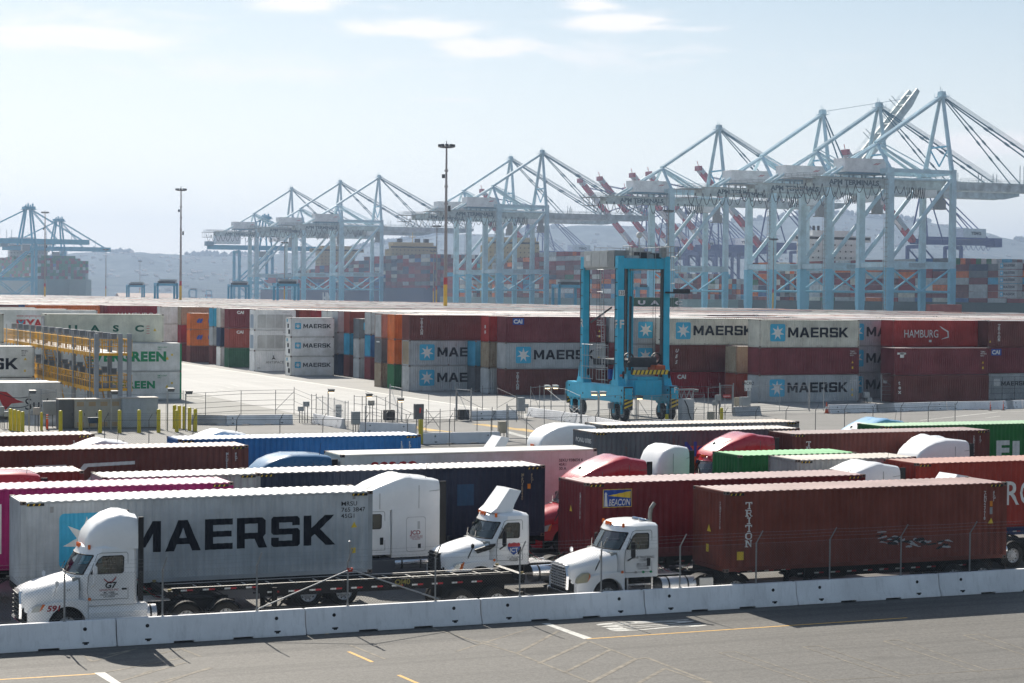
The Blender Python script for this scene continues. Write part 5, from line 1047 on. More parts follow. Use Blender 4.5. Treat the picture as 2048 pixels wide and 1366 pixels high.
stack(79.4, 336.5, [('grey', 'grey container at ground level behind the white one', None), ('grey', 'grey container in the middle behind the white one', None), ('grey', 'grey brown container right of the red HAMBURG one', None, {'rust': .5})], '20h')
# right hand side behind the white barrier row
stack(118.7, 177.2, [('brown', 'brown container with small white TEX letters behind the barrier row at right', lambda c, k: [wall_text(c, k, text2d('t\ne\nx', .42, .03, 1.1, ls=.8), .6, 1.9, 'white'), end_text(c, text2d('tex', .4, .04, 1.), 2.0, 2.0, 'white')], {'rust': .1}), ('maroon', 'plain maroon container with small white stickers on top of the TEX one', lambda c, k: [sticker(c, k, .4, 2.2, 1.1, .2, 'white'), sticker(c, k, .75, 1.85, .5, .5, 'white'), small(c, k)], {'rust': .15})])
stack(121.4, 181.4, [('grey', 'grey container hidden at ground level behind the TEX container', None), ('brown', 'brown container hidden in the middle behind the plain maroon one', None), ('red', 'brick red container with white HAMBURG lettering and swallow flag at the right', lambda c, k: [wall_text(c, k, fit(text2d('HAMBURG', .95, .0, .92), 4.4, .85), 1.4, 1.0, 'white'), wall_text(c, k, p2([(0,1.5),(.2,1.4),(1.2,.9),(1.25,.2),(.25,.0),(.4,.1),(1.1,.3),(1.05,.8),(.3,1.2)]), 5.95, .8, 'white', 'flag_emblem'), sticker(c, k, 4.6, .5, .35, .25, 'white')], {'rust': .4})])
stack(117.1, 185.3, [('grey', 'grey MAERSK container at the bottom, partly behind the TEX container', MK), ('grey', 'grey MAERSK container in the middle, partly behind the plain maroon one', MK), ('grey', 'grey MAERSK container at the top, partly behind the red HAMBURG one', MK)])
stack(132.43, 179.6, [('pgrey', 'old grey container with MAERSK LINE lettering on the ground at the right edge', lambda c, k: [wall_text(c, k, word2d('MAERSK', .48, .13, 1.05), 1.9, 1.55, 'dark'), wall_text(c, k, text2d('LINE', .48, .05, 1.2), 5.3, 1.55, 'dark'), sticker(c, k, .9, 1.5, .8, .8, 'white')], {'rust': .5}),
   ('maroon', 'maroon container with a blue and white CAI plate at the right edge', CAI(.6, 'white', True)), ('brown', 'brown container with white TRITON letters at the top right edge', lambda c, k: [TRI(c, k), triangle(c, k, .2, .5)])])
stack(145.3, 179.6, [('brown', 'brown container just beyond the right edge stack, ground level', None), ('maroon', 'maroon container just beyond the right edge stack, middle', None), ('brown', 'brown container just beyond the right edge stack, top', None)])
# reefers at the left
RG = 'cream refrigerated containers'
def reefer(u, v, z, lab, col=(.58,.58,.52), **k):
    if any(q in lab for q in ('hidden', 'under the', 'ground level', 'middle level', 'on the ground', 'in the middle')): HB.append((u, v, z, 12.192, 2.896, 'white')); return
    return container(u, v, z, 'r40', 'reefer %.2f' % col[2], col, lab, RG, rust=k.pop('rust', .15), rk=.6, **k)
c = reefer(35.38, 200.1, 0, 'white reefer with green EVERGREEN lettering, lower of the two', (.76,.77,.72), frame=(.55,.56,.54)); wall_text(c, 'r40', fit(text2d('EVERGREEN', 1, .055, 1, 1.12), 6.5, .80), 2.95, 1.15, 'green')
c2 = reefer(35.38, 200.1, 2.9, 'white reefer with green EVERGREEN lettering, upper of the two', (.76,.77,.72), frame=(.55,.56,.54)); wall_text(c2, 'r40', fit(text2d('EVERGREEN', 1, .055, 1, 1.12), 8.1, 1.06), 2.5, 1.0, 'green')
for q in (c, c2):
    triangle(q, 'r40', 10.5, 1.2, .4); sticker(q, 'r40', 11.1, 1.6, .2, .2); wall_text(q, 'r40', text2d('EMCU 5037\n45R1', .14, .01, 1.), 9.7, 2.4, 'green'); mb = MB(); mb.box(12.03, 12.2, -.012, .1, .1, 2.8); mb.build('corner_post', INK['green'], q)
c = reefer(34.3, 203.6, 5.8, 'cream reefer with widely spaced dark green UASC letters', (.74,.72,.58), rust=.25)
for i, ch in enumerate('UASC'): wall_text(c, 'r40', text2d(ch, .62, .04, 1.5), 2.35+i*2.28, 1.12, 'dgreen')
triangle(c, 'r40', 11.1, 1.15, .35); [sticker(c, 'r40', 10.4, .9+.25*i, .32, .05, 'red') for i in range(4)]
mb = MB(); mb.box(-.02, 0, .3, 2.1, 1.3, 2.7, 0); mb.box(-.03, -.015, .6, 1.8, 1.6, 2.4, 1); mb.build('cooling_unit', [mat('unit_grey', (.35,.35,.35), .6, 0, .1), mat('unit_pale', (.55,.55,.55), .6, 0, .1)], c)
for z in (0, 2.9): reefer(34.3, 203.6, z, 'cream reefer hidden under the UASC one, '+('ground level' if z == 0 else 'middle'))
c = reefer(35.8, 246.6, 5.8, 'white reefer with red YANG MING lettering behind the UASC one', (.78,.77,.72)); wall_text(c, 'r40', text2d('YANG MING', 1.0, .05, 1.), 3.55, .7, 'red'); wall_text(c, 'r40', text2d('www.yangming.com', .28, .0, 1.), 2.3, 2.05, 'red')
wall_text(c, 'r40', p2([(0,0),(1.1,0),(1.1,1.1),(0,1.1)]), 2.3, .6, 'red', 'logo_square'); wall_text(c, 'r40', p2([(.1,1.0),(.4,1.0),(.55,.72),(.7,1.0),(1.0,1.0),(.68,.5),(.68,.08),(.42,.08),(.42,.5)]), 2.3, .6, 'lblue', 'logo_star', lift=.012)
for z in (0, 2.9): reefer(35.8, 246.6, z, 'white reefer under the YANG MING one, '+('ground level' if z == 0 else 'middle'))
for u, v, lab in ((35.0, 262.7, 'second white reefer roof edge behind the YANG MING one'), (34.5, 284.5, 'third white reefer roof edge farthest behind the YANG MING one')):
    reefer(u, v, 5.8, lab, (.62,.61,.57)); reefer(u, v, 2.9, lab.replace('roof edge', 'middle level')); reefer(u, v, 0, lab.replace('roof edge', 'ground level'))
c = reefer(18.4, 187.3, 2.95, 'white reefer with black letters SK at the left edge beside the rack', (.78,.77,.72)); wall_text(c, 'r40', word2d('MAERSK', 1.05, .13, 1.03), 3.3, .75, 'navy'); triangle(c, 'r40', 11.2, 1.6, .3); wall_text(c, 'r40', text2d('MNBU\n3217\n45R1', .15, .01, 1.), 11.0, 2.4, 'dark', 'container_number'); sticker(c, 'r40', 11.25, .5, .16, .22)
reefer(18.4, 187.3, 0, 'white reefer under the one with black letters SK'); reefer(17.6, 200.9, 5.8, 'greyish cream reefer, high at the left edge above the rack end', (.5,.5,.44), rust=.3); reefer(17.6, 200.9, 2.9, 'cream reefer in the middle at the left edge'); reefer(17.6, 200.9, 0, 'cream reefer on the ground at the left edge behind')
c = reefer(18.3, 172.2, .25, 'white reefer with a red sail emblem and the letters Sud, low at the left', (.74,.72,.67), rust=.3)
wall_text(c, 'r40', p2([(0,1.35),(.9,1.25),(1.7,.6),(2.4,.35),(1.3,.25),(.8,-.3),(.45,.35)]), 6.6, .85, 'red', 'sail_emblem'); wall_text(c, 'r40', text2d('Sud', 1.0, .0, 1.), 9.0, .55, 'dark'); 
for k in range(2):
    mb = MB(); mb.path([(5.9+i*.33, -.012, .5+k*1.6+.16*math.sin(i*.55+k)+.05*i*(1-2*k)) for i in range(12)], .028, 4); mb.build('wave_line', INK['dark'], c)
reefer(17.9, 175.2, .2, 'cream reefer right behind the one with the red sail emblem', (.6,.58,.52))
# ---------------------------------------------------------------- the wide yard behind: rows of stacks
rf = random.Random(5)
pal = ['brown', 'maroon', 'brick', 'grey', 'pgrey', 'cream', 'orange', 'crimson', 'dgrey', 'tan', 'pink', 'white', 'blue', 'green']; wts = [16, 14, 10, 14, 10, 9, 7, 6, 5, 4, 4, 6, 2, 2]
rows = [(180., 158.2, 214), (185.3, 124.2, 214), (190.4, 111., 214), (194.4, 108.4, 214), (200.2, 96.3, 214), (204., 89.7, 214), (208.2, 89.8, 214), (210.9, 88.9, 214), (215.8, 82.7, 214), (220.7, 82.8, 214),
        (225.4, 82.5, 214), (230.1, 82.4, 214), (235.3, 82.2, 214), (240.8, 88.4, 214), (245.7, 88.4, 214), (249.8, 88.4, 214), (254.8, 88.4, 214), (260, 82, 214), (265.2, 82, 214), (270.4, 81.2, 214), (275.3, 81, 214), (280, 81, 214), (284.9, 87.3, 214), (291, 81.5, 214), (297.2, 82, 214), (301.5, 82, 214), (306.3, 87, 214), (313.4, 92, 214), (317.6, 80, 214), (322, 80, 214), (327, 76, 214), (331.6, 76, 214), (336.5, 86, 214)]
v = 341.5
while v < 1330: rows.append((v, (66.5 if v < 345 else 29.) + rf.random()*1.5 - (v-340)*.3*(v > 345)*(1 if v < 560 else 0) - 66*(v >= 560), 208+rf.random()*5)); v += rf.choice((3.0, 3.4, 2.9, 3.1)) if rf.random() > .03 else 6
tops = []
for v, u0, u1 in rows:
    u = u0; k20 = rf.random() < .12
    while u < u1:
        L = 6.06 if k20 or rf.random() < .03 else 12.19
        lev = rf.choices((3, 2, 4), (98.5, 1.5, 0))[0]; hs = [2.896]*(lev-1)+([2.896+rf.uniform(-.03, .02)] if rf.random() < .965 else [2.591])
        tops.append((u, v, L, hs, [rf.choices(pal, wts)[0] for _ in hs])); u += L+.35+(rf.random() < .02)*4
tops.sort(key=lambda t: math.hypot(t[0]+t[2]/2, t[1]))
nind = 0
for (u, v, L, hs, cs) in tops[:165]:
    z = 0
    for i, (h, c_) in enumerate(zip(hs, cs)):
        kd = ('20' if L < 7 else '40')+('h' if h > 2.7 else '')
        if i == len(hs)-1:
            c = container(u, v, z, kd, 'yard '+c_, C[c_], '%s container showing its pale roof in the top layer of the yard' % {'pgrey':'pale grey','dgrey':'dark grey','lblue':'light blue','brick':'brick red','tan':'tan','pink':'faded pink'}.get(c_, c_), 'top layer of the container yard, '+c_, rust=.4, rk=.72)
            nind += 1
        z += h+.006
mb = MB(); PALS = [paint('bulk '+p_, C[p_], .3) for p_ in pal]; RP = [paint('bulk roof '+p_, roof_fade_glare(C[p_], .85), .35, .5) for p_ in pal]  # bulk roofs paled the same way, glare included in the colour
for n_, (u, v, L, hs, cs) in enumerate(tops):
    z = 0
    for i, (h, c_) in enumerate(zip(hs, cs)):
        if n_ < 165 and i == len(hs)-1: continue
        if n_ >= 165 and i < len(hs)-1 and (u > u0+1e9): continue
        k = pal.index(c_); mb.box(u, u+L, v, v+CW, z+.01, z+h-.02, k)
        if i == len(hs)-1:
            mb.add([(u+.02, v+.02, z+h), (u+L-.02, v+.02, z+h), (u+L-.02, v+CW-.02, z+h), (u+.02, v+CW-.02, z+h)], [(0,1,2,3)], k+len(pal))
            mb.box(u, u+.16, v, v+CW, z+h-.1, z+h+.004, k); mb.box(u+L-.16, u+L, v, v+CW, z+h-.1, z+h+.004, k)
        z += h+.006
for (u, v, z, L, h, c_) in HB: mb.box(u, u+L, v, v+CW, z+.01, z+h-.02, pal.index({'lblue':'blue','red':'crimson','dgreen':'green','navy':'blue'}.get(c_, c_)))
me = bpy.data.meshes.new('container_stacks'); me.from_pydata(mb.v, [], mb.f)
for m in PALS+RP: me.materials.append(m)
me.polygons.foreach_set('material_index', mb.m); me.update()
o = link('container_stacks', me); tag(o, 'rows of stacked shipping containers of every colour filling the yard behind', 'container stacks', kind='stuff')
# ---------------------------------------------------------------- fences, gates, posts and boxes between the lot and the yard
YEL = mat('bollard_yellow', (.62, .50, .02), .45, 0, .12, 3); BOXG = mat('cabinet_grey', (.33, .35, .36), .5, .1, .12, 2); BOXD = mat('cabinet_dark_grey', (.12,.125,.13), .5, .1, .12, 2); BEIGE = mat('cabinet_beige', (.42,.38,.3), .6, 0, .12, 2); BOXP = mat('cabinet_blue_grey', (.36,.41,.46), .5, .1, .12, 2)
LAMPON = mat('lit_lamp', (1., .72, .38), .4, 0, 0, emit=2.2)
BG = 'yellow bollards round the cabinets'
def bollard(px, pyb, pyt, lab, r=.15):
    u, v = G(px, pyb); h = PV(px, pyt, v)[1]
    mb = MB(); mb.lathe([(r, 0), (r, h-.06), (r*.85, h-.02), (r*.5, h), (0, h+.01)], (0,0,0), 'z', 16); o = mb.build('bollard', YEL, None, (u, v, 0), smooth=50); tag(o, lab, 'bollard', BG)
for i, (x, b, t) in enumerate([(21, 861, 817), (29, 862, 819), (37, 863, 821), (45, 864, 823)]): bollard(x, b, t, ['leftmost', 'second', 'third', 'fourth, lowest'][i]+' of the four yellow bollards bunched at the left edge')
bollard(83, 861, 824, 'thin yellow bollard left of the orange and white marker post', .11)
for i, x in enumerate((121, 161, 200, 239, 278, 317)): bollard(x, [864, 864, 866, 866, 865.5, 865][i], [821, 821, 820.5, 820, 819.5, 818.5][i], 'yellow bollard, number %s from the left in the spaced row before the grey cabinets' % ['one', 'two', 'three', 'four', 'five', 'six'][i])
for x, b, t, l in ((349, 857, 810, 'yellow bollard farthest back in the cluster right of the cabinets'), (358.5, 857, 811, 'yellow bollard second farthest in the cluster right of the cabinets'), (368.5, 858, 812, 'yellow bollard half hidden by the camera post right of the cabinets'), (353.5, 864, 820, 'slim yellow bollard in front of the cluster right of the cabinets'), (379, 861, 815, 'taller yellow bollard on the right of the cluster by the cabinets'), (390.5, 863, 817.5, 'rightmost yellow bollard of the cluster by the cabinets')): bollard(x, b, t, l)
bollard(841.5, 888, 838, 'single yellow bollard at the end of the white barrier, middle of the view', .17); bollard(1333.5, 846, 828, 'short yellow bollard below the straddle carrier'); bollard(1443, 841, 815.5, 'yellow bollard right of the white meter cabinet')
def wirefence(name, label, pts, h=2.2, arm=0, rails=(1., .62, .3), mesh=True, dark=True, parent=None, closed=False, postr=.03, spacing=None, diag=()):
    """pts: list of ground points; posts at each point"""
    r = empty('chain_link_fence', (pts[0][0], pts[0][1], 0), label, 'fence', 'fences between the lot and the yard'); o = Vector((pts[0][0], pts[0][1], 0)); m = FSD if dark else FS
    for p in pts:
        mb = MB(); q = Vector((*p, 0))-o; mb.tube(q, q+Vector((0,0,h)), postr, 7)
        if arm: mb.tube(q+Vector((0,0,h-.02)), q+Vector((arm, -.1, h+.42)), .022, 6)
        mb.build('post', m, r)
    mb = MB()
    for a, b in zip(pts[:-1], pts[1:]):
        A, B = Vector((*a, 0))-o, Vector((*b, 0))-o
        for f in rails: mb.tube(A+Vector((0,0,h*f-.02)), B+Vector((0,0,h*f-.02)), .017, 5)
        if arm:
            for z_, t_ in ((.14,.33), (.28,.66), (.42,1)): mb.tube(A+Vector((arm*t_,0,h+z_)), B+Vector((arm*t_,0,h+z_)), .006, 4)
    mb.build('rail', m, r)
    if mesh:
        mb = MB(); sp = .16
        for a, b in zip(pts[:-1], pts[1:]):
            A, B = Vector((*a, 0))-o, Vector((*b, 0))-o; L = (B-A).length; d = (B-A)/L; n_ = int((L+h)/sp)
            for i in range(n_):
                s0 = -h+i*sp; p0, z0, p1, z1 = s0, .05, s0+h, h-.03
                if p0 < 0: z0 -= p0; p0 = 0
                if p1 > L: z1 -= (p1-L); p1 = L
                if p1-p0 > .05:
                    wire_line(mb, A+d*p0+Vector((0,0,z0)), A+d*p1+Vector((0,0,z1)), .0035); wire_line(mb, A+d*p0+Vector((0,0,h-z0)), A+d*p1+Vector((0,0,h-z1)), .0035)
        mb.build('mesh', m, r)
    if diag:
        mb = MB()
        for (i, z0, j, z1) in diag: mb.tube(Vector((*pts[i], z0))-o, Vector((*pts[j], z1))-o, .02, 5)
        mb.build('brace', m, r)
    return r
def gp(*xy): return [G(x, y) for x, y in xy]
# lot boundary: thin dark fence whose posts lean over the container roofs
pp = [(27.5+3.0*i, 138.6-.62*i if i < 9 else 133.0+(i-9)*.42) for i in range(0, 25)]
wirefence('f', 'thin dark fence with leaning barbed wire arms along the back of the truck lot', pp, 2.0, .22, (1., .02), True, True)
wirefence('f', 'low wire fence with several rails in front of the pale yard lane, left half', gp((372,838),(411,836),(482,831),(551,829),(588,829)), 2.25, 0, (1., .87, .6, .4, .2), False, True, diag=((3,.4,4,2.1),))
wirefence('f', 'fence panel with service boxes between its posts, left of the leaning barrier', gp((588,829),(623,847),(632,846)), 2.5, 0, (.95, .8, .5, .2), False)
wirefence('f', 'grey fence around the pit with the white notice, middle left', gp((632,846),(645,845),(668,850),(690,858),(696,858)), 2.3, 0, (.95, .5, .15), True, False, diag=((0,2.2,2,1.2),))
wirefence('f', 'grey fence behind the white notice board, far side', gp((708,845),(724,847),(753,846),(771,850),(780,838)), 2.35, 0, (.97, .7, .4), False, True)
wirefence('f', 'fence with a long sloping handrail right of the grey double box', gp((730,842),(763,852),(785,854),(812,860),(836,862)), 1.3, 0, (1., .6), False, True, diag=((0,2.6,4,1.2),))
wirefence('f', 'tall thin posts on the pale lane behind the dark grey cabinet', gp((857,848),(900,847)), 2.6, 0, (.1,), False, True, postr=.02)
wirefence('f', 'wire rails behind the white barrier in the middle', gp((842,868),(852,866),(880,865),(909,863),(954,862),(984,861)), 1.9, 0, (.9, .65, .45), False, True, diag=((1,1.9,2,.3),(2,1.6,0,.3)))
wirefence('f', 'fence line with corner braces left of the straddle carrier', gp((914,841),(965,823),(994,822),(1033,844)), 2.45, 0, (.9,), False, True, diag=((0,2.2,1,.3),(3,2.2,2,.3)))
wirefence('f', 'fence line passing behind the double lamp post, up to the straddle carrier', gp((1061,826),(1079,823),(1088,822),(1130,829),(1160,846)), 2.5, 0, (.95, .45), False, False, diag=((0,2.2,1,.3),(2,2.3,4,.6)))
wirefence('f', 'fence in front of the straddle carrier wheels', gp((1163,852),(1198,846),(1240,842),(1270,844),(1276,846)), 2.3, 0, (1., .5), True, False, diag=((2,2.2,3,.3),))
wirefence('f', 'fence right of the straddle carrier front, near its striped buffer', gp((1276,846),(1303,846),(1342,842),(1352,842),(1408,842)), 2.4, 0, (1., .45), True, False, diag=((0,2.0,1,.2),(3,.3,4,2.2)))
wirefence('f', 'fence and gate frame left of the small barrier block', gp((1416,832),(1440,829),(1465,829)), 2.6, 0, (1., .5), False, False)
wirefence('f', 'dark rails fence behind the straddle carrier and the crimson container', gp((1345,812),(1363,812),(1416,812),(1440,812)), 2.0, 0, (1., .7, .4), False, True)
wirefence('f', 'tall mesh fence before the brown TEX container at the right', gp((1763,805),(1812,804),(1863,803),(1915,802),(1965,801)), 3.1, 0, (1., .55, .42, .28), True, False, diag=((0,2.6,1,.4),))
wirefence('f', 'dark mesh fence before the old grey container at the right edge', gp((1965,801),(2004,801),(2029,800),(2060,799)), 2.6, 0, (1., .8, .5, .3), True, True)
wirefence('f', 'pipe fence ending at the orange cone behind the barrier row', gp((1647,822),(1686,806),(1724,806),(1762,805)), 2.9, 0, (.9,), False, False)
wirefence('f', 'grey fence with mesh at the left behind the four bollards', gp((-10,838),(34,838),(58,838),(82,839),(112,842)), 2.6, 0, (1., .5, .25), True, False)
wirefence('f', 'fence with double rails in front of the grey cabinets', gp((58,862),(112,855),(170,862),(222,862),(332,859),(366,858)), 3.1, 0, (.93,), False, False, postr=.02)
def gate(label, a, b, h, mid=True, cross='v'):
    r = empty('swing_gate', (*a, 0), label, 'gate', 'chain link gates'); o = Vector((*a, 0)); B = Vector((*b, 0))-o; m = FS; up = Vector((0,0,1))
    mb = MB(); L = B
    for p, q in ((up*.15, up*h), (L+up*.15, L+up*h), (up*h, L+up*h), (up*.15, L+up*.15)): mb.tube(p, q, .03, 6)
    if mid: mb.tube(L*.5+up*.15, L*.5+up*h, .025, 6)
    if cross == 'v': mb.tube(up*h, L*.5+up*.2, .02, 5); mb.tube(L+up*h, L*.5+up*.2, .02, 5)
    if cross == 'd': mb.tube(up*h, L+up*.2, .02, 5)
    mb.build('frame', m, r); mb = MB(); n_ = int((L.length+h)/.16); d = L.normalized(); LL = L.length
    for i in range(n_):
        s0 = -h+i*.16; p0, z0, p1, z1 = s0, .15, s0+h, h
        if p0 < 0: z0 -= p0; p0 = 0
        if p1 > LL: z1 -= (p1-LL); p1 = LL
        if p1-p0 > .05: wire_line(mb, d*p0+up*z0, d*p1+up*z1, .003); wire_line(mb, d*p0+up*(h-z0+.15), d*p1+up*(h-z1+.15), .003)
    mb.build('mesh', m, r)
    for e, s in ((0, 0), (1, 1)): mb = MB(); mb.tube(B*s, B*s+up*(h+.2), .05, 8); mb.build('post', m, r, (d*(.1 if s else -.1)))
    return r
gate('wide double gate with diagonal braces in the middle, right of the beige box', G(1016,881), G(1160,880), 2.6)
gate('small open gate with a black motor box behind it, left of the low white barrier', G(913,841), G(941,844), 2.75, False, 'd')
gate('narrow gate leaf by the yellow lamp, middle left', G(780,838), G(803,844), 2.9, False, 'd')
gate('tall pipe gate standing before the lower grey MAERSK container', G(1500,826), G(1617,823), 2.55, True, None)
gate('single gate with red and yellow signs beside the beige box', G(1441,829), G(1464,829), 2.75, False, None)
# barriers in the middle distance
MG = 'white barriers between the lot and the yard'
def pxb(a, b, label, n=1):
    A, B = Vector(G(*a)), Vector(G(*b)); d = B-A; L = d.length/n; rz = math.atan2(d.y, d.x)
    for i in range(n): P = A+d*(i/n); barrier(P.x, P.y, label if n == 1 else label+', piece %d of %d' % (i+1, n), MG, rz, L=6.06 if abs(L-6.06) < .6 else max(1.5, L-.04))
pxb((398,849),(440,850), 'short white barrier end touching the chipped one behind the yellow bollards'); pxb((442,850),(587,848), 'long white barrier with chipped top edge behind the fence at left')
pxb((628,846),(687,857), 'white barrier tilted away, with a ragged white foot, by the notice board'); pxb((720,864),(832,868), 'white barrier partly behind the blue container roof'); pxb((845,888),(992,885), 'white barrier to the right of the single yellow bollard')
pxb((942,840),(1034,838), 'low white barrier behind the open gate'); pxb((1058,832),(1155,846), 'white barrier running toward the straddle carrier, first of two'); pxb((1157,847),(1262,866), 'white barrier running toward the straddle carrier, second of two'); pxb((1262,862),(1345,858), 'white barrier in front of the straddle carrier right wheels')
pxb((1482,831),(1506,830), 'small square white barrier block with two holes below the grey cabinet'); pxb((1657,826.5),(1763,824), 'white barrier beginning beside the orange cone'); pxb((1765,824),(1786,823), 'very short white barrier piece in the row at right'); pxb((1787,823),(1891,819.5), 'white barrier in the right row below the TEX container'); pxb((1892,819.5),(1992,818), 'white barrier left of the first orange stick in the right row'); pxb((1993,818),(2042,816), 'white barrier between the orange stick and the right edge'); pxb((2043,816),(2120,813), 'white barrier cut by the right edge of the view')
pxb((40,849),(62,850), 'white barrier piece behind the bollards at the far left'); pxb((94,851),(118,851), 'white barrier piece behind the orange marker post')
# cabinets
def cab(px0, px1, pyb, pyt, depth, m, lab, louvres=0, parts=None, cat='electrical cabinet', base=True):
    (u0, v), (u1, _) = G(px0, pyb), G(px1, pyb); u1 = PV(px1, pyb, v)[0]; h = PV(px0, pyt, v)[1]
    r = empty('electrical_cabinet', (u0, v, 0), lab, cat, 'cabinets and boxes'); W_ = u1-u0
    mb = MB(); mb.box(0, W_, 0, depth, .08, h); mb.build('housing', m, r, bevel=.02)
    mb = MB(); mb.box(-.04, W_+.04, -.04, depth+.04, h, h+.07); mb.build('cover', mat('cabinet_cover', (.48,.44,.39), .6, 0, .1), r); mb = MB(); mb.box(.02, W_-.02, .02, depth-.02, 0, .08); mb.build('plinth', BOXD, r)
    n = max(1, louvres or round(W_/1.2))
    for i in range(n):
        a, b = W_*i/n+.03, W_*(i+1)/n-.03; mb = MB()
        mb.box(a, b, -.025, 0, .15, h-.08, 0); d = mb.build('door', m, r); mb = MB(); mb.box(b-.14, b-.1, -.05, -.025, h*.45, h*.55); mb.build('handle', BLK, d)
        if louvres:
            for z0 in (h*.78, h*.08):
                mb = MB()
                for k in range(7): x = a+(b-a)*(.18+.64*k/7); mb.box(x, x+(b-a)*.06, -.032, -.026, z0, z0+h*.15)
                mb.build('louvre', mat('louvre_tan', (.42,.27,.12), .7, 0, .1), d)
    return r
cab(118, 148, 858, 800, 1.4, BOXD, 'dark grey cabinet with black and white labels, left end of the cabinet row')
cab(149, 243, 858, 800, 1.4, mat('cabinet_drab', (.40,.385,.34), .55, .1, .12, 2), 'wide drab cabinet with tan louvres in four doors', 4)
cab(244, 316, 857, 797, 1.5, BOXP, 'blue grey double cabinet with dark panels, right end of the cabinet row')
def box_on_posts(px0, px1, pyt, pyb, pyg, lab, m=BOXG, depth=.35, posts=2, sign=None):
    pc = (px0+px1)/2; u, v = G(pc, pyg); u0, z1 = PV(px0, pyt, v); u1, _ = PV(px1, pyt, v); z0 = PV(pc, pyb, v)[1]
    r = empty('service_box', (u, v, 0), lab, 'service box', 'cabinets and boxes'); mb = MB(); mb.box(u0-u, u1-u, -depth/2, depth/2, z0, z1); mb.build('housing', m, r, bevel=.02)
    mb = MB(); mb.box(u0-u+.04, u1-u-.04, -depth/2-.02, -depth/2, z0+.05, z1-.05); mb.build('door', m, r)
    for i in range(posts): x = (u0-u)+(u1-u0)*(i+.5)/posts; mb = MB(); mb.tube((x, 0, 0), (x, 0, z0), .035, 6); mb.build('post', FSD, r)
    if sign: mb = MB(); mb.box(-.06, .1, -depth/2-.03, -depth/2-.021, z0+(z1-z0)*.4, z0+(z1-z0)*.75); mb.build('label', INK[sign], r)
for a in [(607,618,803,813,846,'upper of the two grey boxes on thin pipes'), (596.5,607,813,822,846,'lower of the two grey boxes on thin pipes'), (737,748,801,811,845,'small grey box on two pipes behind the notice board'), (1431,1441,790,801,838,'grey box on a post left of the gate signs'), (1426,1434,802,811,838,'lower small grey box beside the gate'),
          (1727,1738,784,795,806,'upper pale grey box at the end of the pipe fence'), (1733,1743,795,804,806,'lower pale grey box at the end of the pipe fence'), (1969,1978,782,791,802,'grey box on the mesh fence at the right'), (0,8,813,829,857,'grey box at the left edge'), (7,17,823,833,857,'smaller grey box near the left edge'), (1217,1226,805,817,840,'grey box on a post before the straddle carrier wheels')]: box_on_posts(*a)
box_on_posts(829, 846, 808, 838, 862, 'large dark grey cabinet with a red and white label, on posts in the middle', BOXD, .5, 2, 'red'); box_on_posts(1035, 1048, 795, 822, 838, 'grey transformer cabinet with a dark base left of the straddle carrier', BOXG, .6, 4); box_on_posts(1049, 1056, 808, 815, 826, 'little grey box right of the transformer cabinet')
box_on_posts(704, 719, 823, 849, 865, 'grey double box leaning over the blue container roof', BOXG, .5, 3); box_on_posts(997, 1012, 843, 866, 880, 'beige box at the left post of the double gate', BEIGE, .4, 2); box_on_posts(1469, 1482, 795, 812, 828, 'beige box beside the grey cabinet on the barrier block', BEIGE); box_on_posts(1481, 1499, 794, 812, 829, 'grey cabinet standing above the small barrier block', BOXG, .5)
box_on_posts(1416, 1428, 823, 839, 846, 'small beige box left of the yellow bollard', BEIGE); box_on_posts(67, 80, 815, 829, 862, 'pinkish beige box on two dark pipes among the left fences', mat('box_pink_beige', (.45,.4,.36), .6, 0, .1)); box_on_posts(85, 112, 802, 829, 855, 'louvred grey box high on a frame at the left', BOXG, .6); 
def motor(px, py, lab):
    u, v = G(px, py); mb = MB(); mb.box(-.45, .45, -.35, .35, .1, 1.0); o = empty('gate_motor', (u, v, 0), lab, 'gate motor'); mb.build('housing', BLK, o, bevel=.05); mb = MB()
    for i in range(6): mb.box(-.4+i*.14, -.34+i*.14, -.37, -.35, .2, .9)
    mb.build('grille', BOXD, o)
motor(927, 842, 'black gate motor behind the small open gate'); motor(778, 843, 'black gate motor at the narrow gate leaf')
# camera posts with small lamps
def campost(px, pyg, pyt, lab, lit=True, double=False):
    u, v = G(px, pyg); h = PV(px, pyt, v)[1]; r = empty('lamp_post', (u, v, 0), lab, 'lamp post', 'short lamp posts along the fences'); mb = MB(); mb.tube((0,0,0), (0,0,h), .05, 8); mb.box(-.15,.15,-.15,.15,0,.04); mb.build('post', FS, r)
    for s in ((-1, 1) if double else (1,)):
        x = .42*s if double else .25; mb = MB(); mb.add([(x-.22,-.2,h-.05),(x+.22,-.2,h-.05),(x+.18,.2,h),(x-.18,.2,h),(x-.28,-.24,h+.2),(x+.28,-.24,h+.2),(x+.24,.24,h+.25),(x-.24,.24,h+.25)], [(0,1,2,3),(4,5,6,7),(0,1,5,4),(1,2,6,5),(2,3,7,6),(3,0,4,7)]); mb.box(min(0,x), max(0,x), -.03, .03, h-.02, h+.06); l = mb.build('lamp_head', BOXD if not double else BOXG, r)
        if lit: mb = MB(); mb.box(x-.17, x+.17, -.25, .1, h-.12, h-.05); mb.build('lamp_lens', LAMPON, l)
for a in [(656,846,783,'short post with a lit lamp and no box beneath, left of the notice board',), (732,846,792,'short post with a lit lamp above the small grey box',), (795,846,801,'short post with a lit lamp at the narrow gate leaf',)]: campost(*a)
campost(1102, 823, 775, 'post with a double lamp head left of the straddle carrier', double=True); campost(1196, 846, 788, 'post with a double lamp head in front of the left wheels of the straddle carrier', double=True); campost(1273, 846, 796, 'post with a lit lamp before the striped buffer of the straddle carrier'); campost(1386, 812, 783, 'post with a pale lamp before the crimson container', False)
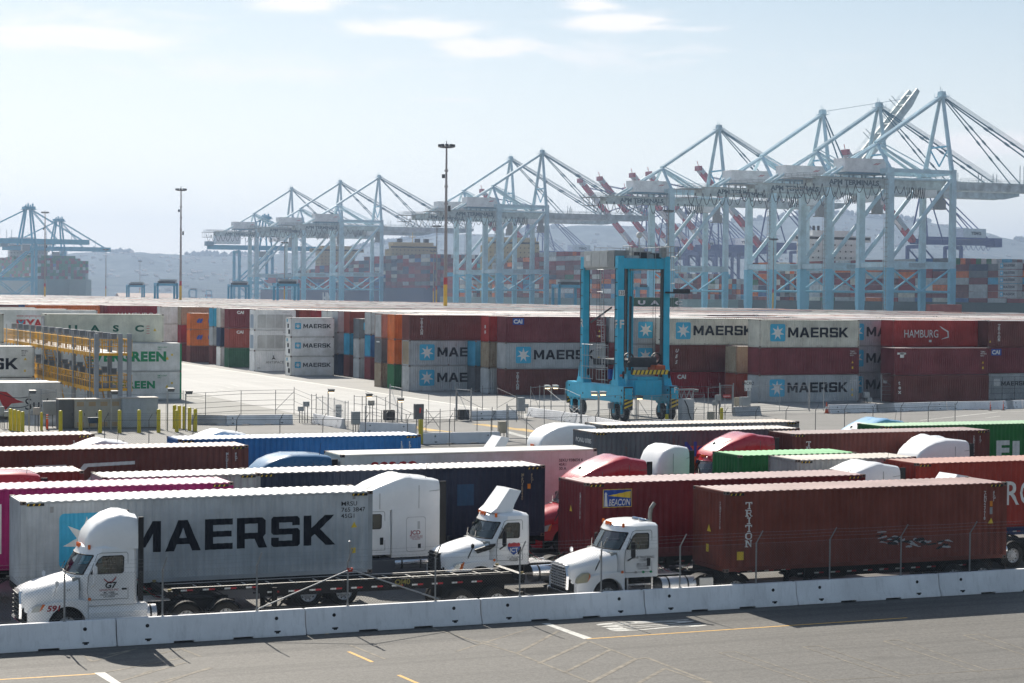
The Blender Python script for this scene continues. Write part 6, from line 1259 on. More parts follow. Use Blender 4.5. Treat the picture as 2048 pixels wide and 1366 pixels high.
for a in [(34.5,838,780,'camera post farthest left behind the bollards'), (58,862,786,'camera post above the pinkish box'), (189,838,780,'camera post behind the drab cabinet, short head'), (222,862,787,'slim camera post before the drab cabinet'), (335,862,782,'thick camera post right of the cabinets, left of the pair'), (371,862,787,'camera post right of the cabinets, right of the pair')]: campost(*a, lit=False)
# signs, cones, marker posts
def sign(px, pyg, x0, x1, y0, y1, lab, txt, m='white', ink='dark', h=.14):
    u, v = G(px, pyg); u0, z1 = PV(x0, y0, v); u1, _ = PV(x1, y0, v); z0 = PV(px, y1, v)[1]; r = empty('sign', (u, v, 0), lab, 'sign', None)
    mb = MB(); mb.box(u0-u, u1-u, -.03, 0, z0, z1); mb.build('board', INK[m], r); mb = MB(); mb.tube((0,.03,0), (0,.03,z1), .03, 6); mb.build('post', FS, r)
    for (s, hh, zz) in txt: flat(text2d(s, hh, .012, 1., align='CENTER'), ((u0+u1)/2-u, -.035, z1-zz), m=INK[ink], parent=r)
    return r
sign(677, 850, 671, 683, 809, 836, 'white notice board with grey lines of text on the fence', [('HIGH', .14, .32), ('VOLTAGE', .13, .58), ('KEEP', .13, .84), ('OUT', .13, 1.1), ('DANGER', .13, 1.36)])
r = sign(1495, 828, 1489, 1503, 761, 782, 'white sign reading SACRO above the grey cabinet on the barrier block', [('SACRO', .28, .4), ('3  7  5', .22, .95)]); 
sign(1450, 829, 1446, 1461, 789.5, 795, 'red and yellow warning signs on the single gate', [('DANGER', .12, .2)], 'red', 'white')
def cone(px, py, lab, h=.75):
    u, v = G(px, py); o = empty('traffic_cone', (u, v, 0), lab, 'traffic cone'); mb = MB(); mb.lathe([(.17, .03), (.11, h*.4), (.05, h*.85), (.035, h), (0, h)], (0,0,0), 'z', 14); mb.build('cone', mat('cone_orange', (.72,.10,.02), .5, 0, .1), o, smooth=60)
    mb = MB(); mb.box(-.2,.2,-.2,.2,0,.04); mb.build('base', mat('cone_base', (.4,.06,.02), .6, 0, .1), o); mb = MB(); mb.lathe([(.118, h*.4), (.085, h*.62)], (0,0,0), 'z', 14); mb.build('collar', REFW, o, smooth=60)
cone(1653, 826.5, 'orange traffic cone at the end of the barrier row', 1.05)
def delineator(px, pyb, pyt, lab, w_=.045):
    u, v = G(px, pyb); h = PV(px, pyt, v)[1]; o = empty('marker_post', (u, v, 0), lab, 'marker post', 'orange marker posts'); mb = MB(); mb.tube((0,0,.04), (0,0,h), w_, 8); mb.build('post', mat('marker_orange', (.75,.09,.02), .5, 0, .1), o); mb = MB(); mb.lathe([(.2,0),(.2,.04),(.06,.06)], (0,0,0), 'z', 10); mb.build('base', BLK, o)
    for k in (.72, .85): mb = MB(); mb.tube((0,0,h*k), (0,0,h*k+.08), w_*1.05, 8); mb.build('band', REFW, o)
delineator(94.5, 860, 829, 'orange marker post with white bands between two bollards at left', .09); delineator(1980.5, 821, 804, 'orange marker stick left of its twin before the right barrier row'); delineator(2006.5, 820.5, 803, 'orange marker stick nearer the right edge before the barrier row')
# white meter cabinet with a lattice arm, blue bin
u, v = G(1372, 843); o = empty('meter_cabinet', (u, v, 0), 'white meter cabinet with a lattice arm on top, right of the straddle carrier', 'meter cabinet')
mb = MB(); mb.box(-.6, .6, -.4, .4, .1, 2.0); mb.build('housing', mat('meter_white', (.5,.51,.52), .5, 0, .1), o, bevel=.02); mb = MB(); mb.box(-.95, .8, -.08, .08, 2.75, 2.9); mb.build('arm', FS, o)
mb = MB(); [mb.tube((a, 0, 2.0), (b, 0, 2.75), .03, 6) for a, b in ((-.5,-.2),(.0,-.2),(0,.3),(.5,.3),(.5,.7),(-.5,-.7))]; mb.build('lattice', FS, o); mb = MB(); mb.path([(-.4,-.45,1.9),(-.1,-.5,1.3),(0,-.5,.8),(.3,-.5,.1)], .04, 6); mb.build('cable', BLK, o)
u, v = G(165, 858); mb = MB(); mb.loft([[(-.42*k, -.3*k, z), (.42*k, -.3*k, z), (.42*k, .3*k, z), (-.42*k, .3*k, z)] for z, k in ((.75, .8), (1.15, 1.0), (1.2, 1.06))], 0); o = empty('barrow', (u, v-4.5, 0), 'dark blue tub on legs in front of the drab cabinet', 'tub'); mb.build('tub', mat('tub_blue', (.03,.06,.1), .5, 0, .1), o, bevel=.02)
for s in (-.3, .3): mb = MB(); mb.tube((s,0,0), (s,0,.76), .03, 6); mb.build('leg', FSD, o)
# ---------------------------------------------------------------- reefer rack: two decks with yellow rails
RY = mat('rail_yellow', (.85, .42, .02), .45, 0, .1, 3); RC = mat('rack_column_grey', (.31,.33,.36), .55, .1, .1, 2); GRAT = mat('deck_grating', (.16,.16,.16), .6, .2, .15, 5)
rk = empty('reefer_rack', (31.3, 162, 0), 'two level steel rack with yellow railings and grey columns between the reefers', 'reefer rack')
v1 = 50.; cols = [i*3.75 for i in range(14)]
mc = MB(); mc.box(-.17, .17, -.17, .17, 0, 7.55); mcol = mc.mesh('column', [RC]); ms = MB(); ms.tube((0,0,0), (0,0,7.6), .055, 8); msl = ms.mesh('slim_post', [GALV])
for i, y in enumerate(cols):
    if i < 2:
        for x in (.15, 2.1, 2.85) if i == 0 else (2.0,): link('column', mcol, rk, (x, y, 0))
    elif i % 2: link('column', mcol, rk, (1.75, y, 0))
    if i % 2 == 0: link('slim_post', msl, rk, (-.15, y+1.2, 0))
for z, nm in ((3.05, 'deck'), (5.95, 'deck')):
    mb = MB(); mb.box(.1, 3.0, 0, v1, z-.12, z, 1)
    mb.build(nm, [RY, GRAT], rk); mb = MB(); mb.box(0, .1, 0, v1, z-.28, z+.02); mb.box(3.0, 3.1, 0, v1, z-.28, z+.02); mb.box(0, 3.1, -.1, 0, z-.2, z+.02); mb.build('edge_beam', RY, rk)
    mb = MB()
    for k in range(26): mb.box(-.05, 0, k*v1/26, k*v1/26+.12, z-.45, z-.1)
    mb.build('bracket', RY, rk)
    for s, x in ((0, .04), (1, 3.06)):
        mb = MB()
        for f in (.55, 1.1): mb.tube((x, 0, z+f), (x, v1, z+f), .04, 6)
        for k in range(int(v1/.75)+1): mb.tube((x, k*.75, z), (x, k*.75, z+1.1), .035, 5)
        mb.build('railing', RY, rk)
    mb = MB()
    for f in (.55, 1.1): mb.tube((.04, -.05, z+f), (3.06, -.05, z+f), .04, 6)
    for k in range(6): mb.tube((.04+k*.6, -.05, z), (.04+k*.6, -.05, z+1.1), .035, 5)
    mb.build('railing', RY, rk)
    # socket boxes
    bxm = MB(); bxm.box(-.24, .24, -.2, .2, 0, .5, 0); bxm.box(-.27, .27, -.23, .23, .5, .56, 0); bxm.box(-.2,.2,-.25,-.22,.1,.5,1)
    if 'sock' not in GEO: GEO['sock'] = bxm.mesh('socket_box', [RC, mat('socket_face', (.2,.21,.22), .5, 0, .2)])
    for i in range(13): link('socket_box', GEO['sock'], rk, (.75, 2+i*3.75, z+1.15 if z > 4 else z+.9)); 
    for i in range(13): link('socket_box', GEO['sock'], rk, (2.2, 3.2+i*3.75, z+1.0))
    for i in range(13): mb = MB(); mb.box(.68, .82, 1.95+i*3.75, 2.1+i*3.75, z, z+1.2); mb.build('socket_stand', RC, rk)
for y0 in (3.5, 24.): 
    mb = MB()
    for s in (0, .8): mb.beam((1.2+s, y0, .1), (1.2+s, y0+4.0, 3.05), .06, .22); mb.beam((1.2+s, y0+4.2, 3.05), (1.2+s, y0+8.2, 5.95), .06, .22)
    for k in range(12): mb.box(1.2, 2.0, y0+k*.34, y0+k*.34+.25, .2+k*.25, .24+k*.25); mb.box(1.2, 2.0, y0+4.2+k*.34, y0+4.45+k*.34, 3.2+k*.24, 3.24+k*.24)
    mb.build('stair', RY, rk)
# ---------------------------------------------------------------- straddle carriers
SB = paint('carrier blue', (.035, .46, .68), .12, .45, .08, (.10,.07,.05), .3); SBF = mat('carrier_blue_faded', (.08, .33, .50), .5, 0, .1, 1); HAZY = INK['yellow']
GREYM = mat('machinery_grey', (.30,.31,.31), .5, .2, .15, 2); PGREY = mat('housing_pale_grey', (.50,.51,.50), .5, 0, .12, 2); DK = mat('machinery_dark', (.05,.055,.06), .6, .2, .3, 4); ORG = mat('hose_orange', (.55,.14,.04), .5, 0, .1)
def straddle(label, u, v, rz=0., big=True, load=None, group='straddle carriers in the yard', faded=False):
    """legs at (0,0),(W,0) near and (0,Lg),(W,Lg) far; long axis along y"""
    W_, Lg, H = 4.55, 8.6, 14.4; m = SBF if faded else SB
    r = empty('straddle_carrier', (u, v, 0), label, 'straddle carrier', group, rz)
    for x in (0, W_):
        s = -1 if x == 0 else 1
        mb = MB(); mb.loft([[(x+a*.42, y, z) for a, y in ((-1, y0-.35), (1, y0-.35), (1, y1+.35), (-1, y1+.35))] for z, y0, y1 in ((1.62, -1.5, Lg+1.2), (1.9, -1.7, Lg+1.5), (2.95, -1.7, Lg+1.5), (3.08, -1.5, Lg+1.3))], 0); b = mb.build('wheel_beam', m, r, bevel=.05)
        if big:
            for yy in (-1.9, Lg+1.6):
                mb = MB()
                for k in range(5): z = 1.1+k*.34; mb.add([(x-.4,yy-.14,z),(x+.4,yy-.14,z+.3),(x+.4,yy-.14,z+.47),(x-.4,yy-.14,z+.17)], [(0,1,2,3)], 0)
                mb.box(x-.42, x+.42, yy-.13, yy+.05, 1.0, 3.05, 1); mb.build('striped_buffer', [HAZY, DK], r)
            mb = MB(); [mb.tube((x-.43, yy, zz), (x+.43, yy, zz), .1, 10) for yy, zz in ((-1.5,2.1),(-1.5,2.7),(-.2,2.1),(2,2.1),(Lg-2,2.1),(Lg+1,2.1),(Lg+1,2.7))]; mb.build('bolt_cover', HOLE, b)
        for yy in (-1.2, .5, Lg-.9, Lg+.8) if big else (-.8, Lg+.3):
            wheel_meshes(); e = empty('wheel', (x, yy, .72)); e.parent = r
            t_ = link('tyre', GEO['tyre'], e); t_.scale = (1.42,1.6,1.42); t_.rotation_euler.z = math.pi/2; q = link('rim', GEO['rim'], e); q.scale = (1.42,1.6,1.42); q.rotation_euler.z = math.pi/2 if s > 0 else -math.pi/2
            mb = MB(); mb.box(x-.3, x-.2, yy-.18, yy+.18, .6, 1.8); mb.box(x+.2, x+.3, yy-.18, yy+.18, .6, 1.8); mb.box(x-.3, x+.3, yy-.5, yy+.5, 1.45, 1.75); mb.build('wheel_fork', m if big else DK, r)
        for y in (0, Lg-1.3):
            mb = MB(); k = .46
            mb.loft([[(x+a*kx, y+b*ky, z) for a, b in ((-1,-1),(1,-1),(1,1),(-1,1))] for z, kx, ky in ((3.05, .42, .80), (3.6, .36, .6), (4.9, .30, .38), (H+.2, .29, .35))], 0); l = mb.build('leg', m, r, bevel=.03)
            if big:
                mb = MB(); mb.box(x-s*.34-.06, x-s*.34+.06, y-.26, y+.2, 3.8, H-.6); [mb.box(x-s*.34-.12, x-s*.34+.12, y-.3, y+.3, z, z+.1) for z in (5.0,7.1,9.2,11.3)]; mb.build('guide_rail', DK, l)
                mb = MB(); mb.path([(x+s*.38, y+.1, 3.6), (x+s*.38, y+.1, 9), (x+s*.40, y+.05, H-1)], .035, 5); [mb.box(x+s*.35-.03, x+s*.35+.05, y-.2, y+.2, z, z+.06) for z in (5,6.2,7.4,8.6,9.8,11,12.2,13.4)]; mb.build('cable_run', ORG if (x > 0 and y == 0) else DK, l)
                mb = MB(); mb.prism([(.12*math.cos(a*.63)+0, .36*math.sin(a*.63)) for a in range(10)], -.02, .02); o = mb.build('leg_opening', HOLE, l, (x, y-.93, 4.05))
    # top frame
    mb = MB()
    for y in ((0,) if big else (0, Lg-1.3)): mb.box(-.3, W_+.3, y-.3, y+.3, H-.95, H)
    mb.build('top_cross_beam', m, r, bevel=.04)
    for x in (0, W_): mb = MB(); mb.box(x-.15 if big else x-.3, x+.15 if big else x+.3, -.3, Lg-1.2, H-1.0 if big else H-.85, H-.8 if big else H-.05); mb.build('top_side_beam', GREYM if big else m, r)
    if big:
        mb = MB(); mb.box(-.25, 1.25, 1.9, Lg-1.6, H-.8, H+.7, 0)
        for k in range(3): mb.box(-.3, -.25, 2.0+k*1.66, 3.6+k*1.66, H-.7, H+.6, 0)
        mb.box(-.31, -.3, 5.5, 6.5, H-.2, H+.35, 1); e_ = mb.build('electrical_house', [PGREY, INK['white']], r, bevel=.02)
        mb = MB()
        for k in range(9): mb.box(-.28, -.25, .6, 1.85, H-.7+k*.16, H-.6+k*.16)
        mb.box(-.25, 1.2, .6, 1.85, H-.8, H+.7); mb.build('louvre_box', GREYM, r)
        mb = MB(); mb.box(.2, W_-.2, .2, Lg-1.5, H-.1, H-.04); mb.build('platform', GREYM, r)
        rnd = random.Random(2)
        for (x, y, z, a, b, c_, m_) in [(1.9,.2,0,.9,.9,.7,DK),(2.9,.4,0,.7,.7,.5,GREYM),(3.7,.6,0,1.1,.9,.6,DK),(2.2,2.2,0,1.3,1.2,1.1,PGREY),(3.6,2.6,0,.9,.9,.8,GREYM),(.7,.1,0,1.3,.8,.35,PGREY),(2.6,4.5,0,1.5,1.5,.9,DK),(1.6,1.4,.6,.7,.4,.5,INK['white']),(3.9,-.5,.2,.5,.5,.9,GREYM)]:
            mb = MB(); mb.box(x, x+a, y, y+b, H+z-.1, H+z-.1+c_); mb.build('winch' if m_ is DK else 'equipment_box', m_, r, bevel=.05)
        mb = MB()
        for a, b in (((.9,-.7),(W_+.9,-.7)),((W_+.9,-.7),(W_+.9,Lg-.3)),((.9,-.7),(.9,1.2)),((W_+.9,Lg-.3),(1.4,Lg-.3))):
            for z in (.55, 1.1): mb.tube((*a, H+z), (*b, H+z), .028, 5)
            n_ = int(max(abs(b[0]-a[0]), abs(b[1]-a[1]))/.8)+1
            for k in range(n_+1): p = (a[0]+(b[0]-a[0])*k/n_, a[1]+(b[1]-a[1])*k/n_); mb.tube((*p, H-.05), (*p, H+1.1), .024, 5)
        mb.build('railing', GALV, r)
        mb = MB()
        for k in range(5): z = H-4.6+k*1.2; mb.path([(W_+1.0+.45*math.cos(t*.8)-.1, -.3+.45*math.sin(t*.8), z) for t in range(9)], .02, 4)
        for a in (0, 2, 4, 6): mb.tube((W_+.9+.45*math.cos(a*.8), -.3+.45*math.sin(a*.8), H-4.6), (W_+.9+.45*math.cos(a*.8), -.3+.45*math.sin(a*.8), H+1.0), .02, 4)
        mb.build('ladder_cage', GALV, r); mb = MB(); mb.box(W_-.2, W_+2.0, -1.0, .6, H-3.1, H-2.95); mb.box(W_+.3, W_+2.0, -1.0, -.95, H-2.95, H-2.7); mb.build('side_platform', DK, r)
        mb = MB(); mb.tube((2.4, 1.0, H+.6), (2.4, 1.0, H+1.9), .05, 6); mb.lathe([(0,-.3),(.22,-.2),(.3,0),(.22,.2),(0,.3)], (2.4,1.0,H+2.1), 'z', 12); mb.build('radome', INK['white'], r, smooth=60)
        # ladders and stairs on the left side, spreader, hoist ropes
        mb = MB()
        for yy in (2.6, 3.2): mb.tube((-.1, yy, 3.05), (-.1, yy+.6, H-.5), .035, 5)
        for k in range(34): mb.tube((-.1, 2.6+k*.018, 3.5+k*.31), (-.1, 3.2+k*.018, 3.5+k*.31), .018, 4)
        for k in range(5): z = 4.4+k*2.0; mb.box(-.55, .1, 2.3, 3.6, z-.03, z); mb.tube((-.5, 2.3, z), (-.5, 2.3, z+1), .02, 4); mb.tube((-.5, 2.3, z+1), (-.5, 3.6, z+1), .02, 4)
        mb.build('ladder', GALV, r)
        mb = MB()
        for y0_ in (1.2, 4.4):
            for z in (3.5, 4.6, 5.6, 6.6): mb.tube((-.5, y0_, z), (-.5, y0_+2.4, z), .022, 4)
            for k in range(5): mb.tube((-.5, y0_+k*.6, 3.4), (-.5, y0_+k*.6, 6.7), .022, 4)
        mb.build('access_cage', GALV, r)
        mb = MB(); mb.beam((-.2, 5.5, 8.6), (.2, 2.0, 10.0), .12, .12); mb.beam((W_-.4, 6.2, 11.0), (W_-.9, 5.2, 4.2), .2, .2); mb.build('strut', DK, r)
        mb = MB(); mb.box(.8, W_-.8, -.2, 1.2, 4.7, 5.1); mb.box(.6, W_-.6, .8, Lg-2.0, 4.9, 5.3); mb.box(.8, W_-.8, Lg-2.6, Lg-1.6, 4.7, 5.1)
        for x in (.9, W_-.9): mb.lathe([(.42,-.1),(.5,-.12),(.5,.12),(.42,.1)], (x,-.1,5.5), 'y', 14); mb.lathe([(.3,-.05),(.3,.05)], (x,-.1,5.5), 'y', 8)
        mb.box(1.0, W_-1.0, -.4, .2, 5.1, 5.6); mb.build('spreader', DK, r)
        [(lambda q: (q.tube((x, y, 5.4), (x, y, H-.5), .02, 4), q.build('hoist_rope', DK, r)))(MB()) for x in (1.0, 1.25, W_-1.25, W_-1.0) for y in (-.1, Lg-1.8)]; pass
        mb = MB()
        for k in range(9): x = .55+k*.4; mb.add([(x,-1.62,4.1),(x+.25,-1.62,4.1),(x+.4,-1.62,4.5),(x+.15,-1.62,4.5)], [(0,1,2,3)], 0)
        mb.box(.5, W_-.4, -1.6, -1.4, 4.1, 4.5, 1); mb.build('striped_bar', [HAZY, DK], r)
        mb = MB(); mb.box(.9, W_-.9, -1.4, .3, 2.1, 3.6); mb.box(1.2, W_-1.2, -1.3, -.2, 3.6, 3.9); mb.build('engine_housing', m, r, bevel=.06)
        mb = MB(); mb.box(W_-1.5, W_-.5, -1.2, .4, 4.2, 4.9); mb.build('orange_housing', mat('carrier_orange', (.5,.1,.03), .5, 0, .1), r, bevel=.05)
        mb = MB(); mb.tube((.9, 3.5, 3.5), (.9, 3.5, 4.4), .3, 12); mb.build('oil_drum', INK['blue'], r, smooth=50)
        flat(fit(text2d('135', .42, .0, 1.), .5, .34), (-.25, -.44, 11.13), m=INK['dark'], parent=r).name = 'carrier_number'
        mb = MB(); mb.box(-.30, .30, -.435, -.43, 11.05, 11.55); mb.build('number_plate', INK['white'], r)
        flat(text2d('F', .7, .03, 1.), (-.2, -.445, 8.2), m=INK['white'], parent=r); flat(text2d('R', .7, .03, 1.), (-.345, Lg-1.1, 8.2), (0,-1,0), m=INK['white'], parent=r); flat(text2d('F', .7, .03, 1.), (-.345, .15, 8.2), (0,-1,0), m=INK['white'], parent=r); flat(text2d('F', .5, .03, 1.), (W_-.1, -2.06, 2.5), m=INK['white'], parent=r)
        for x in (0,): mb = MB(); mb.box(-.35, -.05, -.95, -.93, 3.9, 4.1); mb.build('red_plate', mat('plate_pink', (.5,.15,.12), .5, 0, 0), r)
    else:
        mb = MB(); mb.box(-.2, W_*.45, 1.5, Lg-.8, H, H+1.5); mb.build('electrical_house', PGREY, r); mb = MB(); mb.box(W_*.5, W_, .5, Lg-2, H, H+.8); mb.tube((W_*.6, 1, H), (W_*.6, 1, H+2.2), .05, 5); mb.build('winch', DK, r)
        mb = MB(); mb.box(.5, W_-.5, -.3, Lg-1, 6.2 if not load else load+3.0, 6.7 if not load else load+3.4); mb.build('spreader', DK, r)
        if not load: mb = MB(); mb.beam((.5, 0, 5.8), (W_-.4, 0, 9.0), .25, .25); mb.build('strut', DK, r)
    if load: mb = MB(); mb.box(.9, W_-.9, -1.5, Lg, load, load+2.9); o = mb.build('shipping_container', paint('carried', C['maroon'], .3), None, (u, v, 0)); o.rotation_euler.z = rz; tag(o, 'maroon container held in the '+label.replace(' with a load','').replace(' with a maroon load','').replace(' with brick red load','').replace(' with a dark load',''), 'shipping container', 'containers carried by straddle carriers')
    return r
straddle('tall light blue straddle carrier numbered 135 standing by the gates, nearest one', 76.95, 158.0, 0.)
proto = None
def far_straddle(label, pxl, pxr, pyt, load=None, along=True):
    """left leg and right leg pixel columns and the pixel row of the top beam"""
    W_ = 4.55 if along else 9.2
    D = None
    # distance from the height of the top above the horizon
    a, b = pxl-1024, pyt; hz = 591.5+.0091*a; D = FP*(14.4-CH)/(hz-pyt)
    X = a/FP*D; u = X*math.cos(TH)+D*math.sin(TH); v = -X*math.sin(TH)+D*math.cos(TH)
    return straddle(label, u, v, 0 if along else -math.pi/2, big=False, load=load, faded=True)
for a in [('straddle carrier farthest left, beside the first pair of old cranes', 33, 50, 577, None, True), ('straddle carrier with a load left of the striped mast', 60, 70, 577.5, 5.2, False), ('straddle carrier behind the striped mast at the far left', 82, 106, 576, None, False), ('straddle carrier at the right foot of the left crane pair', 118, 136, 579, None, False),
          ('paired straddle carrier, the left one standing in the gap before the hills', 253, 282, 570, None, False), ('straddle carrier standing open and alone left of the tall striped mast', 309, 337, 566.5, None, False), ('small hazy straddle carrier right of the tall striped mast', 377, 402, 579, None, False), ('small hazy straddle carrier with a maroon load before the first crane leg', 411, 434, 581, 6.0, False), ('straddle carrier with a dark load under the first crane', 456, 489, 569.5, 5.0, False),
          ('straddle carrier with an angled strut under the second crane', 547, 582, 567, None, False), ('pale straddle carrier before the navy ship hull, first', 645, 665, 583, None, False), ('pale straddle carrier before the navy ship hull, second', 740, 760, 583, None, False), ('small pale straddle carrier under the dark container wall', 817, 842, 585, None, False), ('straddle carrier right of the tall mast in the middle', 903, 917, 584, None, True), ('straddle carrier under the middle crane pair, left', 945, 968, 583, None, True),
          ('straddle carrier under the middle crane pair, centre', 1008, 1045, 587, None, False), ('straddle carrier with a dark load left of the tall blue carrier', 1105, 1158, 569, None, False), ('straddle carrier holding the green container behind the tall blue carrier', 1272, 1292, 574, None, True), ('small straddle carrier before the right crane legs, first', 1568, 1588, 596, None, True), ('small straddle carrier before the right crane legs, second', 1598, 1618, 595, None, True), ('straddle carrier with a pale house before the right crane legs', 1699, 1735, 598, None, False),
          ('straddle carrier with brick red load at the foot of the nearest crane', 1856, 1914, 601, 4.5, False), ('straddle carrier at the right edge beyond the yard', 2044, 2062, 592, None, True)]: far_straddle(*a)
u, v = G(1266, 0, 0) if False else (0, 0)
def far_container(px0, px1, pyt, pyb, D, lab, col, txt=None):
    th0 = TH+math.atan((px0-1024)/FP); v = D*math.cos(TH)-(px0-1024)/FP*D*math.sin(TH); u0 = v*math.tan(th0); z = CH-(pyb-(591.5+.0091*(px0-1024)))/FP*D
    c = container(u0, v, z, '40', 'far '+col, C[col], lab, None, rk=.6)
    if txt: wall_text(c, '40', text2d(txt, .9, .05, 2.2), 1.2, .9, 'white')
    return c
far_container(1266, 1348, 590, 616, 470, 'dark green container with white U A S C letters behind the tall blue carrier', 'dgreen', 'U  A  S  C')
far_container(1860, 1920, 604, 624, 640, 'brick red container at the foot of the nearest big crane', 'brick')
# ---------------------------------------------------------------- high light masts
MAST = mat('mast_steel', (.30,.28,.27), .6, .3, .15, 2); MRED = mat('mast_red', (.42,.03,.03), .5, 0, .1); MYEL = mat('mast_yellow', (.65,.38,.02), .5, 0, .1)
def mast(label, px, pyb, pyt, D=None, h=None, yel=13.2, red=14.7, k=1.):
    if D is None: P = G(px, pyb, 8.69); u, v = P
    else: X = (px-1024)/FP*D; u, v = X*math.cos(TH)+D*math.sin(TH), -X*math.sin(TH)+D*math.cos(TH)
    h = h or PV(px, pyt, v)[1]; r = empty('light_mast', (u, v, 0), label, 'light mast', 'high light masts'); q = .44*k
    mb = MB(); mb.tube((0,0,0), (0,0,yel), q, 12, r2=q*.92); mb.build('yellow_base', MYEL, r, smooth=40)
    mb = MB(); mb.tube((0,0,yel), (0,0,red), q*.93, 12, r2=q*.9); mb.build('red_band', MRED, r, smooth=40)
    mb = MB(); mb.tube((0,0,red), (0,0,h-.6), q*.9, 12, r2=q*.42); 
    for z in (.55, .68, .8): mb.box(-q*.7, q*.7, -q*.7, q*.7, red+(h-red)*z, red+(h-red)*z+.4)
    mb.build('pole', MAST, r, smooth=40)
    mb = MB(); mb.lathe([(0,-.25),(1.2,-.2),(1.9,0),(1.6,.15),(.4,.3),(0,.3)], (0,0,h-.4), 'z', 16); 
    for i in range(10): a = i*math.pi/5; mb.box(1.5*math.cos(a)-.28, 1.5*math.cos(a)+.28, 1.5*math.sin(a)-.28, 1.5*math.sin(a)+.28, h-.3, h+.12)
    mb.tube((0,0,h),(0,0,h+.9), .08, 6); mb.build('lamp_ring', DK, r, smooth=40)
    if h > 42: mb = MB(); mb.box(.5, .9, -.3, .3, red+(h-red)*.5, red+(h-red)*.5+1.2); mb.box(-.9,-.4,-.3,.3, red+(h-red)*.75, red+(h-red)*.75+.8); mb.build('floodlight', DK, r)
    return r
mast('tallest light mast with yellow and red base in the middle of the yard', 890.5, 612, 290); mast('light mast with yellow and red base left of the crane rows', 361, 600, 378); mast('light mast with yellow and red base before the two old cranes at left', 89, 589, 424, D=900)
mast('thin distant light mast between the left ship and the hill gap', 211, 590, 497, D=1250, h=38, k=.8); mast('faint distant light mast before the hill, left of the paired carriers', 279, 590, 527, D=1700, h=38, k=.8); mast('slim light mast just left of the tallest one', 872, 610, 451, D=800, h=39, k=.8); mast('slim light mast second left of the tallest one', 866, 610, 503, D=1080, h=35, k=.8); mast('slim mast among the first crane rows', 568, 602, 475, D=960, h=36, k=.8)
mast('dark slim mast behind the tall blue carrier', 1334, 615, 419, D=640, h=39, k=.8); mast('dark slim mast between the right crane legs', 1545, 620, 476, D=800, h=35, k=.8)
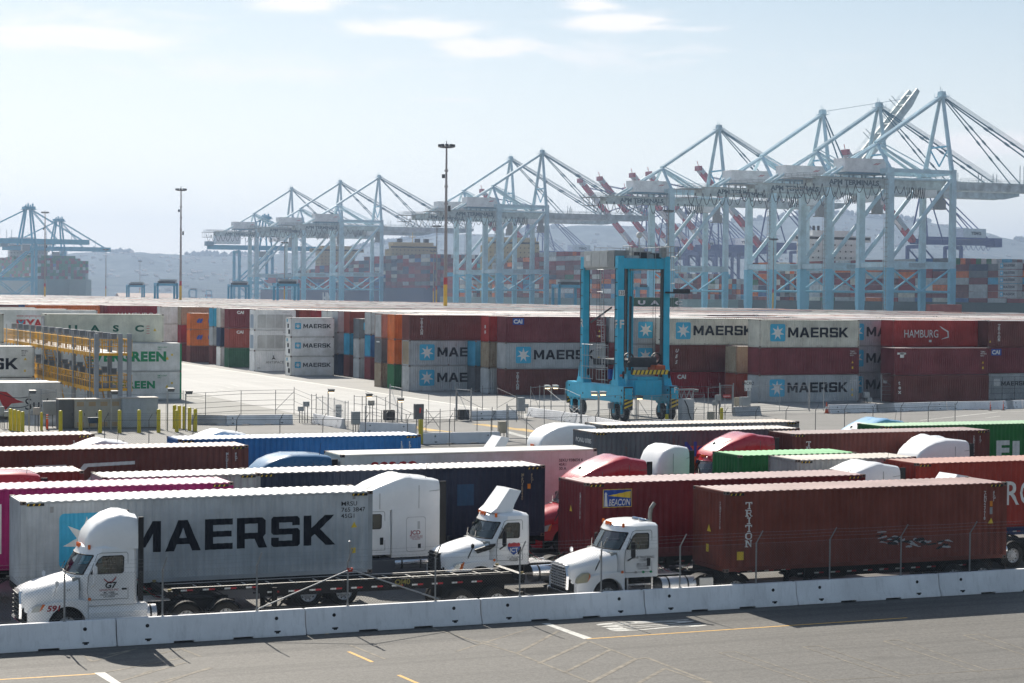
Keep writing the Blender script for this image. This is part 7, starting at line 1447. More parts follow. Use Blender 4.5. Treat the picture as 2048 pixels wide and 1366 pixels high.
# ---------------------------------------------------------------- ship to shore cranes
CB = mat('crane_pale_blue', (.50, .68, .76), .55, 0, .2, .25); CB2 = mat('crane_girder_grey', (.48,.55,.56), .6, 0, .35, .3); CBL = mat('crane_lower_blue', (.22, .55, .72), .55, 0, .1, .3); CBD = mat('crane_stay_dark', (.13,.24,.31), .6, 0, .1, .3); HOUSE = mat('crane_house_white', (.84,.83,.83), .6, 0, .15, .4)
CBO = mat('crane_bright_blue', (.07, .35, .50), .55, 0, .12, .3)
QU = 443.8
def crane_proto(raised=False):
    t = empty('ship_crane', (0,0,0)); Wd = 21.2; G_ = 30.48; mid = Wd/2
    def P(nm, mb, m, **k): return mb.build(nm, m, k.pop('parent', t), **k)
    for x in (0, G_):
        for y in (0, Wd):
            mb = MB(); a = 1.5 if x == 0 else 1.25
            mb.loft([[(x+i*p, y+j*p*.8, z) for i, j in ((-1,-1),(1,-1),(1,1),(-1,1))] for z, p in ((2.5, a*.75), (9, a*1.05), (24, a*1.08))], 0); P('lower_leg', mb, CBL)
            mb = MB(); mb.loft([[(x+i*p, y+j*p*.8, z) for i, j in ((-1,-1),(1,-1),(1,1),(-1,1))] for z, p in ((24, a*1.0), (64.5, a*.86))], 0); P('leg', mb, CB)
        mb = MB(); mb.box(x-1.0, x+1.0, -2.5, Wd+2.5, 1.6, 3.6); P('sill_beam', mb, CBL)
        for y in (-1, Wd+1): mb = MB(); mb.box(x-.8, x+.8, y-3.5, y+3.5, 0, 1.6); P('bogie', mb, CBL)
        mb = MB(); mb.box(x-.7, x+.7, 1, Wd-1, 62.3, 64.3); P('upper_tie_beam', mb, CB); mb = MB(); mb.box(x-.7, x+.7, 1, Wd-1, 24.2, 26.2); P('tie_beam', mb, CB)
    for y in (0, Wd):
        mb = MB(); mb.box(1.5, G_-1.2, y-.7, y+.7, 23.7, 26.6); b = P('portal_beam', mb, CB)
        mb = MB(); mb.box(1.2, G_, y-.5, y+.5, 62.6, 64.2); P('top_beam', mb, CB); mb = MB(); mb.tube((1.2, y, 59.8), (G_, y, 60.2), .5, 8); P('top_beam', mb, CB)
        mb = MB(); mb.tube((1.2, y, 28), (G_-.8, y, 60.6), .85, 10); P('diagonal', mb, CB, smooth=40)
        mb = MB(); mb.tube((1.2, y, 23.6), (G_/2-.5, y, 14.6), .45, 8); mb.tube((G_/2+.5, y, 14.6), (G_-1.2, y, 23.4), .45, 8); mb.tube((1, y, 14.3), (G_-1, y, 14.3), .5, 8); P('lower_brace', mb, CBL, smooth=40)
        mb = MB(); mb.tube((G_, y*.9+mid*.1, 64.2), (G_+1.2, mid+(y-mid)*.06, 96.0), 1.0, 10, r2=.75); P('mast_leg', mb, CB, smooth=40)
        mb = MB(); mb.tube((0, y, 64.2), (0, mid+(y-mid)*.08, 74.5), .7, 8); P('rear_mast_leg', mb, CB, smooth=40)
        mb = MB(); mb.tube((G_+.5, mid+(y-mid)*.66, 74.2), (G_+.5, mid, 66.5), .35, 6); P('mast_brace', mb, CBL)
    mb = MB(); mb.tube((G_+.5, mid-7, 74.5), (G_+.5, mid+7, 74.5), .4, 8); P('mast_cross_tie', mb, CBL)
    mb = MB(); mb.box(G_+.2, G_+2.4, mid-1.3, mid+1.3, 94.4, 97.6); mb.box(G_-.8, G_+3.4, mid-2.2, mid+2.2, 95.2, 95.4)
    for x in (G_-.8, G_+3.4): [mb.tube((x, y, 95.4), (x, y, 96.8), .1, 4) for y in (mid-2.2, mid, mid+2.2)]
    mb.tube((G_+.6, mid, 97), (G_+.6, mid, 99.6), .12, 5); mb.tube((G_+2, mid+.8, 97), (G_+2, mid+.8, 98.9), .12, 5); P('mast_head', mb, CB)
    for s in (-3.2, 3.2):
        y = mid+s
        mb = MB(); mb.box(-32, G_+8, y-.7, y+.7, 56.6, 60.3); P('main_girder', mb, CB2)
        mb = MB(); mb.tube((G_+1, mid+s*.25, 95.5), (0, mid+s*.3, 75.2), .75, 8); mb.tube((0, mid+s*.3, 74.6), (-24, y, 60.6), .6, 8); P('backstay', mb, CB, smooth=40)
        mb = MB(); mb.tube((.6, mid+s*.5, 74.2), (G_-5, y, 60.5), .6, 8); mb.tube((.6, mid+s*.5, 75.6), (G_-3, y, 63.5), .22, 6); P('inner_strut', mb, CB, smooth=40)
    mb = MB()
    for x in range(-31, int(G_)+8, 6): mb.box(x, x+.5, mid-3, mid+3, 58, 60)
    P('girder_cross_tie', mb, CB2)
    mb = MB()
    for s in (-4.6, 4.6):
        mb.box(-40, G_+6, mid+s-.5, mid+s+.5, 60.2, 60.35)
        for z in (.6, 1.2): mb.tube((-40, mid+s, 60.3+z), (G_+6, mid+s, 60.3+z), .07, 4)
        for x in range(-40, 37, 3): mb.tube((x, mid+s, 60.3), (x, mid+s, 61.5), .07, 4)
    mb.box(-42, -31, mid-4, mid+4, 59.2, 59.5); [mb.tube((x, mid+s, 55.5), (x, mid+s, 59.3), .12, 4) for x in (-41,-38,-35) for s in (-3.5, 3.5)]; mb.box(-41.5,-34, mid-3.6, mid+3.6, 55.3, 55.5); P('walkway', mb, GREYM)
    mb = MB(); mb.loft([[(x, y, z) for y, z in ((mid-4.2, 62.6), (mid-4.2, 68.0), (mid+4.2, 68.0), (mid+4.2, 62.6))] for x in (-17.5, 2.2)], 0); mb.box(-17.7, 2.4, mid-4.4, mid+4.4, 67.9, 68.2); hs = P('machinery_house', mb, HOUSE, bevel=.1)
    mb = MB(); mb.box(-17, 2, mid-4.3, mid+4.3, 61.8, 62.6); [mb.box(x, x+.5, mid+s, mid+s+.5, 60.3, 61.9) for x in (-15,-9,-3,1) for s in (-3.5, 3)]; P('house_base', mb, CBD)
    for k in range(2): flat(p2([(0,0),(1.5,.75),(2.7,1.0),(1.2,.25)]), (-4.2+k*1.2, mid-4.25, 65.6), m=INK['red'], parent=hs, name='red_emblem')
    flat(text2d('APM TERMINALS', 2.0, .04, 1.12), (-24.5, mid-3.93, 57.4), m=mat('crane_lettering', (.05,.09,.11), .6, 0, 0), parent=t)
    # trolley, operator cab, hanging cable loops
    mb = MB(); mb.box(21, 27.5, mid-3.8, mid+3.8, 53.6, 56.4); P('trolley', mb, HOUSE); mb = MB(); mb.box(29.5, 33.5, mid-1.6, mid+1.6, 49.0, 52.6); mb.box(30, 32.5, mid-1.2, mid+1.2, 52.6, 56.4); mb.box(28.5, 34, mid-1.9, mid+1.9, 48.6, 49.0); P('operator_cab', mb, GREYM)
    mb = MB(); n_ = 15
    for i in range(n_):
        x0 = -40+i*3.9; dpt = 5.2 if i < 6 else 6.3-((i*37) % 5)*.8
        mb.path([(x0+3.9*k/6, mid-4.7, 57.4-dpt*math.sin(math.pi*k/6)) for k in range(7)], .17, 4)
    for i in range(8): x0 = 12+i*1.1; mb.path([(x0+1.1*k/5, mid-4.8, 57-4.6*math.sin(math.pi*k/5)) for k in range(6)], .16, 4)
    P('festoon_cable', mb, DK)
    for y in (0,):
        mb = MB(); 
        for k in range(30): mb.box(-2.2, -1.5, -.9, .9, 3+k*1.95, 3.15+k*1.95)
        mb.tube((-2.2, -.9, 3), (-2.2, -.9, 62), .1, 4); mb.tube((-2.2, .9, 3), (-2.2, .9, 62), .1, 4); P('ladder', mb, GREYM)
    mb = MB(); mb.box(9, 17, -.75, -.71, 24.2, 26.0); P('name_board', mb, mat('name_board', (.36,.46,.50), .6, 0, .2), parent=b)
    # boom
    e = bpy.data.objects.new('boom', None); COL.objects.link(e); e.parent = t; e.location = (G_+8, mid, 58.4)
    Lb = 66
    for s in (-3.2, 3.2):
        mb = MB(); mb.loft([[(x, s-.7, -z), (x, s+.7, -z), (x, s+.7, 1.8), (x, s-.7, 1.8)] for x, z in ((0, 1.8), (Lb-8, 1.8), (Lb, .2))], 0); P('boom_girder', mb, CB2, parent=e)
    mb = MB()
    for x in range(2, Lb, 6): mb.box(x, x+.4, -3, 3, .2, 1.4)
    for s in (-4.4, 4.4):
        for z in (.7, 1.3): mb.tube((0, s, 1.9+z), (Lb-2, s, 1.9+z), .06, 4)
        for x in range(0, Lb-2, 4): mb.tube((x, s, 1.8), (x, s, 3.2), .06, 4)
    for x in (10, 11.5, 31, 33, 44, 52, 54): mb.tube((x, -3.2, 1.8), (x, -3.2, 9.5 if x > 20 else 5), .18, 5)
    P('boom_walkway', mb, CB2, parent=e)
    mb = MB(); base = Vector((G_+1.5, mid, 95.2)); 
    if not raised:
        for s in (-3.2, 3.2):
            for x, r_ in ((31, .26), (59, .32)):
                q = Vector((G_+8+x, mid+s, 60.4)); p = base+Vector((.5, s*.2, 0)); mb.tube(p, q, r_, 7)
                for f in (.35, .52, .7): c = p.lerp(q, f); d = (q-p).normalized(); mb.tube(c-d*1.2, c+d*1.2, r_*1.7, 7)
        for s in (-1.5, -.5, .5, 1.5): mb.tube(base+Vector((0,s,1.5)), (G_+8+64, mid+s*1.4, 61), .09, 4)
    else:
        e.rotation_euler.y = -R(49)
        for s in (-3.2, 3.2):
            ca, sa = math.cos(R(49)), math.sin(R(49)); q = Vector((G_+8+31*ca, mid+s, 58.4+31*sa)); m_ = Vector((G_+12, mid+s*.7, 74)); mb.tube(base+Vector((.5,s*.2,0)), m_, .34, 6); mb.tube(m_, q, .3, 6)
        for s in (-.9, .9): mb.tube(base+Vector((0,s,1.5)), (G_+8+62*ca, mid+s*1.4, 58.4+62*sa), .09, 4)
    P('forestay', mb, CBD)
    return t
def tree_copy(o, parent=None):
    c = o.copy(); COL.objects.link(c); c.parent = parent
    for ch in list(o.children): tree_copy(ch, c)
    return c
CRANES = [(1885, 'nearest pale blue ship crane at the far right, boom lowered, largest of all'), (1760, 'second pale blue ship crane from the right, its girder crossing the nearest one'), (1646, 'pale blue ship crane whose boom is raised steeply, third from the right'), (1438, 'pale blue ship crane left of the three right ones, standing a little apart'),
          (1083, 'right crane of the pair in the middle of the view, behind the tall carrier'), (1021, 'left crane of the pair in the middle of the view'), (756, 'rightmost crane of the left group of three'), (678, 'middle crane of the left group of three'), (580, 'leftmost and smallest of the left group of three pale cranes')]
APY = {1885:175, 1760:197, 1646:212, 1438:243, 1083:294, 1021:307, 756:345, 678:356, 580:370}
for i, (px, lab) in enumerate(CRANES):
    if i == 0: c0 = crane_proto(False)
    c = c0 if i == 0 else (crane_proto(True) if px == 1646 else tree_copy(c0))
    vv, zz = PU(px, APY[px], QU+31.5); s = zz/99.3; c.location = (QU, vv-10.6*s, 0); c.scale = (s, s, s); tag(c, lab, 'harbour crane', 'pale blue ship to shore cranes')
    if i:
        rr = random.Random(i); fl, fb = rr.uniform(.84, 1.06), rr.uniform(.82, 1.08); vm = {CB.name: mat('crane_pale_blue_%d' % i, tuple(min(.9, q*fl) for q in (.50,.68,.76)), .55, 0, .22, .2+.1*rr.random()), CB2.name: mat('crane_girder_grey_%d' % i, tuple(q*fb for q in (.48,.55,.56)), .6, 0, .35, .2+.2*rr.random())}
        for ch in list(c.children)+[g for e_ in c.children for g in e_.children]:
            for sl in ch.material_slots:
                if sl.material and sl.material.name in vm: nm_ = vm[sl.material.name]; sl.link = 'OBJECT'; sl.material = nm_
# older cranes with a wide flat head
def old_crane():
    t = empty('ship_crane', (0,0,0)); P = lambda nm, mb, m=CBO, **k: mb.build(nm, m, t, **k)
    for x in (0, 30):
        for y in (0, 18): mb = MB(); mb.box(x-1.1, x+1.1, y-1, y+1, 0, 48); P('leg', mb)
        mb = MB(); mb.box(x-.8, x+.8, 0, 18, 46, 48.5); P('tie_beam', mb)
    for y in (0, 18):
        mb = MB(); mb.box(0, 30, y-.7, y+.7, 19, 21.5); P('portal_beam', mb); mb = MB(); mb.tube((1, y, 21), (29, y, 46), .7, 8); P('diagonal', mb); mb = MB(); mb.tube((1, y, 19), (15, y, 8), .4, 6); mb.tube((15, y, 8), (29, y, 19), .4, 6); mb.tube((0,y,8),(30,y,8), .4, 6); P('lower_brace', mb)
        for xx in (18, 30): mb = MB(); mb.tube((xx, y, 48), (25+(xx-24)*.35, 9+(y-9)*.5, 77), .8, 8); P('mast_leg', mb)
    mb = MB(); mb.box(21, 30, 3, 15, 77, 79); mb.box(20, 31, 2, 16, 76.6, 77); [mb.box(22+i*2, 23+i*2, 4+i, 6+i, 79, 80.5+i % 2) for i in range(4)]; P('mast_head', mb)
    for y in (6, 12):
        mb = MB(); mb.box(-26, 74, y-.8, y+.8, 49, 53); P('boom_girder', mb); mb = MB(); mb.tube((24, y, 77), (-20, y, 54), .5, 6); P('backstay', mb)
        mb = MB(); mb.tube((27, y, 77), (48, y, 53), .35, 6); mb.tube((27, y, 77), (68, y, 53), .35, 6); P('forestay', mb)
    mb = MB(); mb.box(-20, 2, 3.5, 14.5, 54, 61); P('machinery_house', mb, HOUSE); mb = MB(); mb.box(20, 26, 5, 13, 43, 48); P('operator_cab', mb, GREYM); mb = MB(); [mb.tube((x, 9, 53), (x, 9, 60), .2, 4) for x in (8, 12, 40, 60)]; mb.box(-28,-22,4,14,52,56); P('walkway', mb, CBD)
    return t
oc = old_crane()
for i, (px, py, D, lab) in enumerate([(55, 412, 1720, 'older bright blue wide headed crane, left of the far left pair'), (115, 437, 1930, 'older bright blue wide headed crane, right of the far left pair'), (527, 432, 1850, 'older bright blue crane partly behind the left group of pale cranes')]):
    c = oc if i == 0 else tree_copy(oc); X = (px-1024)/FP*D; u, v = X*math.cos(TH)+D*math.sin(TH), -X*math.sin(TH)+D*math.cos(TH); z = PV(px, py, v)[1]; s = z/79.5; c.location = (u-25*s, v-9*s, 0); c.scale = (s, s, s); tag(c, lab, 'harbour crane', 'older bright blue cranes')
# violet blue cranes across the basin with red and white striped raised booms
CV = mat('crane_violet_blue', (.035,.07,.24), .55, 0, .12, .3); BRED = mat('boom_red', (.5,.025,.03), .55, 0, .1, .3); BWHT = mat('boom_white', (.60,.58,.57), .55, 0, .1, .3)
def violet_crane():
    t = empty('ship_crane', (0,0,0)); P = lambda nm, mb, m=CV, **k: mb.build(nm, m, k.pop('parent', t), **k)
    for x in (0, 30):
        for y in (0, 18): mb = MB(); mb.box(x-1.0, x+1.0, y-.9, y+.9, 0, 46); P('leg', mb)
        mb = MB(); mb.box(x-.7, x+.7, 0, 18, 44, 46.5); P('tie_beam', mb)
    for y in (0, 18):
        mb = MB(); mb.box(0, 30, y-.6, y+.6, 16, 18.5); P('portal_beam', mb); mb = MB(); mb.tube((1, y, 44), (29, y, 18), .6, 6); P('diagonal', mb)
        mb = MB(); mb.tube((2, y, 48), (6, 9, 92), .6, 6); mb.tube((16, y, 48), (6, 9, 92), .5, 6); P('mast_leg', mb)
    for y in (6, 12):
        mb = MB(); mb.box(-2, 62, y-.7, y+.7, 47, 50.5); P('main_girder', mb)
        for x in (58, 48): mb = MB(); mb.tube((6, y, 91), (x, y, 50), .4, 6); P('backstay', mb)
    mb = MB(); mb.box(34, 52, 3, 15, 52, 58); h = P('machinery_house', mb, HOUSE); flat(text2d('TEMG', 1.8, .05, 1.2), (40, 2.9, 54), m=INK['dark'], parent=h)
    mb = MB(); mb.box(-2, 60, 2.6, 3.0, 50.5, 52); [mb.path([(28+i*4+4*k/5, 3.0, 46.6-3*math.sin(math.pi*k/5)) for k in range(6)], .2, 4) for i in range(7)]; P('walkway', mb, CV); mb = MB(); mb.box(60, 66, 4, 14, 46, 52); P('counterweight', mb)
    mb = MB(); n_ = 8; a = R(47); ca, sa = math.cos(a), math.sin(a); L = 78
    for k in range(n_*2-1):
        f0, f1 = k/(n_*2-1), (k+1)/(n_*2-1)
        for y in (6.2, 11.8): mb.beam((-2-L*ca*f0, y, 49+L*sa*f0), (-2-L*ca*f1, y, 49+L*sa*f1), 1.2, 2.7, 0 if k % 4 in (0, 1) else 1)
        if k % 2 == 0: mb.beam((-2-L*ca*f0, 6, 49+L*sa*f0), (-2-L*ca*f0, 12, 49+L*sa*f0), .8, 2.0, 0)
    mb.box(-3-L*ca, -1-L*ca, 5, 13, 47+L*sa, 50.5+L*sa, 0); mb.tube((-2-L*ca, 9, 50+L*sa), (-3-L*ca, 9, 54+L*sa), .3, 4, 0); P('raised_boom', mb, [BRED, BWHT])
    for y in (6, 12): mb = MB(); mb.tube((6, 9, 92), (-2-L*ca*.55, y, 49+L*sa*.55), .3, 5); mb.tube((6, 9, 92), (-2-L*ca*.9, y, 49+L*sa*.9), .3, 5); P('forestay', mb)
    return t
vc = violet_crane(); first = True
for px, py, D, ordn in [(1157, 357, 1741, 'first of the dense row'), (1196, 353, 1712, 'second of the dense row'), (1261, 346, 1657, 'fourth of the dense row'), (1294, 343, 1637, 'fifth of the dense row'), (1247, 375, 1877, 'third and faintest of the dense row'), (1393, 332, 1563, 'beside the fourth pale crane'), (1685.6, 299, 1370, 'far right, behind the nearest pale cranes'), (961, 378, 1938, 'left of the middle crane pair'), (945, 405, 2000, 'lowest and faintest, at the tan bridge')]:
    c = vc if first else tree_copy(vc); first = False; s = (1, 1, 1); X = (px-1024)/FP*D; u, v = X*math.cos(TH)+D*math.sin(TH), -X*math.sin(TH)+D*math.cos(TH); z = PV(px, py, v)[1]; s = z/107.5
    c.location = (u+55.2*s, v-9*s, 0); c.scale = (s, s, s); tag(c, 'violet crane with a raised red and white boom, '+ordn, 'harbour crane', 'violet cranes with striped booms')
# ---------------------------------------------------------------- ships and their deck cargo, water, hills, haze
water = mat('sea_water', (.03,.06,.08), .12, 0, .1, .05); wm = MB(); wm.poly([(480, -400, -3), (9000, -400, -3), (9000, 9000, -3), (480, 9000, -3)]); tag(wm.build('water', water), kind='structure')
cargo_rng = random.Random(21); cargo = MB(); CP = ['brown','maroon','brick','grey','pgrey','cream','orange','crimson','dgrey','navy','blue','green','lblue','white']; CMs = [paint('deck '+p_, C[p_], .2) for p_ in CP]
def deck_stack(u0, u1, v0, v1, z0, prof, wts, step=12.6, hc=2.75):
    """containers laid along the ship (y); prof(i) gives tiers for bay i"""
    nb = int((v1-v0)/step); nr = max(1, int((u1-u0)/2.6))
    for b in range(nb):
        for r in range(nr):
            n_ = prof(b/max(1, nb-1), r)
            for k in range(n_):
                if 0 < r < nr-1 and k < n_-1 and 0 < b: continue
                i = cargo_rng.choices(range(len(CP)), wts)[0]; x, y, z = u0+r*2.6, v0+b*step, z0+k*hc
                cargo.box(x, x+2.44, y, y+step-.5, z+.06, z+hc-.06, i)
def hull(name, label, u0, u1, v0, v1, zt, m, bow=30, tower=None, m2=None, txt=None, bowfirst=True):
    r = empty(name, (u0, v0, 0), label, 'ship', 'container ships at the quay'); W_, L = u1-u0, v1-v0; rings = []
    for f in (0, .05, .12, .9, 1):
        pass
    pts = lambda z, k: [(W_/2, -bow*k), (W_*.85, -bow*k*.3+4), (W_, 14), (W_, L-4), (W_*.9, L), (W_*.1, L), (0, L-4), (0, 14), (W_*.15, -bow*k*.3+4)]
    mb = MB(); mb.loft([[(x, y, z) for x, y in pts(z, k)] for z, k in ((-4, .3), (2, .45), (zt, 1.))], 0); mb.build('hull', m, r)
    if txt: flat(text2d(txt[0], txt[1], .05, 1.4), (-.1, txt[2], txt[3]), (0,-1,0), m=INK['white'], parent=r)
    return r
HG, HNV, HGR = mat('hull_dark_green', (.03,.07,.07), .5, 0, .15, .1), mat('hull_navy', (.03,.05,.12), .5, 0, .15, .1), mat('hull_grey_green', (.14,.22,.22), .5, 0, .15, .1)
TAN = mat('superstructure_tan', (.48,.38,.2), .6, 0, .1, .1); SWH = mat('superstructure_white', (.82,.80,.77), .6, 0, .1, .1); FOR = mat('funnel_orange', (.50,.15,.05), .6, 0, .1)
def tower(parent, x, y, z0, w_, d, h, m, lab='bridge_house', wing=True, funnel=None):
    mb = MB(); mb.box(x, x+w_, y, y+d, z0, z0+h); 
    for k in range(int(h/3)): mb.box(x-.3, x+w_+.3, y-.5, y+d+.3, z0+k*3+2.7, z0+k*3+2.95)
    b = mb.build(lab, m, parent)
    mb = MB(); mb.box(x-8 if wing else x, x+w_+8 if wing else x+w_, y+.5, y+5, z0+h, z0+h+2.8); mb.box(x+2, x+w_-2, y+1, y+d-2, z0+h+2.8, z0+h+5.2); mb.build('bridge', m, b)
    mb = MB()
    for zz in [z0+2+3*k for k in range(int(h/3))]:
        for i in range(int(w_/3)): mb.box(x+1+i*3, x+1.6+i*3, y-.62, y-.52, zz, zz+.7)
        for i in range(int(d/3)): mb.box(x-.42, x-.32, y+1+i*3, y+1.6+i*3, zz, zz+.7)
    mb.box(x-7.5 if wing else x, x+w_+7.5 if wing else x+w_, y+.4, y+.5, z0+h+1, z0+h+2.2); mb.build('window', HOLE, b)
    mb = MB(); mb.tube((x+w_/2, y+3, z0+h+5), (x+w_/2, y+3, z0+h+13), .35, 5); mb.box(x+w_/2-2.5, x+w_/2+2.5, y+2.8, y+3.2, z0+h+9, z0+h+9.6); mb.build('radar_mast', m, b)
    if funnel: mb = MB(); mb.box(x+w_*.25, x+w_*.75, y+d, y+d+9, z0, z0+h+4); f_ = mb.build('funnel', funnel, parent); [(lambda q: (q.tube((x+w_*(.35+.1*i), y+d+4, z0+h+4), (x+w_*(.35+.1*i), y+d+4, z0+h+8), .6, 6), q.build('exhaust_pipe', HOLE, f_)))(MB()) for i in range(3)]
QF = 482.
# nearest ship, right: bow toward the middle of the view is its far end
s1 = hull('container_ship', 'nearest container ship behind the right hand cranes, dark green hull and white bridge', QF, QF+45, 520, 860, 10, HG, 34)
tower(s1, 9, 284, 10, 26, 12, 28, SWH, funnel=FOR)
w1 = [14,12,12,16,10,6,8,7,6,3,4,4,3,4]
deck_stack(QF+1, QF+44, 530, 795, 9, lambda f, r: [5,5,5,6,6,6,7,7,7,7,7][int(f*10)], w1); deck_stack(QF+1, QF+44, 826, 852, 9, lambda f, r: 7, w1)
s2 = hull('container_ship', 'container ship with a tan bridge behind the middle crane pair', QF, QF+45, 895, 1275, 10, HGR, 30); tower(s2, 4, 298, 10, 36, 14, 34, TAN, wing=False)
w2 = [14,14,14,12,6,6,14,8,4,2,1,2,3,3]
deck_stack(QF+1, QF+44, 915, 1188, 10, lambda f, r: [4,5,5,6,7,9,10,10,9,8,8][int(f*10)], w2); deck_stack(QF+1, QF+44, 1212, 1270, 10, lambda f, r: [8,8,7,7,7][int(f*4)], w2)
s3 = hull('container_ship', 'large navy hulled container ship with high dark stacks and a tan funnel block', QF, QF+52, 1290, 1730, 16, HNV, 30, txt=('HMM', 8.0, 250, 4)); tower(s3, 9, 285, 16, 30, 14, 30, TAN); tower(s3, 6, 100, 36, 36, 14, 9, TAN, 'engine_casing', False)
w3 = [8,16,8,2,2,1,1,16,8,18,6,0,0,1]
deck_stack(QF+1, QF+51, 1300, 1588, 15, lambda f, r: [9,9,9,9,9,8,8,8,7,7,6][int(f*10)], w3); deck_stack(QF+1, QF+51, 1605, 1720, 15, lambda f, r: [6,5,5,4,3][int(f*4)], w3)
for i in (1, 3, 4): mb = MB(); mb.box(6+i*7, 9+i*7, 103, 107, 47, 53); mb.build('exhaust_pipe', HOLE, s3)
th = G(140, 590, 8); D = 1780
def atD(px, D): X = (px-1024)/FP*D; return X*math.cos(TH)+D*math.sin(TH), -X*math.sin(TH)+D*math.cos(TH)
u, v = atD(188, 1750); s4 = hull('container_ship', 'dark container ship with green containers behind the two old cranes at far left', u-48, u, v, v+330, 22, HGR, 14)
deck_stack(u-47, u-1, v+12, v+300, 22, lambda f, r: [6,7,8,8,7,8,8,7,8,8,7][int(f*10)], [6,5,2,1,1,0,0,3,3,2,1,26,0,0]); tower(s4, 5, 200, 22, 36, 14, 34, SWH)
me = bpy.data.meshes.new('deck_containers'); me.from_pydata(cargo.v, [], cargo.f)
for m in CMs: me.materials.append(m)
me.polygons.foreach_set('material_index', cargo.m); me.update(); o = link('deck_containers', me); tag(o, 'mixed coloured shipping containers stacked on the decks of the ships', 'deck cargo', kind='stuff')
# MAERSK boxes at the right edge of the near ship
for k in range(5):
    for j, vv in enumerate((606, 633)):
        c = container(QF-1.7, vv, 12+k*2.8, '40', 'ship grey', C['grey'], 'grey MAERSK container on the near ship, %s tier of the %s column' % (['lowest', 'second', 'middle', 'fourth', 'top'][k], ['right', 'left'][j]), 'MAERSK containers on the near ship', rk=.5)
        c.rotation_euler.z = -math.pi/2; c.location = (QF-1.7, vv+12.2, 12+k*2.8); maersk(c, '40', s=.9)
# hills
rh = random.Random(9)
def ridge(px):
    pts = [(-300,520),(0,512),(150,507),(240,503),(280,501),(330,506),(420,507),(520,506),(600,503),(690,500),(740,492),(800,482),(870,470),(960,468),(1040,462),(1100,456),(1180,451),(1260,449),(1330,455),(1400,452),(1480,440),(1560,432),(1632,420),(1700,427),(1780,434),(1860,442),(1930,452),(2000,468),(2060,478),(2300,500)]
    for (a, p), (b, q) in zip(pts[:-1], pts[1:]):
        if a <= px <= b: t = (px-a)/(b-a); return p+(q-p)*t
    return pts[-1][1]
HD = 5200.
def nse(x, y): 
    from mathutils import noise
    return noise.fractal(Vector((x, y, 3.3)), .9, 2.1, 5)
hv, hf = [], []; nx, ny = 260, 34
for i in range(nx):
    px = -320+i*(2660/(nx-1))
    for j in range(ny):
        f = j/(ny-1); D = 3600+(HD-3600)*min(1, f*1.18) if f < .85 else HD+(f-.85)*6000
        hz = 591.5+.0091*(px-1024); zr = CH+(hz-ridge(px))/FP*HD; k = min(1, f/.85)
        z = zr*(k**1.15) if f <= .85 else zr*(1-(f-.85)*3.0)
        u, v = atD(px, D); z += nse(u*.0022, v*.0022)*26*math.sin(math.pi*min(1, k*.93))**.8+nse(u*.01, v*.01)*5*k
        hv.append((u, v, z-2 if j else -3))
for i in range(nx-1):
    for j in range(ny-1): hf.append((i*ny+j, (i+1)*ny+j, (i+1)*ny+j+1, i*ny+j+1))
me = bpy.data.meshes.new('hills'); me.from_pydata(hv, [], hf); hm = mat('hillside', (.09,.105,.105), .9, 0, .55, .02, coord='Object'); me.materials.append(hm); me.polygons.foreach_set('use_smooth', [True]*len(me.polygons)); me.update(); tag(link('hills', me), kind='structure')
hm.node_tree.nodes['Noise Texture'].inputs['Detail'].default_value = 9; hm.node_tree.nodes['Principled BSDF'].inputs['Specular IOR Level'].default_value = 0
houses = MB(); trees = MB()
for n_ in range(900):
    i = rh.randrange(nx-1); j = rh.randrange(1, int(ny*.84)); P = Vector(hv[i*ny+j]).lerp(Vector(hv[(i+1)*ny+j+1]), rh.random())
    if nse(P.x*.002+7, P.y*.002) > .12 and rh.random() < .8: continue
    a, b, h = rh.uniform(5, 11), rh.uniform(5, 10), rh.uniform(2, 4); k = 0 if rh.random() < .6 else 1
    houses.box(P.x-a/2, P.x+a/2, P.y-b/2, P.y+b/2, P.z-3, P.z+h, k); houses.add([(P.x-a/2-.5,P.y-b/2-.5,P.z+h),(P.x+a/2+.5,P.y-b/2-.5,P.z+h),(P.x+a/2+.5,P.y,P.z+h+2.2),(P.x-a/2-.5,P.y,P.z+h+2.2),(P.x+a/2+.5,P.y+b/2,P.z+h),(P.x-a/2-.5,P.y+b/2,P.z+h)], [(0,1,2,3),(3,2,4,5)], 2)
tag(houses.build('hillside_houses', [mat('house_white', (.30,.29,.28), .8, 0, .1), mat('house_beige', (.25,.22,.19), .8, 0, .1), mat('house_roof', (.18,.13,.11), .8, 0, .2)]), 'small pale houses scattered over the hazy hillside', 'hillside houses', kind='stuff')
ico = bmesh.new(); bmesh.ops.create_icosphere(ico, subdivisions=1, radius=1); iv = [v.co.copy() for v in ico.verts]; if_ = [tuple(v.index for v in f.verts) for f in ico.faces]; ico.free()
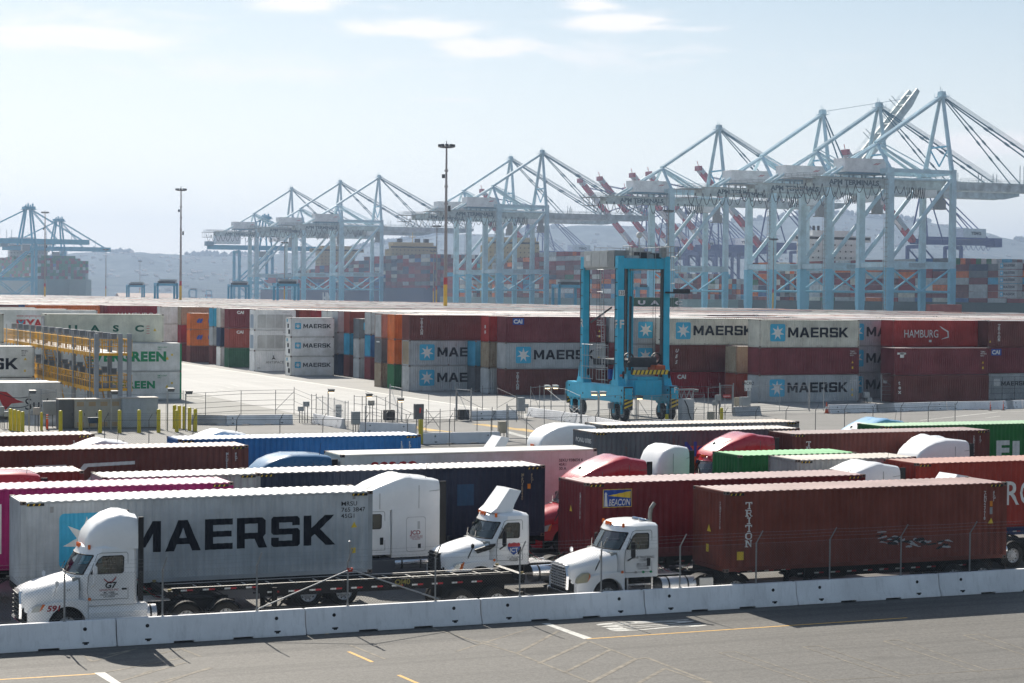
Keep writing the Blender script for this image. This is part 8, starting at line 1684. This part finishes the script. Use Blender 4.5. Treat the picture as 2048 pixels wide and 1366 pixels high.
def clump(P, r, hh):
    trees.add([(P.x+q.x*r*rh.uniform(.8,1.2), P.y+q.y*r, P.z+hh*.6+q.z*hh*rh.uniform(.75,1.2)) for q in iv], if_)
for n_ in range(0):
    i = rh.randrange(nx-1); j = rh.randrange(1, int(ny*.85)); P = Vector(hv[i*ny+j]).lerp(Vector(hv[(i+1)*ny+j+1]), rh.random()); clump(P, rh.uniform(4, 9), rh.uniform(3, 6))
jr = int(.85*(ny-1))
for n_ in range(900):
    i = rh.randrange(nx-1); P = Vector(hv[i*ny+jr]).lerp(Vector(hv[(i+1)*ny+jr]), rh.random())
    if nse(P.x*.004, 1.7) > -.05: clump(P, rh.uniform(5, 10), rh.uniform(4, 10))
tag(trees.build('hillside_trees', mat('far_foliage', (.085,.10,.095), .9, 0, .3, .05)), 'dark tree clumps on the hillside and along its ridge', 'hillside trees', kind='stuff')
# low sheds before the hill at left
for i, (px, D, W_, h) in enumerate([(240, 1500, 44, 7), (1010, 2300, 60, 12)]):
    u, v = atD(px, D); mb = MB(); mb.box(0, W_, 0, 20, 0, h); r = mb.build('warehouse', mat('shed_wall', (.5,.46,.42), .7, 0, .1, .1), None, (u, v, 0)); mb = MB(); mb.prism([(0,h),(10,h+3.5),(20,h)], -.5, W_+.5, plane='yz'); mb.build('roof', mat('shed_roof', (.42,.3,.25), .7, 0, .1, .1), r); tag(r, ['low shed with a pinkish roof in the gap at left', 'low shed hidden behind the middle ship'][i], 'warehouse')
# haze
mb = MB(); mb.box(-2600, 5600, -60, 7400, -4, 290); hz = mb.build('haze', []); hm_ = bpy.data.materials.new('haze_air'); hm_.use_nodes = True; n = hm_.node_tree; n.nodes.remove(n.nodes['Principled BSDF'])
pv = N(n, 'ShaderNodeVolumePrincipled'); pv.inputs['Color'].default_value = (.38,.49,.67,1); pv.inputs['Density'].default_value = 1.75e-4; pv.inputs['Anisotropy'].default_value = .35; n.links.new(pv.outputs[0], n.nodes['Material Output'].inputs['Volume']); hz.data.materials.append(hm_); tag(hz, 'pale blue coastal haze over the harbour', 'haze', kind='stuff')
